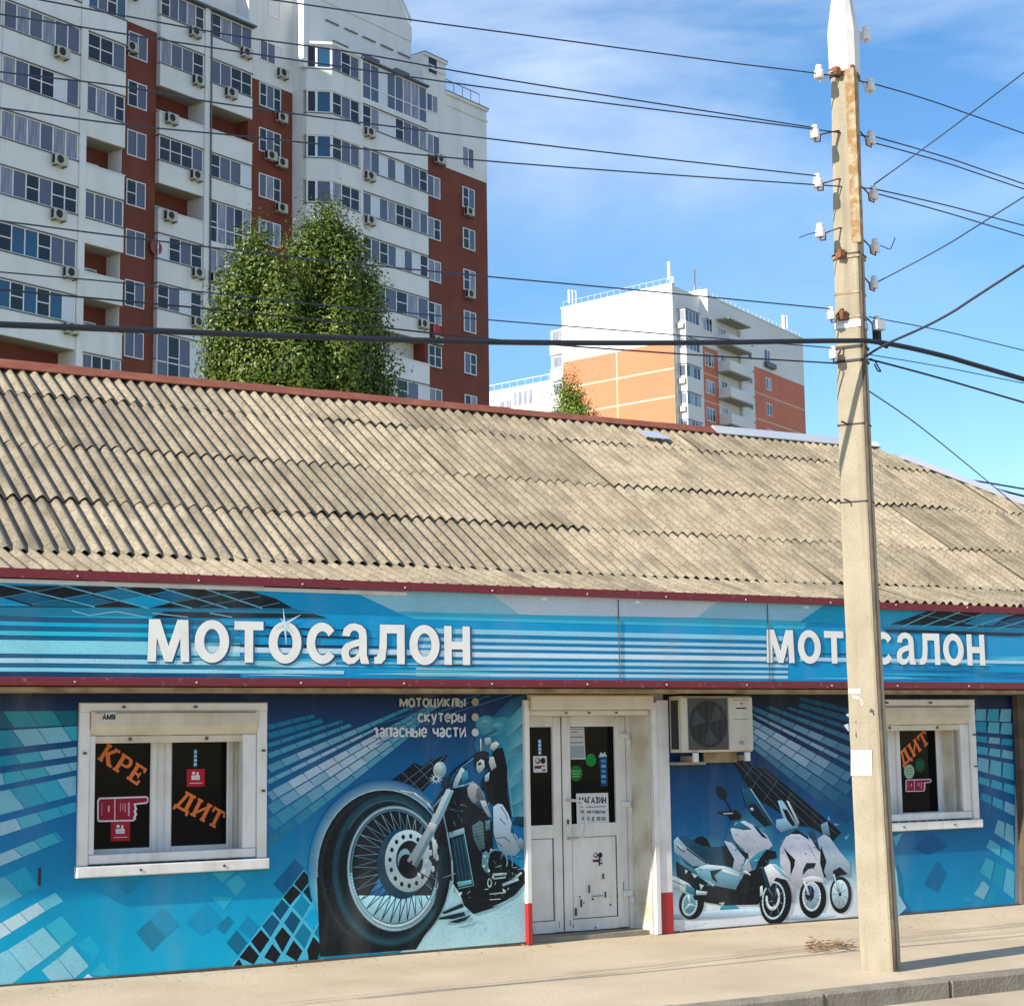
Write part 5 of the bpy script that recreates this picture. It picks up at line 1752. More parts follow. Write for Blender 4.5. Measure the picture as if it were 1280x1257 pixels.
# spokes, bolts and small reflections
rq = random.Random(33)
for (cx_, cy_, rx_, ry_, k_) in ((969.5, 1124.5, 13, 22, 7), (1014.5, 1120, 10, 16, 6), (1050, 1117, 9, 16, 9), (862, 1130, 8, 12, 5)):
    for i in range(k_):
        a_ = 6.283 * i / k_ + .3
        pr.line([(cx_ + rx_ * .25 * math.cos(a_), cy_ + ry_ * .25 * math.sin(a_)), (cx_ + rx_ * math.cos(a_), cy_ + ry_ * math.sin(a_))], .7, (110, 140, 156))
for k in range(110):
    x, y = rq.uniform(846, 1060), rq.uniform(1030, 1136)
    if not ((848 < x < 895 and 1082 < y < 1122) or (918 < x < 962 and 1028 < y < 1088) or (978 < x < 1030 and 1045 < y < 1094)):
        continue
    a_ = rq.uniform(-.9, .9)
    l_, w_ = rq.uniform(1, 4), rq.uniform(.35, .8)
    pr.line([(x - l_ * math.cos(a_), y - l_ * math.sin(a_)), (x + l_ * math.cos(a_), y + l_ * math.sin(a_))], w_, lerp((40, 70, 90), (214, 222, 228), rq.random()))
pr.build('scooter_print', ban2)
pr = Print(BY - .014)
# paler patch beyond the post
pr.poly([(1116, 1072), (1121, 1090), (1124, 1118), (1133, 1134), (1124, 1143), (1112, 1144), (1108, 1090)], (150, 196, 216))
pr.ell(1114, 1112, 6, 12, (20, 40, 50), 0, 18)
pr.build('wheel_print', ban2)
pr = Print(BY - .016)
for a, b in (((846, 1163), (872, 1155)), ((850, 1163.6), (886, 1153)), ((842, 1160), (860, 1154))):
    pr.line([a, b], .8, (186, 192, 198))
pr.build('fold_print', ban2)['kind'] = 'stuff'

MB().box(9.9, 14.4, -.022, -.016, 0.0, .014).build('gap_shade_strip', M['darkpost'], ban2)  # same added dark strip, the shade under this banner's lower edge
# ------------------------------------------------------------------ lettering and stickers on the window glass
SLAB = {
    'К': (.80, [[(.02, 0), (.02, .0), (.30, 0), (.30, .13), (.25, .13), (.25, .87), (.30, .87), (.30, 1), (.02, 1), (.02, .87), (.07, .87), (.07, .13), (.02, .13)],
                [(.25, .52), (.25, .42), (.56, .0), (.82, 0), (.82, .14), (.72, .14), (.43, .52)], [(.25, .48), (.40, .48), (.66, .86), (.78, .86), (.78, 1), (.48, 1), (.48, .88), (.25, .56)]]),
    'Р': (.72, [[(0, 0), (.34, 0), (.34, .13), (.25, .13), (.25, .87), (.0, .87), (.0, .87), (.06, .87), (.06, .13), (0, .13)], [(0, .87), (.45, .87), (.52, .80), (.54, .70), (.70, .70), (.68, .86), (.58, .97), (.45, 1), (0, 1)], [(.25, .42), (.48, .42), (.62, .48), (.70, .62), (.70, .70), (.54, .70), (.50, .58), (.42, .54), (.25, .54)]]),
    'Е': (.68, [[(0, 0), (.66, 0), (.66, .30), (.56, .30), (.53, .13), (.25, .13), (.25, .87), (.52, .87), (.54, .74), (.64, .74), (.64, 1), (0, 1), (0, .87), (.06, .87), (.06, .13), (0, .13)], [(.25, .43), (.42, .43), (.42, .34), (.50, .34), (.50, .66), (.42, .66), (.42, .56), (.25, .56)]]),
    'Д': (.86, [[(0, -.15), (.12, -.15), (.15, 0), (.70, 0), (.74, -.15), (.86, -.15), (.86, .14), (0, .14)], [(.10, .14), (.26, .14), (.46, .87), (.30, .87)], [(.55, .14), (.76, .14), (.76, .87), (.46, .87), (.55, .80)], [(.22, .87), (.84, .87), (.84, 1), (.22, 1)]]),
    'И': (.84, [[(0, 0), (.30, 0), (.30, .13), (.25, .13), (.25, .87), (.30, .87), (.30, 1), (0, 1), (0, .87), (.06, .87), (.06, .13), (0, .13)], [(.56, 0), (.84, 0), (.84, .13), (.79, .13), (.79, .87), (.84, .87), (.84, 1), (.56, 1), (.56, .87), (.60, .87), (.60, .13), (.56, .13)], [(.25, .18), (.25, .38), (.60, .82), (.60, .62)]]),
    'Т': (.76, [[(0, 1), (0, .70), (.10, .70), (.13, .87), (.29, .87), (.29, .13), (.20, .13), (.20, 0), (.56, 0), (.56, .13), (.47, .13), (.47, .87), (.63, .87), (.66, .70), (.76, .70), (.76, 1)]]),
}


def slab_word(name, label, word, p0, p1, h, yg, up, group=None):
    """word on glass between two photo points of its baseline"""
    a, b = at(*p0, yg), at(*p1, yg)
    dx, dz = b.x - a.x, b.z - a.z
    ln = math.hypot(dx, dz)
    ux, uz = dx / ln, dz / ln
    tot = sum(SLAB[c][0] for c in word) + .1 * (len(word) - 1)
    k = ln / tot
    t = thing(name, label, 'lettering', (a.x, yg, a.z), group=group)
    x = 0
    for c in word:
        wl, polys = SLAB[c]
        m = MB()
        for i, pl in enumerate(polys):
            P = []
            for q_ in pl:
                if P and abs(q_[0] - P[-1][0]) < 1e-9 and abs(q_[1] - P[-1][1]) < 1e-9:
                    continue
                P.append(q_)
            W_ = [(a.x + ux * (x + q_[0]) * k - uz * q_[1] * h, yg - .0012 - .0002 * i, a.z + uz * (x + q_[0]) * k + ux * q_[1] * h) for q_ in P]
            ar = sum(W_[i_][0] * W_[(i_ + 1) % len(W_)][2] - W_[(i_ + 1) % len(W_)][0] * W_[i_][2] for i_ in range(len(W_)))
            if ar < 0:
                W_.reverse()
            m.face(W_)
        m.build('letter', M['orange'], t)
        x += wl + .1
    return t


G1 = W1[0][4]
slab_word('window_lettering', 'orange letters КРЕ slanting down the left pane of the left window', 'КРЕ', (121, 948), (172, 982), .155, G1, 1)
slab_word('window_lettering', 'orange letters ДИТ slanting down the right pane of the left window', 'ДИТ', (217, 1007), (273, 1037), .155, G1, 1)
slab_word('window_lettering', 'orange letters ДИТ rising across the right window by the concrete pole', 'ДИТ', (1129, 958), (1163, 927), .15, W2[1][4], 1)


def sticker(name, label, y, group=None, cat='sticker', back=True):
    return Print(y), name, label, cat, group


def finish(pr, name, label, cat, group=None, mat=None):
    o = pr.m.build(name, mat or M['paper'])
    tag(o, label, cat, group)
    return o


def thumb(pr, x0, y0, x1, y1):
    pr.poly([(x0, y0), (x1, y0 - .6), (x1, y1 - .6), (x0, y1)], (176, 22, 40))
    w_, h_ = x1 - x0, y1 - y0
    pr.poly([(x0 + .26 * w_, y0 + .35 * h_), (x0 + .72 * w_, y0 + .35 * h_), (x0 + .72 * w_, y0 + .60 * h_), (x0 + .26 * w_, y0 + .60 * h_)], (226, 220, 226))
    pr.poly([(x0 + .52 * w_, y0 + .35 * h_), (x0 + .58 * w_, y0 + .14 * h_), (x0 + .66 * w_, y0 + .18 * h_), (x0 + .64 * w_, y0 + .35 * h_)], (226, 220, 226))
    pr.ell(x0 + .38 * w_, y0 + .22 * h_, w_ * .09, h_ * .08, (226, 220, 226), 0, 10)
    pr.line([(x0 + .16 * w_, y0 + .80 * h_), (x0 + .86 * w_, y0 + .78 * h_)], .9, (226, 196, 200))
    for k in range(3):
        pr.line([(x0 + .32 * w_, y0 + (.42 + .06 * k) * h_), (x0 + .66 * w_, y0 + (.42 + .06 * k) * h_)], .4, (150, 150, 170))


p = Print(G1 - .001)
thumb(p, 138.5, 1027, 162.5, 1051)
finish(p, 'thumb_sticker', 'square red sticker with a white thumb under the pointing hand', 'sticker', 'red thumb stickers')
p = Print(G1 - .001)
thumb(p, 233.5, 961, 256, 983)
finish(p, 'thumb_sticker', 'square red sticker with a white thumb on the right pane of the left window', 'sticker', 'red thumb stickers')


def hand(pr, x0, y0, k, cut=0.0):
    out = [(0, 4), (2, 0), (62, -2), (64, 0), (65, 4), (62, 7.5), (48, 9), (50, 14), (48.5, 17), (50, 21), (48, 24), (48.5, 27), (45, 29.5), (2, 30.5), (0, 28)]
    pr.poly([(x0 + p_[0] * k, y0 + p_[1] * k) for p_ in out], (222, 208, 214))
    inn = [(2, 5), (3.5, 2), (61.5, 0), (63, 3.4), (61, 5.6), (45.5, 7.4), (47, 14), (45.5, 17), (47, 21), (45, 24), (45.6, 26.2), (44, 27.6), (3, 28.4), (2, 27)]
    pr.poly([(x0 + p_[0] * k, y0 + p_[1] * k) for p_ in inn], (146, 16, 46))
    pr.line([(x0 + 22 * k, y0 + 1.6 * k), (x0 + 22 * k, y0 + 28.4 * k)], 1.1 * k, (222, 208, 214))
    for i, (xx, l0, l1, wv) in enumerate(((39.5, 6, 23, 2.2), (35, 7, 18, 1.0), (32, 7, 16, .8), (29, 7, 17, .8), (14.5, 10, 18, 2.4), (6, 7, 22, .6))):
        pr.line([(x0 + xx * k, y0 + l0 * k), (x0 + xx * k, y0 + l1 * k)], wv * k, (206, 160, 172))


p = Print(G1 - .001)
hand(p, 121.5, 996.5, 1.0)
finish(p, 'hand_sticker', 'crimson pointing hand sticker with white edge on the left window', 'sticker')
p = Print(W2[1][4] - .001)
hand(p, 1132, 974, .5)
finish(p, 'hand_sticker', 'small crimson pointing hand sticker on the right window', 'sticker')
p = Print(W2[1][4] - .001)
p.ell(1136.5, 964, 6.4, 9, (150, 176, 158), 0, 22)
for k in range(3):
    p.line([(1132.5, 960 + 3.4 * k), (1140.5, 960 + 3.4 * k)], .8, (70, 110, 84))
finish(p, 'round_sticker', 'pale green round sticker on the right window', 'sticker')
p = Print(W2[1][4] - .001)
p.ell(1150, 956, 6, 8.4, (10, 74, 46), 0, 22)
for k in range(3):
    p.line([(1146.5, 953 + 3 * k), (1153.5, 953 + 3 * k)], .6, (30, 110, 76))
finish(p, 'round_sticker', 'dark green round sticker on the right window', 'sticker')
p = Print(G1 - .001)
p.poly([(242.3, 936), (246.6, 936), (246, 958), (241.6, 958)], (46, 110, 170))
for k in range(4):
    p.poly([(243, 938 + 5.2 * k), (246, 938 + 5.2 * k), (245.6, 941 + 5.2 * k), (242.8, 941 + 5.2 * k)], (190, 214, 236))
finish(p, 'tall_sticker', 'narrow blue sticker high on the right pane of the left window', 'sticker')
p = Print(-.0800)
p.poly([(126.8, 891), (145, 890), (145, 900.4), (126.8, 901)], (200, 202, 204))
text(p, 'АМЯ', 128.6, 899, 143.4, 6.2, 1.7, (10, 10, 14))
finish(p, 'shutter_sticker', 'small white sticker lettered АМЯ on the left shutter box', 'sticker')

# ---- door notices
GD = YD - .02 + .03 - .001
p = Print(GD)
p.poly([(708.5, 909), (730.2, 908.6), (732, 948.6), (709.8, 949)], (186, 190, 192))
p.line([(709, 911), (730, 910.6)], .8, (90, 96, 100))
for y, a, b, w_ in ((914.5, 714, 722, 1.0), (921, 710, 729, .9), (928, 710, 729, 1.0)):
    p.line([(a, y), (b, y - .3)], w_, (50, 54, 60))
p.poly([(710.4, 932), (730, 931.6), (730.8, 946.6), (711, 947)], (146, 156, 160))
finish(p, 'paper_notice', 'grey printed paper notice at the top of the door glass', 'notice')
p = Print(GD - .02)
p.poly([(720, 991.4), (760, 990.4), (761.6, 1037.6), (721.6, 1039)], (205, 208, 212))
text(p, 'МАГАЗИН', 724.4, 1003.4, 757, 7.4, 1.5, (14, 16, 20))
p.line([(726, 1008.4), (757, 1007.6)], .9, (60, 66, 72))
text(p, 'РЕЖИМ РАБОТЫ:'.replace('М Р', 'М Р'), 726, 1016, 757, 3.2, .8, (70, 76, 84))
text(p, '9:00 д 18:00', 727.5, 1025, 757, 4.4, .8, (96, 100, 104))
p.line([(726, 1029.6), (757, 1028.8)], .6, (120, 126, 130))
p.line([(726, 1034.6), (757, 1033.8)], .9, (150, 154, 158))
finish(p, 'opening_hours_sign', 'white opening hours sheet with bold heading on the door glass', 'notice')
for x, y, rx, ry, c, c2, lb in ((738.6, 949.6, 6.6, 8, (16, 132, 62), None, 'plain bright green round sticker on the door glass'), (720, 966, 8.2, 9.8, (18, 104, 40), (110, 180, 120), 'green round sticker with pale lettering on the door glass')):
    p = Print(GD)
    p.ell(x, y, rx, ry, c, 0, 26)
    if c2:
        for k, (h_, w_) in enumerate(((-2.6, 6), (0.6, 5), (3.8, 4.2))):
            p.line([(x - w_, y + h_), (x + w_, y + h_ - .2)], 1.2, c2)
    finish(p, 'round_sticker', lb, 'sticker')
p = Print(GD)
p.poly([(748.8, 944), (758.6, 943.4), (759.6, 982), (751, 982.6)], (10, 60, 116))
p.poly([(748, 946), (751, 939.5), (753.6, 942), (756, 939.2), (758.6, 945)], (186, 200, 212))
for k in range(5):
    p.poly([(751.5, 949 + 6.4 * k), (757, 948.8 + 6.4 * k), (757.4, 952.6 + 6.4 * k), (752, 952.8 + 6.4 * k)], (120, 160, 200) if k % 2 else (80, 132, 184))
finish(p, 'tall_sticker', 'tall blue sticker beside the green ones on the door glass', 'sticker')
p = Print(GD)
p.poly([(672.4, 923.6), (676.6, 923.6), (677, 943), (673, 943)], (60, 120, 180))
for k in range(4):
    p.poly([(673, 925 + 4.6 * k), (676, 925 + 4.6 * k), (676.2, 928 + 4.6 * k), (673.3, 928 + 4.6 * k)], (200, 220, 236))
finish(p, 'tall_sticker', 'short blue strip sticker on the narrow door leaf', 'sticker')


def logo(pr, x, y, k, back):
    if back:
        pr.poly([(x - 1, y - 1), (x + 16.4 * k, y - 1.2), (x + 16.8 * k, y + 19.6 * k), (x - .6, y + 20 * k)], (206, 206, 208))
    pr.ell(x + 5 * k, y + 5 * k, 3.6 * k, 4 * k, (90, 94, 104), 0, 14)
    pr.ell(x + 4.4 * k, y + 4.4 * k, 2 * k, 2.4 * k, (196, 196, 200), 0, 12)
    pr.ell(x + 11.6 * k, y + 5 * k, 3.2 * k, 4 * k, (18, 18, 24), 0, 14)
    pr.poly([(x + .4 * k, y + 11.4 * k), (x + 14 * k, y + 10.8 * k), (x + 14 * k, y + 12.2 * k), (x + 9.6 * k, y + 12.4 * k), (x + 9.6 * k, y + 15 * k), (x + .8 * k, y + 15.2 * k)], (110, 24, 70))
    pr.poly([(x + 10.6 * k, y + 16 * k), (x + 15 * k, y + 15.6 * k), (x + 15 * k, y + 18 * k), (x + 10.6 * k, y + 18.2 * k)], (60, 60, 70))


p = Print(GD)
logo(p, 667.4, 945.6, .98, True)
finish(p, 'emblem_sticker', 'white sticker with a round emblem on the narrow door leaf', 'sticker')
p = Print(YD - .0055)
logo(p, 740.4, 1064, .86, False)
finish(p, 'emblem_sticker', 'dark round emblem printed on the lower door panel', 'sticker')

# ------------------------------------------------------------------ air conditioner beside the door
ax0, ax1 = at(853, 900, -.23).x, at(941, 900, -.23).x
az0, az1 = at(900, 939.5, -.23).z, at(900, 869.5, -.23).z
ac = thing('air_conditioner', 'aged white air conditioner bracketed on the wall beside the door', 'air conditioner', ((ax0 + ax1) / 2, -.05, az0))
AY0, AY1 = -.235, -.02
xm = ax0 + (ax1 - ax0) * .645
b = MB()
b.cbox(ax0, ax1, AY0 + .008, AY1, az0, az1, .02)
b.build('casing', M['acbody'], ac)
MB().cbox(xm + .004, ax1 - .004, AY0 - .002, AY0 + .0075, az0 + .012, az1 - .012, .006).build('front_panel', M['acbody'], ac)
gx0, gx1, gz0, gz1 = ax0 + .065, xm - .004, az0 + .022, az1 - .022
MB().cbox(gx0, gx1, AY0 - .001, AY0 + .0075, gz0, gz1, .004).build('grille_plate', M['acgrille'], ac)
fan_ = MB()
cxf, czf, rf = (gx0 + gx1) / 2 - .004, (gz0 + gz1) / 2, (gz1 - gz0) * .455
fan_.face([(cxf + rf * math.cos(a * math.pi / 20), AY0 - .0022, czf + rf * math.sin(a * math.pi / 20)) for a in range(40)])
fan_.build('fan_opening', M['acdark'], ac)
bl = MB()
for k in range(3):
    a0_ = k * 2.094 + .4
    bl.face([(cxf + .03 * math.cos(a0_), AY0 - .0028, czf + .03 * math.sin(a0_))] + [(cxf + rf * .88 * math.cos(a0_ + t), AY0 - .0028 - .0003 * k, czf + rf * .88 * math.sin(a0_ + t)) for t in (-.1, .2, .5, .75)])
bl.build('fan_blade', M['acgrille'], ac)
gr = MB()
for k in range(-2, 3):
    xx = cxf + k * rf * .36
    hh = math.sqrt(max(0, rf * rf - (xx - cxf) ** 2))
    gr.tube([(xx, AY0 - .009, czf - hh), (xx, AY0 - .016, czf), (xx, AY0 - .009, czf + hh)], .0028, 5)
for k in range(1, 7):
    gr.tube([(cxf + rf * k / 6 * math.cos(a * math.pi / 14), AY0 - .0125 + .003 * (k / 6), czf + rf * k / 6 * math.sin(a * math.pi / 14)) for a in range(29)], .0013, 4, cap=False)
gr.build('fan_grille', M['acgrille'], ac)
sg = MB()
sg.box(ax0 - .004, ax0 - .001, AY0 + .07, AY1 - .03, az0 + .03, az1 - .04)
sg.build('side_coil', M['acdark'], ac)
for k in range(7):
    yy_ = AY0 + .075 + k * .016
    MB().box(ax0 - .0075, ax0 - .0042, yy_, yy_ + .004, az0 + .03, az1 - .04).build('side_fin', M['acgrille'], ac)
p = Print(AY0 - .003)
p.line([(916, 874.6), (936, 874.4)], .8, (120, 96, 60))
p.line([(920, 884.9), (933, 884.7)], 1.8, (60, 56, 50))
p.ell(927, 879, 1.8, 1.4, (120, 112, 100), 0, 10)
p.line([(917, 898.6), (936, 898.4)], .9, (130, 130, 132))
p.poly([(924, 925), (930, 925), (930, 930), (924, 930)], (140, 140, 140))
p.m.build('badge_print', M['paper'], ac)
for bx in (ax0 + .12, ax1 - .10):
    m = MB()
    m.box(bx, bx + .045, AY0 + .02, -.004, az0 - .085, az0 - .035)
    m.build('bracket', M['tanbox'], ac)
    MB().cbox(bx - .004, bx + .05, AY0 - .01, AY0 + .0195, az0 - .09, az0 - .004, .006).build('bracket_end', M['whitemetal'], ac)
MB().box(ax0 - .02, ax0 + .30, AY0 + .06, -.004, az0 - .115, az0 - .09).build('bracket_tray', M['tanbox'], ac)
MB().box(ax0 + .32, ax1 - .12, -.12, -.1, az0 - .10, az0 - .002).build('pipe_cover', M['soffit'], ac)

# ------------------------------------------------------------------ concrete pole with its fittings
PX, PY = 9.68, -3.097
pole = thing('utility_pole', 'tall tapering concrete utility pole carrying insulators in front of the shop', 'pole', (PX, PY, 0))


def bow(z):
    return -.05 * math.sin(math.pi * min(max(z, 0), 7.4) / 7.4)


def prad(z):
    return .128 - .0045 * z


PF = Vector((math.cos(R_(211.7)), math.sin(R_(211.7)), 0))      # outward normal of the lit face
PS = Vector((-PF.y, PF.x, 0))
if PS.dot(right) < 0:
    PS = -PS


def pole_section(z, ex=0.0):
    a, b, c = .1335 - .0049 * z + ex, .112 - .0036 * z + ex, .022
    pts = []
    for sx, sy in ((1, -1), (1, 1), (-1, 1), (-1, -1)):
        q_ = [(sx * a, sy * (b - c)), (sx * (a - c), sy * b)]
        if sx * sy < 0:
            q_.reverse()
        q_ = [q_[0], (sx * (a - c * .3), sy * (b - c * .3)), q_[1]]
        pts += q_
    return [Vector((PX + bow(z), PY, z)) + PS * p_[0] + PF * p_[1] for p_ in pts]


def pole_tube(zs_, ex=0.0, wob=0.0):
    m = MB()
    rings = [pole_section(z, ex + (wob * math.sin(i * 2.3 + 1) if wob else 0)) for i, z in enumerate(zs_)]
    n_ = len(rings[0])
    for r_ in rings:
        m.v += [tuple(p_) for p_ in r_]
    for i in range(len(rings) - 1):
        for k_ in range(n_):
            m.f.append((i * n_ + k_, i * n_ + (k_ + 1) % n_, (i + 1) * n_ + (k_ + 1) % n_, (i + 1) * n_ + k_))
    m.f.append(tuple(range(n_ - 1, -1, -1)))
    m.f.append(tuple((len(rings) - 1) * n_ + k_ for k_ in range(n_)))
    m.c = [None] * len(m.f)
    m.m = [0] * len(m.f)
    return m


pole_tube([-.3 + 7.72 * i / 40 for i in range(41)], 0, .0012).build('shaft', M['pole'], pole)
# white sheet-metal sleeve and mast at the top
cp = MB()
cp.lathe([(.122, 7.25), (.130, 7.27), (.132, 7.60), (.126, 7.66), (.09, 7.90), (.080, 8.02), (.06, 10.5)], PX, PY, 0, 12)
cp.build('mast_sleeve', M['whitemetal'], pole)
rp_ = MB()                                       # rusty channel strapped to the right-hand side
for (s0, s1, f0, f1) in ((.045, .122, .096, .104), (.112, .122, .02, .0955)):
    q_ = [Vector((PX - .018, PY, 0)) + PS * a_ + PF * b_ for a_, b_ in ((s0, f0), (s1, f0), (s1, f1), (s0, f1))]
    rp_.vprism([(v_.x, v_.y) for v_ in q_], 5.78, 7.262)
rp_.build('channel', M['rust'], pole)


def bandat(z, h, mat, ex=.006, name='clamp_band'):
    return pole_tube([z, z + h], ex).build(name, mat, pole)


def poley(py):
    return at(1068, py, PY).z


bandat(poley(101), .07, M['rustdark'], .012)
bandat(poley(327), .035, M['rust'], .012)
bandat(poley(323), .012, M['black'], .016)
bandat(poley(371), .02, M['rust'], .005)
bandat(poley(401), .018, M['rust'], .006)
bandat(poley(413), .06, M['galv'], .008)
bandat(poley(438), .02, M['cable'], .012)
bandat(poley(455), .018, M['cable'], .010)
bandat(poley(533), .010, M['cable'], .006)
bandat(poley(629), .010, M['cable'], .006)
for zz, xx in ((poley(101), -.15), (poley(326), -.155), (poley(402), -.15)):
    m = MB()
    m.cbox(PX + bow(zz) + xx, PX + bow(zz) + xx + .06, PY - .07, PY - .01, zz - .01, zz + .06, .006)
    m.build('clamp_bolt', M['rustdark'], pole)
m = MB()
m.box(PX + .10, PX + .19, PY - .16, PY - .10, poley(414), poley(402))
m.build('bracket_plate', M['galv'], pole)
cd_ = MB()
pts = [tuple(Vector((PX + bow(z), PY, z)) + PS * (.1335 - .0049 * z + .010) + PF * (.112 - .0036 * z - .02)) for z in [5.7 - .3 * i for i in range(20)]]
cd_.tube(pts, .017, 8)
cd_.build('conduit', M['darkpost'], pole, smooth=True)  # pipe coloured dark and thickened to deepen the pole's shaded side
# rebar ties sticking out near the bands
for zz in (poley(533), poley(629)):
    MB().tube([(PX + bow(zz) - prad(zz) + .01, PY - .03, zz + .005), (PX + bow(zz) - prad(zz) - .07, PY - .05, zz + .02)], .007, 6).build('wire_tail', M['cable'], pole)

INS_PROFILE = [(.012, -.052), (.030, -.062), (.037, -.060), (.039, -.05), (.037, -.012), (.034, .004), (.027, .012), (.024, .018), (.027, .024), (.027, .036), (.021, .048), (.008, .052)]


def insulator(px, py, side, mat='porcelain', hook=True, k=1.0):
    c = at(px, py, PY - .02)
    m = MB()
    m.lathe([(r * k, z * k) for r, z in INS_PROFILE], c.x, c.y, c.z, 14)
    o = m.build('insulator', M[mat], pole, smooth=True)
    m = MB()
    s_ = 1 if side > 0 else -1
    ex = PX + bow(c.z) + s_ * (prad(c.z) - .01)
    m.tube([(ex, PY - .02, c.z + .045), (ex + s_ * .03, c.y, c.z + .04), (c.x - s_ * .055 * k, c.y, c.z - .02), (c.x - s_ * .05 * k, c.y, c.z - .075 * k), (c.x, c.y, c.z - .085 * k), (c.x, c.y, c.z - .04 * k)], .007, 6)
    m.build('hook', M['rustdark' if py > 120 else 'whitemetal'], o, smooth=True)
    return c


I = {}
for key, px, py, sd_ in (('a', 1082, 41, 1), ('b', 1023.5, 89, -1), ('c', 1087.5, 105, 1), ('d', 1018.5, 164, -1), ('e', 1088.5, 171, 1), ('f', 1022, 225, -1), ('g', 1092, 240, 1), ('h', 1025, 287, -1), ('i', 1094, 306, 1), ('j', 1092.5, 352, 1), ('k', 1039, 391, -1), ('l', 1096, 402, 1), ('m', 1041.5, 440, -1)):
    I[key] = insulator(px, py, sd_, k=.95 if py > 330 else 1.06)
# tension clamp on the right
m = MB()
c0_ = at(1097, 418, PY - .05)
m.cbox(c0_.x - .03, c0_.x + .02, c0_.y - .03, c0_.y + .03, c0_.z - .06, c0_.z + .05, .008)
m.tube([c0_ + Vector((-.03, 0, -.05)), c0_ + Vector((.05, 0, -.075)), c0_ + Vector((.1, 0, -.09))], .022, 8)
m.build('tension_clamp', M['black'], pole)
# papers stuck on the pole
def pole_note(x0, x1, y0, y1, label, name='paper_note'):
    def hit(px, py):
        z_ = 2.0
        p_ = None
        for _ in range(4):
            b = .112 - .0036 * z_ + .003
            p_ = on_plane(px, py, Vector((PX + bow(z_), PY, 0)) + PF * b, PF)
            z_ = p_.z
        return p_
    m = MB()
    a, b, c, d = hit(x0, y1), hit(x1, y1), hit(x1, y0), hit(x0, y0)
    m.face([a, b, c + PF * .004, d], srgb(196, 196, 198))
    m.face([a - PF * .001, d - PF * .001, c + PF * .003, b - PF * .001], srgb(220, 220, 222))
    tag(m.build(name, M['paper']), label, 'notice')


pole_note(1063.5, 1090, 937, 969, 'large blank white sheet pasted on the concrete pole')
pole_note(1060.5, 1076, 860.5, 867, 'thin white strip of torn paper high on the concrete pole')
m = MB()
t0 = at(1066, 874, PY - .16)
for a, b_ in (((1066, 872), (1072, 873.5)), ((1072, 873.5), (1076, 877)), ((1076, 877), (1077, 881.5))):
    p0, p1 = at(*a, PY - .13), at(*b_, PY - .15)
    m.face([p0, p1, p1 + Vector((0, -.01, .02)), p0 + Vector((0, 0, .02))], srgb(236, 236, 236))
tag(m.build('paper_note', M['paper']), 'curled white paper scrap on the concrete pole', 'notice')
for (a, b_, c_) , lb in ((((1057.5, 893), (1061, 891), (1061, 896)), 'tiny torn scrap at the left edge of the pole'), (((1055, 906), (1060.5, 904), (1061, 914)), 'ragged white scrap at the left edge of the pole')):
    m = MB()
    P = [at(*q_, PY - .02) for q_ in (a, b_, c_)]
    m.face(P, srgb(230, 236, 240))
    m.face([P[0] + Vector((0, .004, 0)), P[2] + Vector((0, .004, 0)), P[1] + Vector((0, .004, 0))], srgb(230, 236, 240))
    tag(m.build('paper_scrap', M['paper']), lb, 'notice')


# ------------------------------------------------------------------ overhead lines
def line_through(pts, ys=None):
    out = []
    for i, q_ in enumerate(pts):
        y = PY - .03 if ys is None else ys[i]
        out.append(at(q_[0], q_[1], y))
    return out


def spline(P, n=8):
    out = []
    for i in range(len(P) - 1):
        p0, p1, p2, p3 = P[max(i - 1, 0)], P[i], P[i + 1], P[min(i + 2, len(P) - 1)]
        for k in range(n):
            t = k / n
            out.append(.5 * ((2 * p1) + (p2 - p0) * t + (2 * p0 - 5 * p1 + 4 * p2 - p3) * t * t + (3 * p1 - p0 - 3 * p2 + p3) * t ** 3))
    out.append(P[-1])
    return out


def wire(pts, r, label, mat='wire', ys=None, extend=(0, 0), group=None, name='power_line'):
    P = line_through(pts, ys)
    if extend[0]:
        P.insert(0, P[0] + (P[0] - P[1]).normalized() * extend[0])
    if extend[1]:
        P.append(P[-1] + (P[-1] - P[-2]).normalized() * extend[1])
    m = MB()
    m.tube(spline(P, 6), r, 6)
    o = m.build(name, M[mat], smooth=True)
    tag(o, label, 'wire', group)
    return o


WR = .0056
g_ = 'overhead wires on the concrete pole'
wire([(340, 0), (528, 27), (640, 42), (900, 77), (1021, 92), (1087, 104)], WR, 'topmost wire crossing the sky left of the pole', extend=(4, 0), group=g_)
wire([(50, 0), (155, 20), (300, 46), (449, 67), (640, 101), (1019, 160)], WR, 'second wire from the top left of the pole', extend=(3, 0), group=g_)
wire([(0, 18), (120, 37), (300, 65), (640, 114), (980, 157), (1088, 171)], WR, 'third wire from the top, just under its close neighbour', extend=(3, 0), group=g_)
wire([(0, 90), (150, 108), (300, 133), (640, 177), (1022, 220)], WR, 'wire running to the third insulator down on the left side of the pole', extend=(3, 0), group=g_)
wire([(0, 135), (155, 156), (320, 172), (640, 204), (1092, 236)], WR, 'lowest of the upper bunch of wires left of the pole', extend=(3, 0), group=g_)
wire([(0, 276), (155, 296), (400, 325), (613, 346), (800, 363), (1038, 386)], .0055, 'thin wire crossing the tower and the sky above the orange block', extend=(3, 0), group=g_)
wire([(0, 340), (155, 354), (400, 381), (613, 400), (800, 415), (1041, 435)], .0048, 'thin faint wire just above the thick black cable', extend=(3, 0), group=g_)
wire([(0, 362), (320, 392), (613, 424), (830, 441), (1044, 454)], .0065, 'dark wire that sinks through the thick black cable', 'cable', extend=(3, 0), group=g_)
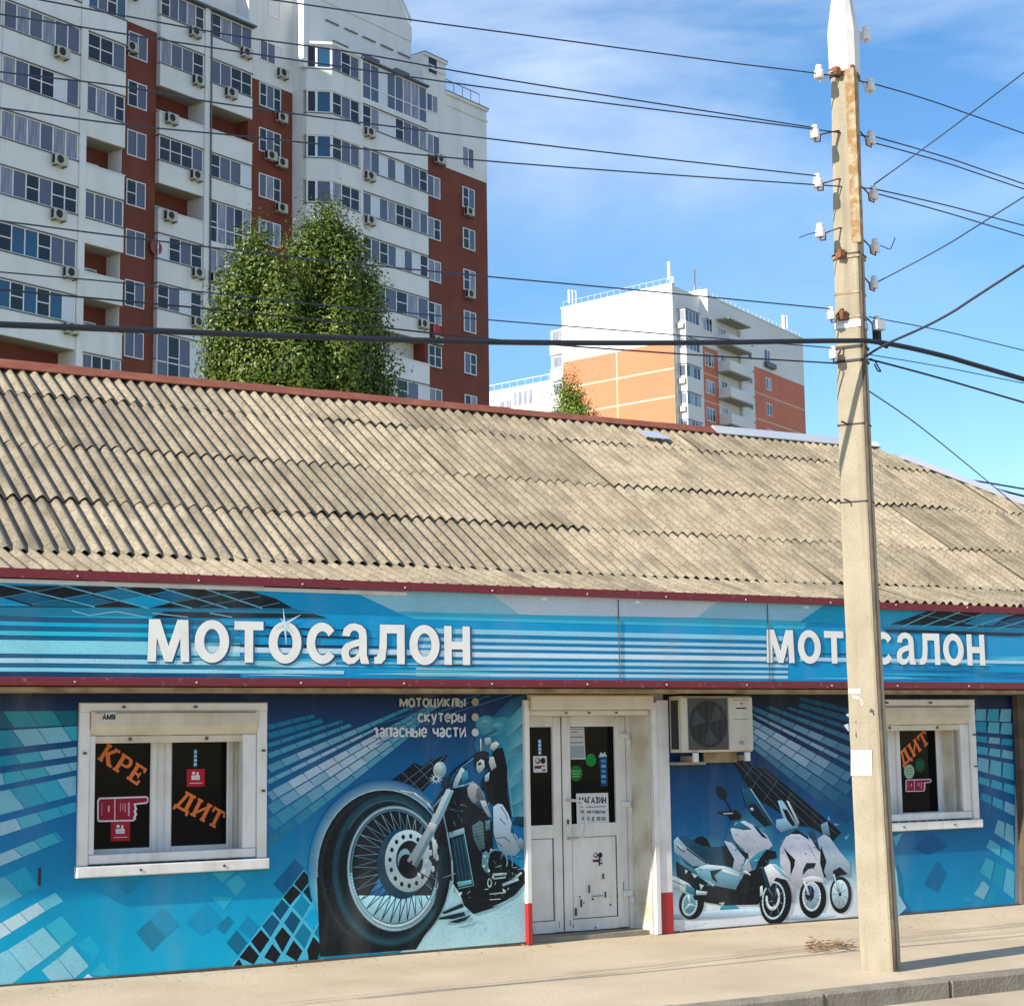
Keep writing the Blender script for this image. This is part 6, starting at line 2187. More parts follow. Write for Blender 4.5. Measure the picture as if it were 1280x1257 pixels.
wire([(0, 405.5), (320, 418.5), (613, 427.5), (850, 428.5), (1045, 426), (1100, 428), (1180, 445), (1280, 474)], .021, 'thick black cable passing in front of the pole', 'cable', [PY - .2] * 8, extend=(4, 6), name='thick_cable')
wire([(1088, 104), (1160, 125), (1280, 167)], WR, 'topmost wire leaving the pole to the right', extend=(0, 5), group=g_)
wire([(1090, 170), (1180, 196), (1280, 230)], WR, 'upper wire of the second pair leaving the pole to the right', extend=(0, 5), group=g_)
wire([(1090, 178), (1180, 203), (1280, 236.5)], WR, 'lower wire of the second pair leaving the pole to the right', extend=(0, 5), group=g_)
wire([(1092, 236), (1180, 256), (1280, 282)], WR, 'upper wire of the third pair leaving the pole to the right', extend=(0, 5), group=g_)
wire([(1092, 241), (1180, 265), (1280, 295)], WR, 'lower wire of the third pair leaving the pole to the right', extend=(0, 5), group=g_)
wire([(1092, 231), (1180, 167), (1280, 91)], WR, 'upper diagonal wire climbing to the right', ys=[PY, PY - .5, PY - 1.2], extend=(0, 4), group=g_)
wire([(1094, 354), (1180, 308), (1280, 246)], WR, 'middle diagonal wire climbing to the right', ys=[PY, PY - .5, PY - 1.2], extend=(0, 4), group=g_)
wire([(1083, 445), (1108, 430), (1180, 396), (1280, 332)], .0105, 'lower thick diagonal cable climbing to the right', 'cable', ys=[PY - .15, PY - .25, PY - .6, PY - 1.2], extend=(0, 4), group=g_)
wire([(1086, 396), (1180, 414), (1280, 438)], .0045, 'thin wire leaving right above the thick cable', extend=(0, 5), group=g_)
wire([(1086, 443), (1180, 459), (1280, 479)], .0040, 'thin wire hidden close under the thick cable on the right', extend=(0, 5), group=g_)
wire([(1085, 449), (1110, 455), (1180, 474), (1280, 503)], .0085, 'dark cable leaving right below the thick one', 'cable', extend=(0, 5), group=g_)
wire([(1082, 486), (1150, 533), (1240, 606), (1280, 640)], .006, 'thin wire dropping from the pole towards the roof hip', extend=(0, 1), ys=[PY, PY + 1, PY + 3, PY + 4], group=g_)
wire([(1214, 600), (1245, 605), (1280, 611)], .012, 'upper short wire over the roof at the right edge', ys=[3, 3, 3], extend=(0, 6), group=g_)
wire([(1240, 611), (1258, 614.5), (1280, 620)], .014, 'lower short wire over the roof at the right edge', 'cable', ys=[3, 3, 3], extend=(.3, 6), group=g_)
# loose tails
wire([(1023, 290), (1010, 293), (999, 297)], .004, 'short loose wire tail on the left of the pole', name='wire_tail')
wire([(1097, 306), (1106, 309), (1113, 311), (1119, 297)], .004, 'short loose bent wire tail on the right of the pole', name='wire_tail')
wire([(1088, 448), (1094, 452), (1099, 461), (1101, 464), (1097, 463), (1093, 455)], .006, 'small black cable loop hanging beside the pole', 'cable', name='cable_loop')

# ------------------------------------------------------------------ the tall apartment tower
uT = Vector((0.9243, 0.3817, 0)).normalized()
nT = Vector((-uT.y, uT.x, 0))
d0 = ray(0, 312).normalized()
P0 = EYE + d0 * 90
tower = thing('apartment_tower', 'tall white and red brick apartment tower with glazed balconies behind the shop', 'building', (P0.x, P0.y, 0), math.atan2(uT.y, uT.x))


def tw(m, name, mat, parent=None, smooth=False):
    return m.build(name, mat, parent or tower, smooth, local=True)


FLR = 2.793
def sill(k):
    return 39.541 + FLR * k


# masses, in (u along the front, v into the block, z)
V1, V2, V3 = 0.0, 3.0, 1.2
tw(MB().box(-16, 7.62, V1 + 1.35, 16, 0, 52), 'tower_wall', M['tred'])
tw(MB().box(7.63, 23.33, V2 + 1.35, 16, 0, 41.1), 'tower_wall', M['tred'])
tw(MB().box(7.63, 23.33, V2 + 1.35, 16, 41.1, 47.6), 'tower_wall', M['twhite'])
# plain red bay walls between the balcony stacks
tw(MB().box(7.62, 12.55, V2 + .3, V2 + 1.345, 0, 41.3), 'bay_wall', M['tred'])
tw(MB().box(7.62, 12.55, V2 + .26, V2 + 1.345, 41.3, 47.6), 'bay_wall', M['twhite'])
tw(MB().box(19.71, 23.42, V2 + .4, V2 + 1.345, 0, 40.95), 'bay_wall', M['tred'])
tw(MB().box(19.71, 23.42, V2 + .36, V2 + 1.345, 40.95, 47.6), 'bay_wall', M['twhite'])
# right part
tw(MB().box(23.43, 33.58, V3 + 1.35, 16, 0, 47.2), 'tower_wall', M['twhite'])
tw(MB().box(33.585, 40.2, V3 + .4, 16, 0, 39.1), 'tower_wall', M['tred'])
tw(MB().box(33.585, 35.84, V3 + .4, 1.6 + .35, 39.1, 39.85), 'bay_wall', M['tred'])
tw(MB().box(33.585, 35.84, V3 + .36, 16, 39.855, 46.1), 'tower_wall', M['twhite'])
tw(MB().box(35.845, 40.2, V3 + .36, 16, 39.105, 44.1), 'tower_wall', M['twhite'])
for a, b, z in ((33.585, 35.84, 46.1), (35.845, 40.2, 44.1)):
    tw(MB().box(a, b + .12, V3 + .22, 16, z, z + .18), 'cornice', M['twhite'])
    tw(MB().box(a, b + .05, V3 + .29, V3 + .355, z - .75, z - .62), 'cornice', M['twhite'])
    tw(MB().box(a, b + .14, V3 + .20, 16, z + .182, z + .24), 'parapet_cap', M['tledge'])
# curved pediment over the right part
pd = MB()
arc = [(23.43, 47.21), (33.58, 47.21), (33.58, 48.2)]
for k in range(9):
    t = k / 8
    arc.append((33.3 - t * 4.2, 48.4 + 3.6 * (1 - (1 - t) ** 2) * .9))
arc += [(23.43, 52.2)]
pd.prism(arc, V3 + 1.3, V3 + 1.9)
tw(pd, 'pediment', M['twhite'])
mo = MB()
pp_ = [(33.4 - .5 * k, 48.35 + 3.5 * (1 - (1 - k / 9) ** 2) * .9) for k in range(10)]
for (a, b) in zip(pp_, pp_[1:]):
    mo.face([(a[0], V3 + 1.15, a[1] + .1), (a[0], V3 + 1.15, a[1] + .35), (b[0], V3 + 1.15, b[1] + .35), (b[0], V3 + 1.15, b[1] + .1)])
    mo.face([(a[0], V3 + 1.15, a[1] + .1), (b[0], V3 + 1.15, b[1] + .1), (b[0], V3 + 1.3, b[1] + .1), (a[0], V3 + 1.3, a[1] + .1)])
tw(mo, 'moulding', M['twhite'])
for k in range(5):
    tw(MB().box(25.4 + 1.7 * k, 26.6 + 1.7 * k, V3 + 1.26, V3 + 1.295, 46.0 - .0 * k, 46.09), 'moulding', M['tledge'])
# white fin beside the bay
tw(MB().box(23.1, 23.42, V2 - .85, V2 - .40, 42.3, 50), 'fin_wall', M['twhite'])
# railing on the lower roof
rl = MB()
for k in range(5):
    rl.tube([(36.0 + .9 * k, V3 + .5, 44.3), (36.0 + .9 * k, V3 + .5, 45.2)], .025, 5)
rl.tube([(36.0, V3 + .5, 45.2), (39.6, V3 + .5, 45.2)], .03, 5)
tw(rl, 'roof_railing', M['tledge'])

PANES = ['pane_dark', 'pane_slate', 'pane_grey', 'pane_blue', 'pane_pale']
_pc = {}


def pane_mesh(w_, h_, mk, split=False):
    key = (round(w_, 2), round(h_, 2), mk)
    if key not in _pc:
        m = MB()
        m.box(0, w_, 0, .02, 0, h_)
        _pc[key] = m.mesh('pane', M[mk])
    return _pc[key]


def tower_window(u0, u1, z0, z1, v, n, kinds=None, parent=None, fr=.055, top=True, frame_mat='tframe', low=0.0, weights=(4, 5, 4, 0, 1)):
    """a glazed band: white frame as the part, each pane a piece of it"""
    m = MB()
    d0_, d1_ = v, v + .07
    m.box(u0, u1, d0_, d1_, z0, z0 + fr)
    m.box(u0, u1, d0_, d1_, z1 - fr, z1)
    pw = (u1 - u0) / n
    for i in range(n + 1):
        x = u0 + pw * i
        a = max(u0, x - fr / 2)
        b = min(u1, x + fr / 2)
        if i == 0:
            b = u0 + fr
        if i == n:
            a = u1 - fr
        m.box(a, b, d0_ + .002, d1_ - .002, z0 + fr, z1 - fr)
    if low:
        for i in range(n):
            m.box(u0 + pw * i + fr, u0 + pw * (i + 1) - fr, d0_ + .004, d1_ - .004, z0 + low, z0 + low + .06)
    ks_ = []
    for i in range(n):
        mk = kinds[i % len(kinds)] if kinds else random.choices(PANES, weights)[0]
        ks_.append(mk)
        if mk == 'pane_dark' and (z1 - z0) > 1.1:
            x = u0 + pw * i
            m.box(x + fr * .6, x + pw - fr * .6, d0_ + .006, d1_ - .02, (z0 + z1) / 2 - .025, (z0 + z1) / 2 + .025)
    f = tw(m, 'window', M[frame_mat], parent)
    for i in range(n):
        o = bpy.data.objects.new('pane', pane_mesh(pw - .02, z1 - z0 - .02, ks_[i]))
        COL.objects.link(o)
        o.parent = f
        o.location = (u0 + pw * i + .01, v + .045, z0 + .01)
    return f


_ac = None


def tower_ac(u, v, z, s_=1.0):
    """small outdoor unit bolted to the tower"""
    global _ac
    if _ac is None:
        a = MB()
        a.cbox(0, .80, 0, .30, 0, .56, .03)
        f_ = MB()
        f_.face([(.30 + .21 * math.cos(t * math.pi / 9), -.006, .28 + .21 * math.sin(t * math.pi / 9)) for t in range(18)])
        g = MB()
        g.box(-.006, -.001, .06, .26, .06, .50)
        br = MB()
        br.box(.1, .15, .0, .36, -.07, -.01)
        _ac = (a.mesh('air_conditioner', M['acbody']), f_.mesh('fan_opening', M['acdark']), g.mesh('side_coil', M['acdark']), br.mesh('bracket', M['tledge']))
    o = put('air_conditioner', _ac[0], tower, (u, v - .36, z), scale=(s_, s_, s_))
    for nm, me in zip(('fan_opening', 'side_coil', 'bracket'), _ac[1:]):
        put(nm, me, o, (0, 0, 0))
    put('bracket', _ac[3], o, (.55, 0, 0))
    return o


def loggia(u0, u1, v, k, glazed, n=5, side=True, full=False, kinds=None, weights=(4, 5, 4, 0, 1), win=(0.15, 0.5)):
    """one balcony storey: parapet, then glazing or an open recess"""
    zs = sill(k)
    zf = zs - 1.33
    pb = MB()
    z_lo = zf
    if full:
        pb.box(u0, u1, v, v + .12, zf, zf + .32)
    else:
        pb.cbox(u0, u1, v, v + .12, zf, zs - .05, .015)
    if side:
        pb.box(u0, u0 + .10, v + .1205, v + 1.34, zf, zs - .05)
    tw(pb, 'parapet', M['twhite'])
    tw(MB().box(u0 + .02, u1 - .02, v + .121, v + 1.345, zf, zf + .12), 'balcony_slab', M['tsoffit'])
    if not full:
        tw(MB().box(u0 - .02, u1 + .02, v - .05, v + .16, zs - .0495, zs), 'ledge', M['tframe'] if not glazed else M['tledge'])
    if glazed:
        z0 = zf + .325 if full else zs + .002
        tower_window(u0 + .03, u1 - .03, z0, zs + 1.40, v + .03, n, kinds, low=.85 if full else 0, weights=weights)
        tw(MB().box(u0 - .02, u1 + .02, v - .03, v + .12, zs + 1.402, zs + 1.455), 'ledge', M['tledge'])
        if side:
            tw(MB().box(u0 + .04, u0 + .06, v + .12, v + 1.3, zs + .01, zs + 1.40), 'side_panel', M['pane_pale'])
    else:
        w0 = u0 + (u1 - u0) * win[0]
        w1 = u0 + (u1 - u0) * win[1] + .6
        tower_window(w0, w1, zs - .45, zs + .62, v + 1.27, 2, weights=(3, 5, 3, 0, 0))


# stack A and B (nearest part)
for k in range(-9, 2):
    glz = k != -7
    kinds = None
    if k == -6:
        kinds = ['pane_blue', 'pane_dark', 'pane_blue', 'pane_dark', 'pane_blue', 'pane_pale']
    if k == -5:
        kinds = ['pane_dark', 'pane_blue', 'pane_blue', 'pane_dark', 'pane_slate', 'pane_slate']
    if k == -1:
        kinds = ['pane_slate', 'pane_grey', 'pane_slate', 'pane_grey', 'pane_slate', 'pane_slate']
    loggia(0.62 - .75 * 1, 4.62, V1, k, glz, 6, side=False, kinds=kinds)
    loggia(-5.5, -.16, V1, k, glz, 6, side=False, weights=(4, 5, 3, 1, 1))
    loggia(5.05, 7.60, V1, k, k not in (-3, -5, -6), 3 if k in (-1,) else 4, side=False, kinds=['pane_blue', 'pane_slate', 'pane_dark', 'pane_blue'] if k == 0 else None)
tw(MB().cbox(4.63, 5.04, V1 - .08, V1 + 1.345, 0, 52, .03), 'pilaster', M['twhite'])
tw(MB().cbox(-.15, -.14, V1, V1 + .2, 0, 52, .001), 'pilaster', M['twhite'])
tw(MB().box(7.605, 7.625, V1 + .3, V1 + 1.345, 0, 52), 'pilaster', M['twhite'])
for k, u in ((-1, 2.9), (-3, 2.9), (-4, 2.9), (-5, 3.7), (-6, 3.8)):
    tower_ac(u, V1, sill(k) - .62)
# stack D and E
for k in range(-9, 2):
    loggia(12.56, 15.88, V2, k, k not in (-1, -3), 4 if k < 1 else 5, full=(k == -6), weights=(4, 5, 2, 0, 1))
    loggia(16.29, 19.69, V2, k, k not in (-1,), 4 if k in (1, 0, -2) else 5, side=False, full=(k == -3), weights=(3, 5, 5, 0, 1))
tw(MB().cbox(15.89, 16.28, V2 - .06, V2 + 1.345, 0, 43.9, .03), 'pilaster', M['twhite'])
dn = MB()
dn.tube([(16.33, V2 - .1, 0), (16.33, V2 - .1, 43.6)], .05, 6)
tw(dn, 'drain_pipe', M['tledge'])
tw(MB().box(12.4, 19.8, V2 - .25, V2 + .3, 43.80, 43.92), 'canopy', M['tledge'])
tw(MB().box(12.56, 19.69, V2 + .02, V2 + .3, 43.93, 44.2), 'canopy', M['twhite'])
for k, u in ((1, 14.6), (0, 14.9), (-1, 12.9), (-2, 14.8), (-3, 12.9), (-4, 15.0), (-5, 15.0)):
    tower_ac(u, V2, sill(k) - .60)
for k, u in ((1, 18.6), (0, 17.4), (-4, 16.4)):
    tower_ac(u, V2, sill(k) - .60)
# windows in the red bays
for k in range(-8, 3):
    tower_window(10.5, 11.85, sill(k) - .2, sill(k) + 1.25, V2 + .24, 2, ['pane_dark', 'pane_slate'] if k % 2 else ['pane_slate', 'pane_slate'])
    if k <= 0:
        tower_window(20.6, 22.4, sill(k) - .1, sill(k) + 1.35, V2 + .34, 3, weights=(5, 3, 3, 0, 0))
        if k in (0, -1, -2):
            tower_ac(21.9, V2 + .36, sill(k) - .75)
        if k in (-1,):
            tower_ac(21.0, V2 + .36, sill(k) - .55)
tower_window(20.6, 22.5, sill(1) - .1, sill(1) + 1.2, V2 + .31, 3, ['pane_slate', 'pane_slate', 'pane_pale'])
tower_ac(22.0, V2 + .36, sill(1) - .75)
tower_window(21.3, 22.3, sill(2) + .1, sill(2) + 1.35, V2 + .32, 1, ['pane_slate'])
tower_ac(10.2, V2 + .3, sill(0) + .0)
tower_ac(10.2, V2 + .26, sill(1) + .3)
# faceted bay G and long loggias H
GU0, GU1, GF = 24.57, 27.08, 23.45
for k in range(-9, 2):
    zs = sill(k)
    zf = zs - 1.33
    m = MB()
    m.vprism([(GU0, V3), (GU1, V3), (GU1, V3 + 1.34), (GF, V3 + 1.34), (GF, V3 + 1.05)], zf, zs - .05)
    tw(m, 'parapet', M['twhite'])
    m = MB()
    m.vprism([(GU0 - .03, V3 - .05), (GU1, V3 - .05), (GU1, V3 + .2), (GU0, V3 + .2), (GF, V3 + 1.3), (GF - .04, V3 + 1.04)], zs - .0495, zs)
    tw(m, 'ledge', M['tledge'])
    m = MB()
    m.vprism([(GU0 - .03, V3 - .05), (GU1, V3 - .05), (GU1, V3 + 1.3), (GF, V3 + 1.3), (GF - .04, V3 + 1.04)], zs + 1.40, zs + 1.4595)
    tw(m, 'ledge', M['tframe'])
    tower_window(GU0 + .05, GU1 - .02, zs + .002, zs + 1.395, V3 + .02, 3, weights=(4, 5, 3, 0, 0))
    # the angled facet: own frame, turned
    L_ = math.hypot(GU0 - GF, 1.05)
    f = bpy.data.objects.new('bay_facet', None)
    m = MB()
    for (a, b, c, d) in ((0, L_, 0, .07), (0, L_, 1.32, 1.39), (0, .09, .07, 1.32), (L_ - .12, L_, .07, 1.32), (L_ * .34, L_ * .34 + .14, .07, 1.32)):
        m.box(a, b, 0, .07, c, d)
    f = tw(m, 'window', M['tframe'])
    f.location = (GF, V3 + 1.05, zs + .003)
    f.rotation_euler = (0, 0, math.atan2(-1.05, GU0 - GF))
    for a, b, mk in ((.05, L_ * .36, 'pane_dark'), (L_ * .42, L_ - .08, random.choice(['pane_dark', 'pane_slate', 'pane_blue']))):
        put('pane', pane_mesh(b - a, 1.3, mk), f, (a, .04, .04))
    loggia(27.32, 33.57, V3, k, k != -5, 8 if k > -4 else 6, side=False, full=(k == 1), weights=(4, 6, 3, 0, 1.5))
tw(MB().cbox(27.085, 27.315, V3 - .05, V3 + 1.345, 0, 43.75, .02), 'pilaster', M['twhite'])
tw(MB().box(27.3, 33.62, V3 - .15, V3 + 1.3, 43.79, 43.9), 'canopy', M['tledge'])
m = MB()
m.vprism([(GU0 - .1, V3 - .12), (GU1, V3 - .12), (GU1, V3 + 1.3), (GF - .05, V3 + 1.3), (GF - .1, V3 + 1.0)], 43.805, 43.98)
tw(m, 'canopy', M['twhite'])
for k in range(3):
    tw(MB().box(25.3 + 2.9 * k, 26.6 + 2.9 * k, V3 + .5, V3 + 1.3, 44.3, 44.5), 'canopy', M['tledge'])
for k, u in ((0, 27.4), (-1, 27.4), (-2, 27.4), (-4, 32.4)):
    tower_ac(u, V3, sill(k) - .65)
# windows of the end wall
for k in range(-8, 1):
    tower_window(37.5, 38.75, sill(k) + .1, sill(k) + 1.5, V3 + .30, 2, weights=(4, 4, 4, 0, 0))
    tower_window(33.85, 35.15, sill(k) + .0, sill(k) + 1.4, V3 + .30, 2, weights=(4, 5, 3, 0, 0))
tower_window(33.85, 35.0, sill(1) + .1, sill(1) + 1.3, V3 + .30, 2)
tower_window(34.0, 35.0, sill(2) - .1, sill(2) + 1.1, V3 + .30, 1, ['pane_dark'])
for u, k in ((37.6, -1), (37.6, -3), (34.6, 0)):
    tower_ac(u, V3 + .36, sill(k) - .45)
tower_ac(34.2, V3 + .36, sill(-5) + 1.45)


def dish(px, py, v, mat, r=.38):
    q_ = on_plane(px, py, P0 + nT * v, nT)
    w_ = q_ - P0
    u, z = w_.dot(uT), q_.z
    m = MB()
    n_ = 16
    for k in range(n_):
        a, b = 2 * math.pi * k / n_, 2 * math.pi * (k + 1) / n_
        m.face([(u, v - .12, z), (u + r * math.cos(a), v - .22, z + r * math.sin(a)), (u + r * math.cos(b), v - .22, z + r * math.sin(b))])
    m.tube([(u, v, z), (u, v - .13, z)], .03, 6)
    m.tube([(u, v - .14, z - r * .8), (u, v - .5, z - .1)], .015, 5)
    tw(m, 'satellite_dish', M[mat])


dish(192, 310, V2 + .25, 'pink', .42)
dish(543, 413, V3 + .3, 'reddish', .40)

# ------------------------------------------------------------------ orange and white block further off
def hz_dir(px):
    """level direction in which photo column px meets the horizon"""
    py = CY - (right.z * (px - CX) + fwd.z * FPX) / down.z
    return ray(px, py).normalized()


uL, uR = hz_dir(-1870), hz_dir(2070)
CB = EYE + ray(842, 440).normalized() * 190
ob = thing('apartment_block', 'orange and white apartment block with terracotta side seen beyond the roof', 'building', (CB.x, CB.y, 0))


class Face2:
    """a wall plane: s along it, d out of it towards the street, z up"""
    def __init__(s, o, u, out):
        s.o, s.u = Vector((o.x, o.y, 0)), u.copy()
        nn = Vector((-u.y, u.x, 0))
        s.n = nn if nn.dot(out) > 0 else -nn

    def pt(s, a, d, z):
        return s.o + s.u * a + s.n * d + Vector((0, 0, z))

    def box(s, m, a0, a1, d0, d1, z0, z1):
        i = len(m.v)
        for z in (z0, z1):
            for a, d in ((a0, d1), (a1, d1), (a1, d0), (a0, d0)):
                m.v.append(tuple(s.pt(a, d, z)))
        for q_ in ((0, 3, 2, 1), (4, 5, 6, 7), (0, 1, 5, 4), (1, 2, 6, 5), (2, 3, 7, 6), (3, 0, 4, 7)):
            m.f.append(tuple(i + k for k in q_))
            m.c.append(None)
            m.m.append(0)
        return m

    def add(s, name, mat, parent, *b):
        return s.box(MB(), *b).build(name, mat, parent)

    def locate(s, px, py, d=0.0):
        q_ = on_plane(px, py, s.pt(0, d, 0), s.n)
        return (q_ - s.pt(0, d, 0)).dot(s.u), q_.z


toC = (EYE - CB)
toC.z = 0
FL = Face2(CB, uL, toC)
FR = Face2(CB, uR, toC)
FLH = 2.99
LEN_L, LEN_R = 15.35, 35.7
TOPL, TOPR = 49.8, 50.5
core = MB()
a, b, c, d = FL.pt(0, 0, 0), FR.pt(0, -.0, 0), FR.pt(LEN_R, -3.2, 0), FL.pt(LEN_L, 0, 0)
r0 = FR.pt(0.0, 0, 0)
pl = [tuple(FL.pt(LEN_L, -.4, 0))[:2], tuple(FL.pt(.3, -.4, 0))[:2], tuple(FR.pt(1.6, -3.3, 0))[:2], tuple(FR.pt(LEN_R - .3, -3.3, 0))[:2], tuple((FL.pt(LEN_L, -.4, 0) + uR * (LEN_R - 3)))[:2]]
core.vprism(pl, 0, 49.0)
core.build('core', M['obwhite'], ob)
# left (sunlit) wall: white top, orange panels with cream joints
FL.add('wall_panel', M['obwhite'], ob, 0, LEN_L, -.39, 0, 43.64, TOPL)
FL.add('parapet_cap', M['tframe'], ob, -.1, LEN_L + .1, -.5, .08, TOPL + .005, TOPL + .12)
FL.add('joint_backing', M['joint'], ob, .0, LEN_L, -.39, -.03, 20, 43.635)
for r in range(8):
    z1 = 43.62 - r * FLH
    for s0, s1 in ((.03, 7.62), (7.80, LEN_L - .02)):
        FL.add('wall_panel', M['orangewall'], ob, s0, s1, -.029, .0, z1 - FLH + .18, z1)
# loggia seen at the far left edge
for k in range(7):
    z = 46.2 - k * FLH
    FL.add('parapet', M['obwhite'], ob, LEN_L + .05, LEN_L + 2.0, -1.6, -.2, z - 1.4, z - .1)
    w_ = FL.add('window', M['tframe'], ob, LEN_L + .1, LEN_L + 1.9, -1.5, -.3, z - .095, z + 1.4)
    FL.add('pane', M['pane_grey'], w_, LEN_L + .35, LEN_L + 1.65, -.299, -.28, z + .1, z + 1.25)


def ob_window(F, s0, s1, z0, z1, d, n=2, weights=(4, 4, 3, 0, 0)):
    w_ = F.add('window', M['tframe'], ob, s0, s1, d, d + .06, z0, z1)
    pw = (s1 - s0) / n
    for i in range(n):
        mk = random.choices(PANES, weights)[0]
        F.add('pane', M[mk], w_, s0 + pw * i + .09, s0 + pw * (i + 1) - .09, d + .061, d + .075, z0 + .09, z1 - .09)


# right wall (in shade): corner loggia stack, terracotta panels, balconies
D0 = -3.2
sA = FR.locate(876, 420, 0)[0]
cw = MB()
cw.vprism([tuple(FR.pt(.02, -.02, 0))[:2], tuple(FR.pt(7, -.02, 0))[:2], tuple(FR.pt(7, -3, 0))[:2], tuple(FL.pt(3, -.395, 0))[:2], tuple(FL.pt(.1, -.395, 0))[:2]], 20, 49.7)
cw.build('corner_wall', M['obwhite'], ob)
BD = 1.0
b0, b1 = FR.locate(858, 440, BD)[0], FR.locate(876, 440, BD)[0]
for k in range(8):
    z = 44.55 + 1.3 - k * FLH
    FR.add('parapet', M['obwhite'], ob, b0, b1, .0, BD, z - 1.56, z)
    w_ = FR.add('window', M['tframe'], ob, b0 + .05, b1 - .05, .0, BD - .06, z + .002, z + 1.37)
    pw = (b1 - b0 - .2) / 4
    for i in range(4):
        FR.add('pane', M[random.choice(['pane_dark', 'pane_slate', 'pane_grey'])], w_, b0 + .1 + pw * i + .08, b0 + .1 + pw * (i + 1) - .08, BD - .059, BD - .04, z + .1, z + 1.28)
    SD = Face2(FR.pt(b0 + .05, BD - .06, 0), -FR.n, -FR.u)
    SD.add('pane', M[random.choice(['pane_dark', 'pane_slate', 'pane_grey'])], w_, .12, BD - .2, .002, .02, z + .15, z + 1.25)
    FR.add('ledge', M['tledge'], ob, b0 - .05, b1 + .05, .0, BD + .06, z + 1.375, z + 1.43)
    if k in (0, 2, 3):
        u_ = SD.add('air_conditioner', M['acbody'], ob, .1, .75, .03, .35, z - .75, z - .2)
FR.add('stair_head', M['obwhite'], ob, 6.65, 6.95, -2.94, .9, 47.35, TOPR)
FR.add('wall_panel', M['obwhite'], ob, 6.96, LEN_R, D0 - .1, -.4, 44.6, TOPR)
FR.add('parapet_cap', M['tframe'], ob, 6.9, LEN_R + .1, -1.0, -.3, TOPR + .005, TOPR + .12)
FR.add('joint_backing', M['joint'], ob, 6.96, LEN_R, D0, -.44, 20, 44.595)
cols_ = [(7.0, 11.5), (20.5, 23.0), (23.1, 27.4), (27.55, LEN_R - .02)]
for r in range(8):
    z1 = 44.57 - r * 3.06
    for s0, s1 in cols_:
        FR.add('wall_panel', M['brickorange'], ob, s0, s1, -.439, -.40, z1 - 2.9, z1)
    ob_window(FR, 8.3, 10.4, z1 - 2.1, z1 - .6, -.41, 3)
    ob_window(FR, 24.2, 25.7, z1 - 2.2, z1 - .75, -.41, 2)
ob_window(FR, 8.0, 10.2, 46.4, 48.0, -.41, 3)
ob_window(FR, 24.0, 25.6, 45.6, 47.2, -.41, 2)
FR.add('balcony_rail', M['tledge'], ob, 23.9, 26.4, -.4, .1, 45.0, 45.6)
# middle balconies
FR.add('wall_panel', M['obwhite'], ob, 11.55, 16.9, D0, -.38, 20, 44.58)
FR.add('wall_panel', M['obwhite'], ob, 16.95, 20.4, D0, -.1, 20, 47.9)
for k in range(8):
    z = 46.9 - k * FLH
    FR.add('balcony_slab', M['tsoffit'], ob, 11.4, 17.2, -.37, 1.15, z + 1.2, z + 1.36)
    if k:
        m = MB()
        FR.box(m, 11.4, 17.2, 1.05, 1.15, z + 1.365, z + 2.5)
        m.build('parapet', M['obwhite'], ob)
        FR.add('parapet', M['obwhite'], ob, 11.4, 11.5, -.37, 1.045, z + 1.365, z + 2.5)
    ob_window(FR, 12.2, 13.6, z - 1.1, z + .5, -.37, 2)
    z2 = 45.3 - k * FLH
    ob_window(FR, 17.4, 19.8, z2 - .2, z2 + 1.3, -.09, 2)
    FR.add('ledge', M['tledge'], ob, 17.3, 19.9, -.09, .15, z2 + 1.31, z2 + 1.4)
zz = 46.9 - 5 * FLH
w_ = FR.add('window', M['tframe'], ob, 11.42, 17.18, -.36, 1.12, zz + 2.505, zz + 4.0)
for i in range(5):
    FR.add('pane', M['pane_slate' if i % 2 else 'pane_dark'], w_, 11.6 + 1.12 * i, 12.55 + 1.12 * i, 1.121, 1.14, zz + 2.6, zz + 3.9)
# roof rail and masts
rl = MB()
for k in range(18):
    p_ = FL.pt(LEN_L * k / 17, -.3, TOPL + .1)
    rl.tube([p_, p_ + Vector((0, 0, .7))], .016, 4)
rl.tube([FL.pt(0, -.3, TOPL + .8), FL.pt(LEN_L, -.3, TOPL + .8)], .02, 4)
for k in range(26):
    p_ = FR.pt(7 + (LEN_R - 7) * k / 25, -.8, TOPR + .1)
    rl.tube([p_, p_ + Vector((0, 0, .7))], .016, 4)
rl.tube([FR.pt(7, -.8, TOPR + .8), FR.pt(LEN_R, -.8, TOPR + .8)], .02, 4)
rl.build('roof_railing', M['tframe'], ob)


def mast(p_, h, mat, n_=1, r=.12):
    m = MB()
    m.tube([p_, p_ + Vector((0, 0, h))], .05, 6)
    for k in range(n_):
        o_ = Vector((.45 * k - .2 * (n_ - 1), .1, 0))
        m.tube([p_ + o_ + Vector((0, 0, h * .25)), p_ + o_ + Vector((0, 0, h))], r, 8)
    m.build('antenna', mat, ob)


mast(FL.pt(.6, -.5, TOPL), 2.6, M['tframe'], 1, .2)
mast(FL.pt(LEN_L - 1.2, -.5, TOPL), 2.0, M['tframe'], 3, .12)
mast(FR.pt(7.2, -.8, TOPR), 2.6, M['tledge'], 1, .05)
mast(FR.pt(31.5, -.8, TOPR), 2.2, M['tframe'], 2, .2)
mast(FR.pt(3.2, -1.5, 49.9), 1.6, M['tframe'], 1, .06)

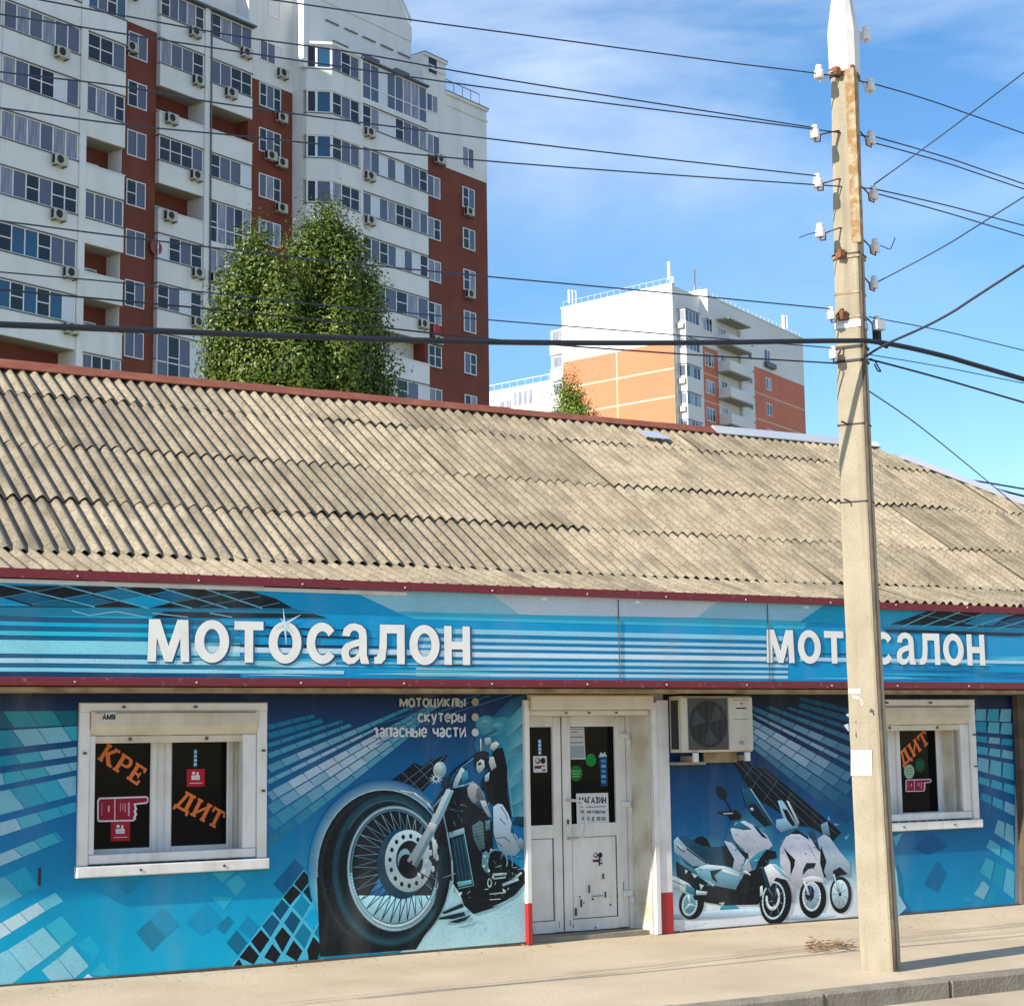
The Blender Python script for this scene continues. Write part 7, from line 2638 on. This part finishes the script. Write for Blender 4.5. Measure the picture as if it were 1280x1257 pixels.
# ------------------------------------------------------------------ low white block between tower and orange block
wl0 = on_plane(612, 520, CB + FL.u * 30, FL.n)
wb = thing('apartment_block', 'low white block with a row of small windows left of the orange one', 'building', (FL.pt(22, 2, 0).x, FL.pt(22, 2, 0).y, 0))
FW = Face2(CB + FL.u * 15.6, uL, toC)
FW.add('wall', M['obwhite'], wb, 2.2, 60, -8, -2.0, 0, 42.3)
FW.add('parapet_cap', M['tframe'], wb, 2.1, 60, -8, -1.9, 42.305, 42.45)
rl = MB()
for k in range(20):
    p_ = FW.pt(2.4 + k * 1.2, -2.1, 42.45)
    rl.tube([p_, p_ + Vector((0, 0, .75))], .016, 4)
rl.tube([FW.pt(2.4, -2.1, 43.2), FW.pt(25.2, -2.1, 43.2)], .045, 4)
rl.build('roof_railing', M['tframe'], wb)


def wb_window(px0, py0, px1, py1, n):
    s0, z1 = FW.locate(px0, py0, -2.0)
    s1, z0 = FW.locate(px1, py1, -2.0)
    a_, b_ = min(s0, s1), max(s0, s1)
    w_ = FW.add('window', M['tframe'], wb, a_, b_, -1.99, -1.93, min(z0, z1), max(z0, z1))
    pw = (b_ - a_) / n
    for i in range(n):
        FW.add('pane', M['pane_grey'], w_, a_ + pw * i + .12, a_ + pw * (i + 1) - .12, -1.929, -1.91, min(z0, z1) + .12, max(z0, z1) - .12)


wb_window(641, 490, 667, 505, 4)
wb_window(624, 502, 641, 514, 2)
wb_window(672, 516, 694, 524, 3)
FW.add('drain_pipe', M['pane_pale'], wb, *sorted((FW.locate(671, 500, -2)[0], FW.locate(674, 500, -2)[0])), -1.99, -1.85, 0, 40.8)

# ------------------------------------------------------------------ trees behind the shop
def crown(lobes, n, size, cols, seed, gap=0.0):
    """leaf faces spread through a set of lobes (cx, cy, cz, rx, ry, rz)"""
    rnd = random.Random(seed)
    m = MB()
    vol = [l[3] * l[4] * l[5] for l in lobes]
    # twig clumps first, leaves round each clump
    ncl = n // 90
    for _ in range(ncl):
        l = rnd.choices(lobes, vol)[0]
        while True:
            x, y, z = rnd.uniform(-1, 1), rnd.uniform(-1, 1), rnd.uniform(-1, 1)
            r = math.sqrt(x * x + y * y + z * z)
            if 0.05 < r < 1:
                break
        k = (r ** .45) / r
        k *= rnd.uniform(.84, 1.06)
        c = Vector((l[0] + x * k * l[3], l[1] + y * k * l[4], l[2] + z * k * l[5]))
        out = Vector((x / l[3], y / l[4], z / l[5] + .25)).normalized()
        cs = rnd.uniform(.30, .56) * size / .09
        tone = rnd.random()
        for _ in range(90):
            dv_ = Vector((rnd.gauss(0, .42), rnd.gauss(0, .42), rnd.gauss(0, .85)))
            p_ = c + dv_ * cs
            nn = (out * 1.0 + dv_ * 1.0 + Vector((rnd.gauss(0, .22), rnd.gauss(0, .22), rnd.gauss(0, .22)))).normalized()
            a = nn.cross(Vector((rnd.gauss(0, 1), rnd.gauss(0, 1), rnd.gauss(0, 1)))).normalized()
            b = nn.cross(a)
            s_ = size * rnd.uniform(.6, 1.25)
            col = lerp(cols[0], cols[1], min(1, max(0, tone * .75 + rnd.random() * .3)))
            if rnd.random() < .015:
                col = cols[2]
            h = nn * s_ * .22
            m.face([p_ - a * s_ * .55, p_ - b * s_ * .42 + h, p_ + a * s_ * .62], col)
            m.face([p_ - a * s_ * .55, p_ + a * s_ * .62, p_ + b * s_ * .42 + h], col)
    return m


def grow_tree(label, base, px_top, lobes, n, size, cols, seed, trunk_r):
    t = thing('broadleaf_tree', label, 'tree', tuple(base))
    m = crown(lobes, n, size, cols, seed)
    m.build('crown', M['leaf'], t)
    tr = MB()
    zt_ = max(l[2] for l in lobes)
    top = Vector((lobes[0][0], lobes[0][1], zt_))
    b = Vector(base)
    mid = b.lerp(top, .5) + Vector((.15, 0, 0))
    tr.tube([b - Vector((0, 0, .2)), b.lerp(mid, .5), mid, top], [trunk_r, trunk_r * .8, trunk_r * .5, trunk_r * .12], 10)
    tr.build('trunk', M['bark'], t, smooth=True)
    rnd = random.Random(seed)
    for l in lobes[:9]:
        st = b.lerp(top, rnd.uniform(.3, .6))
        e = Vector(l[:3])
        br = MB()
        br.tube([st, st.lerp(e, .5) + Vector((0, 0, -.2)), e], [trunk_r * .35, trunk_r * .22, trunk_r * .06], 6)
        br.build('limb', M['bark'], t, smooth=True)
    return t


TY = 24.0


def tl(px, py, rx, rz, dy=0.0):
    c = at(px, py, TY + dy)
    k = (c - EYE).dot(fwd) / FPX
    return (c.x, c.y, c.z, rx * k * .84, rx * k * .8, rz * k * .93)


LOB = [tl(405, 322, 24, 58), tl(412, 286, 13, 27, .1), tl(432, 356, 27, 68, -.4), tl(452, 300, 10, 22, .3), tl(455, 420, 28, 78, -.3), tl(474, 474, 20, 46, .2), tl(384, 345, 22, 66, -.2), tl(352, 405, 28, 88, -.6),
       tl(320, 352, 22, 56, .2), tl(308, 312, 11, 26, .4), tl(332, 322, 12, 30, .2), tl(298, 395, 26, 58, 0), tl(283, 440, 27, 54, 0), tl(270, 408, 11, 20, .3), tl(365, 470, 48, 60, -.9), tl(420, 450, 42, 80, -.9),
       tl(486, 482, 11, 30, .5), tl(318, 470, 36, 52, -.6), tl(345, 520, 84, 36, -.6), tl(440, 510, 54, 40, -.4), tl(372, 318, 10, 26, .2), tl(464, 372, 13, 34, .5)]
bx = at(378, 520, TY)
grow_tree('tall dense green tree behind the roof in front of the tower', (bx.x, TY, 0), 258, LOB, 115000, .084, [(0.028, 0.062, 0.008), (0.165, 0.225, 0.024), (0.26, 0.22, 0.03)], 3, .3)
TY = 40.0
LOB2 = [tl(712, 505, 18, 24), tl(700, 490, 11, 14, .3), tl(722, 518, 20, 20, -.3), tl(737, 522, 9, 12, .2), tl(690, 481, 5, 9), tl(697, 476, 4, 8, .1), tl(712, 540, 30, 26)]
bx = at(714, 540, TY)
grow_tree('small leafy treetop peeping over the ridge by the orange block', (bx.x, TY, 0), 475, LOB2, 9000, .085, [(0.08, 0.14, 0.018), (0.26, 0.33, 0.045), (0.30, 0.22, 0.03)], 9, .05)

# ------------------------------------------------------------------ small litter on the pavement
lf = MB()
rnd = random.Random(5)
for _ in range(150):
    q_ = on_ground(rnd.uniform(1008, 1066) , rnd.gauss(1181, 3.2), .004)
    s_ = rnd.uniform(.015, .04)
    a = rnd.uniform(0, 6.28)
    lf.face([(q_.x + s_ * math.cos(a + t), q_.y + s_ * .7 * math.sin(a + t), q_.z + rnd.uniform(0, .012)) for t in (0, 1.9, 3.3, 4.6)])
o = lf.build('leaf_litter', M['dryleaf'])
o['kind'] = 'stuff'
o['label'] = 'small drift of dry leaves beside the pole'
lf = MB()
for _ in range(420):
    px = rnd.uniform(5, 1275)
    py = left_bottom(px) + 4 if px < 660 else rb(px) + 3
    q_ = on_ground(px, py + abs(rnd.gauss(0, 6)) * rnd.random() * 2, .006)
    s_ = rnd.uniform(.003, .012) if rnd.random() < .9 else rnd.uniform(.015, .03)
    a = rnd.uniform(0, 6.28)
    lf.face([(q_.x + s_ * math.cos(a + t), q_.y + s_ * math.sin(a + t), q_.z + rnd.uniform(0, .012)) for t in (0, 2.1, 3.6)])
o = lf.build('pavement_crumbs', M['dryleaf'])
o['kind'] = 'stuff'
o['label'] = 'scattered leaf bits and crumbs along the shop front'
# crack lines in the pavement
ck = MB()
for P in ([(330, 1256), (520, 1236), (640, 1226), (800, 1208), (980, 1186), (1060, 1180)], [(1115, 1172), (1200, 1162), (1300, 1152)]):
    W_ = [on_ground(x, y, .0035) for x, y in P]
    W_ = spline(W_, 10)
    for a, b in zip(W_, W_[1:]):
        dv = Vector((-(b - a).y, (b - a).x, 0)).normalized() * rnd.uniform(.004, .009)
        ck.face([a - dv, b - dv, b + dv, a + dv])
o = ck.build('pavement_crack', M['kerb'], pav)
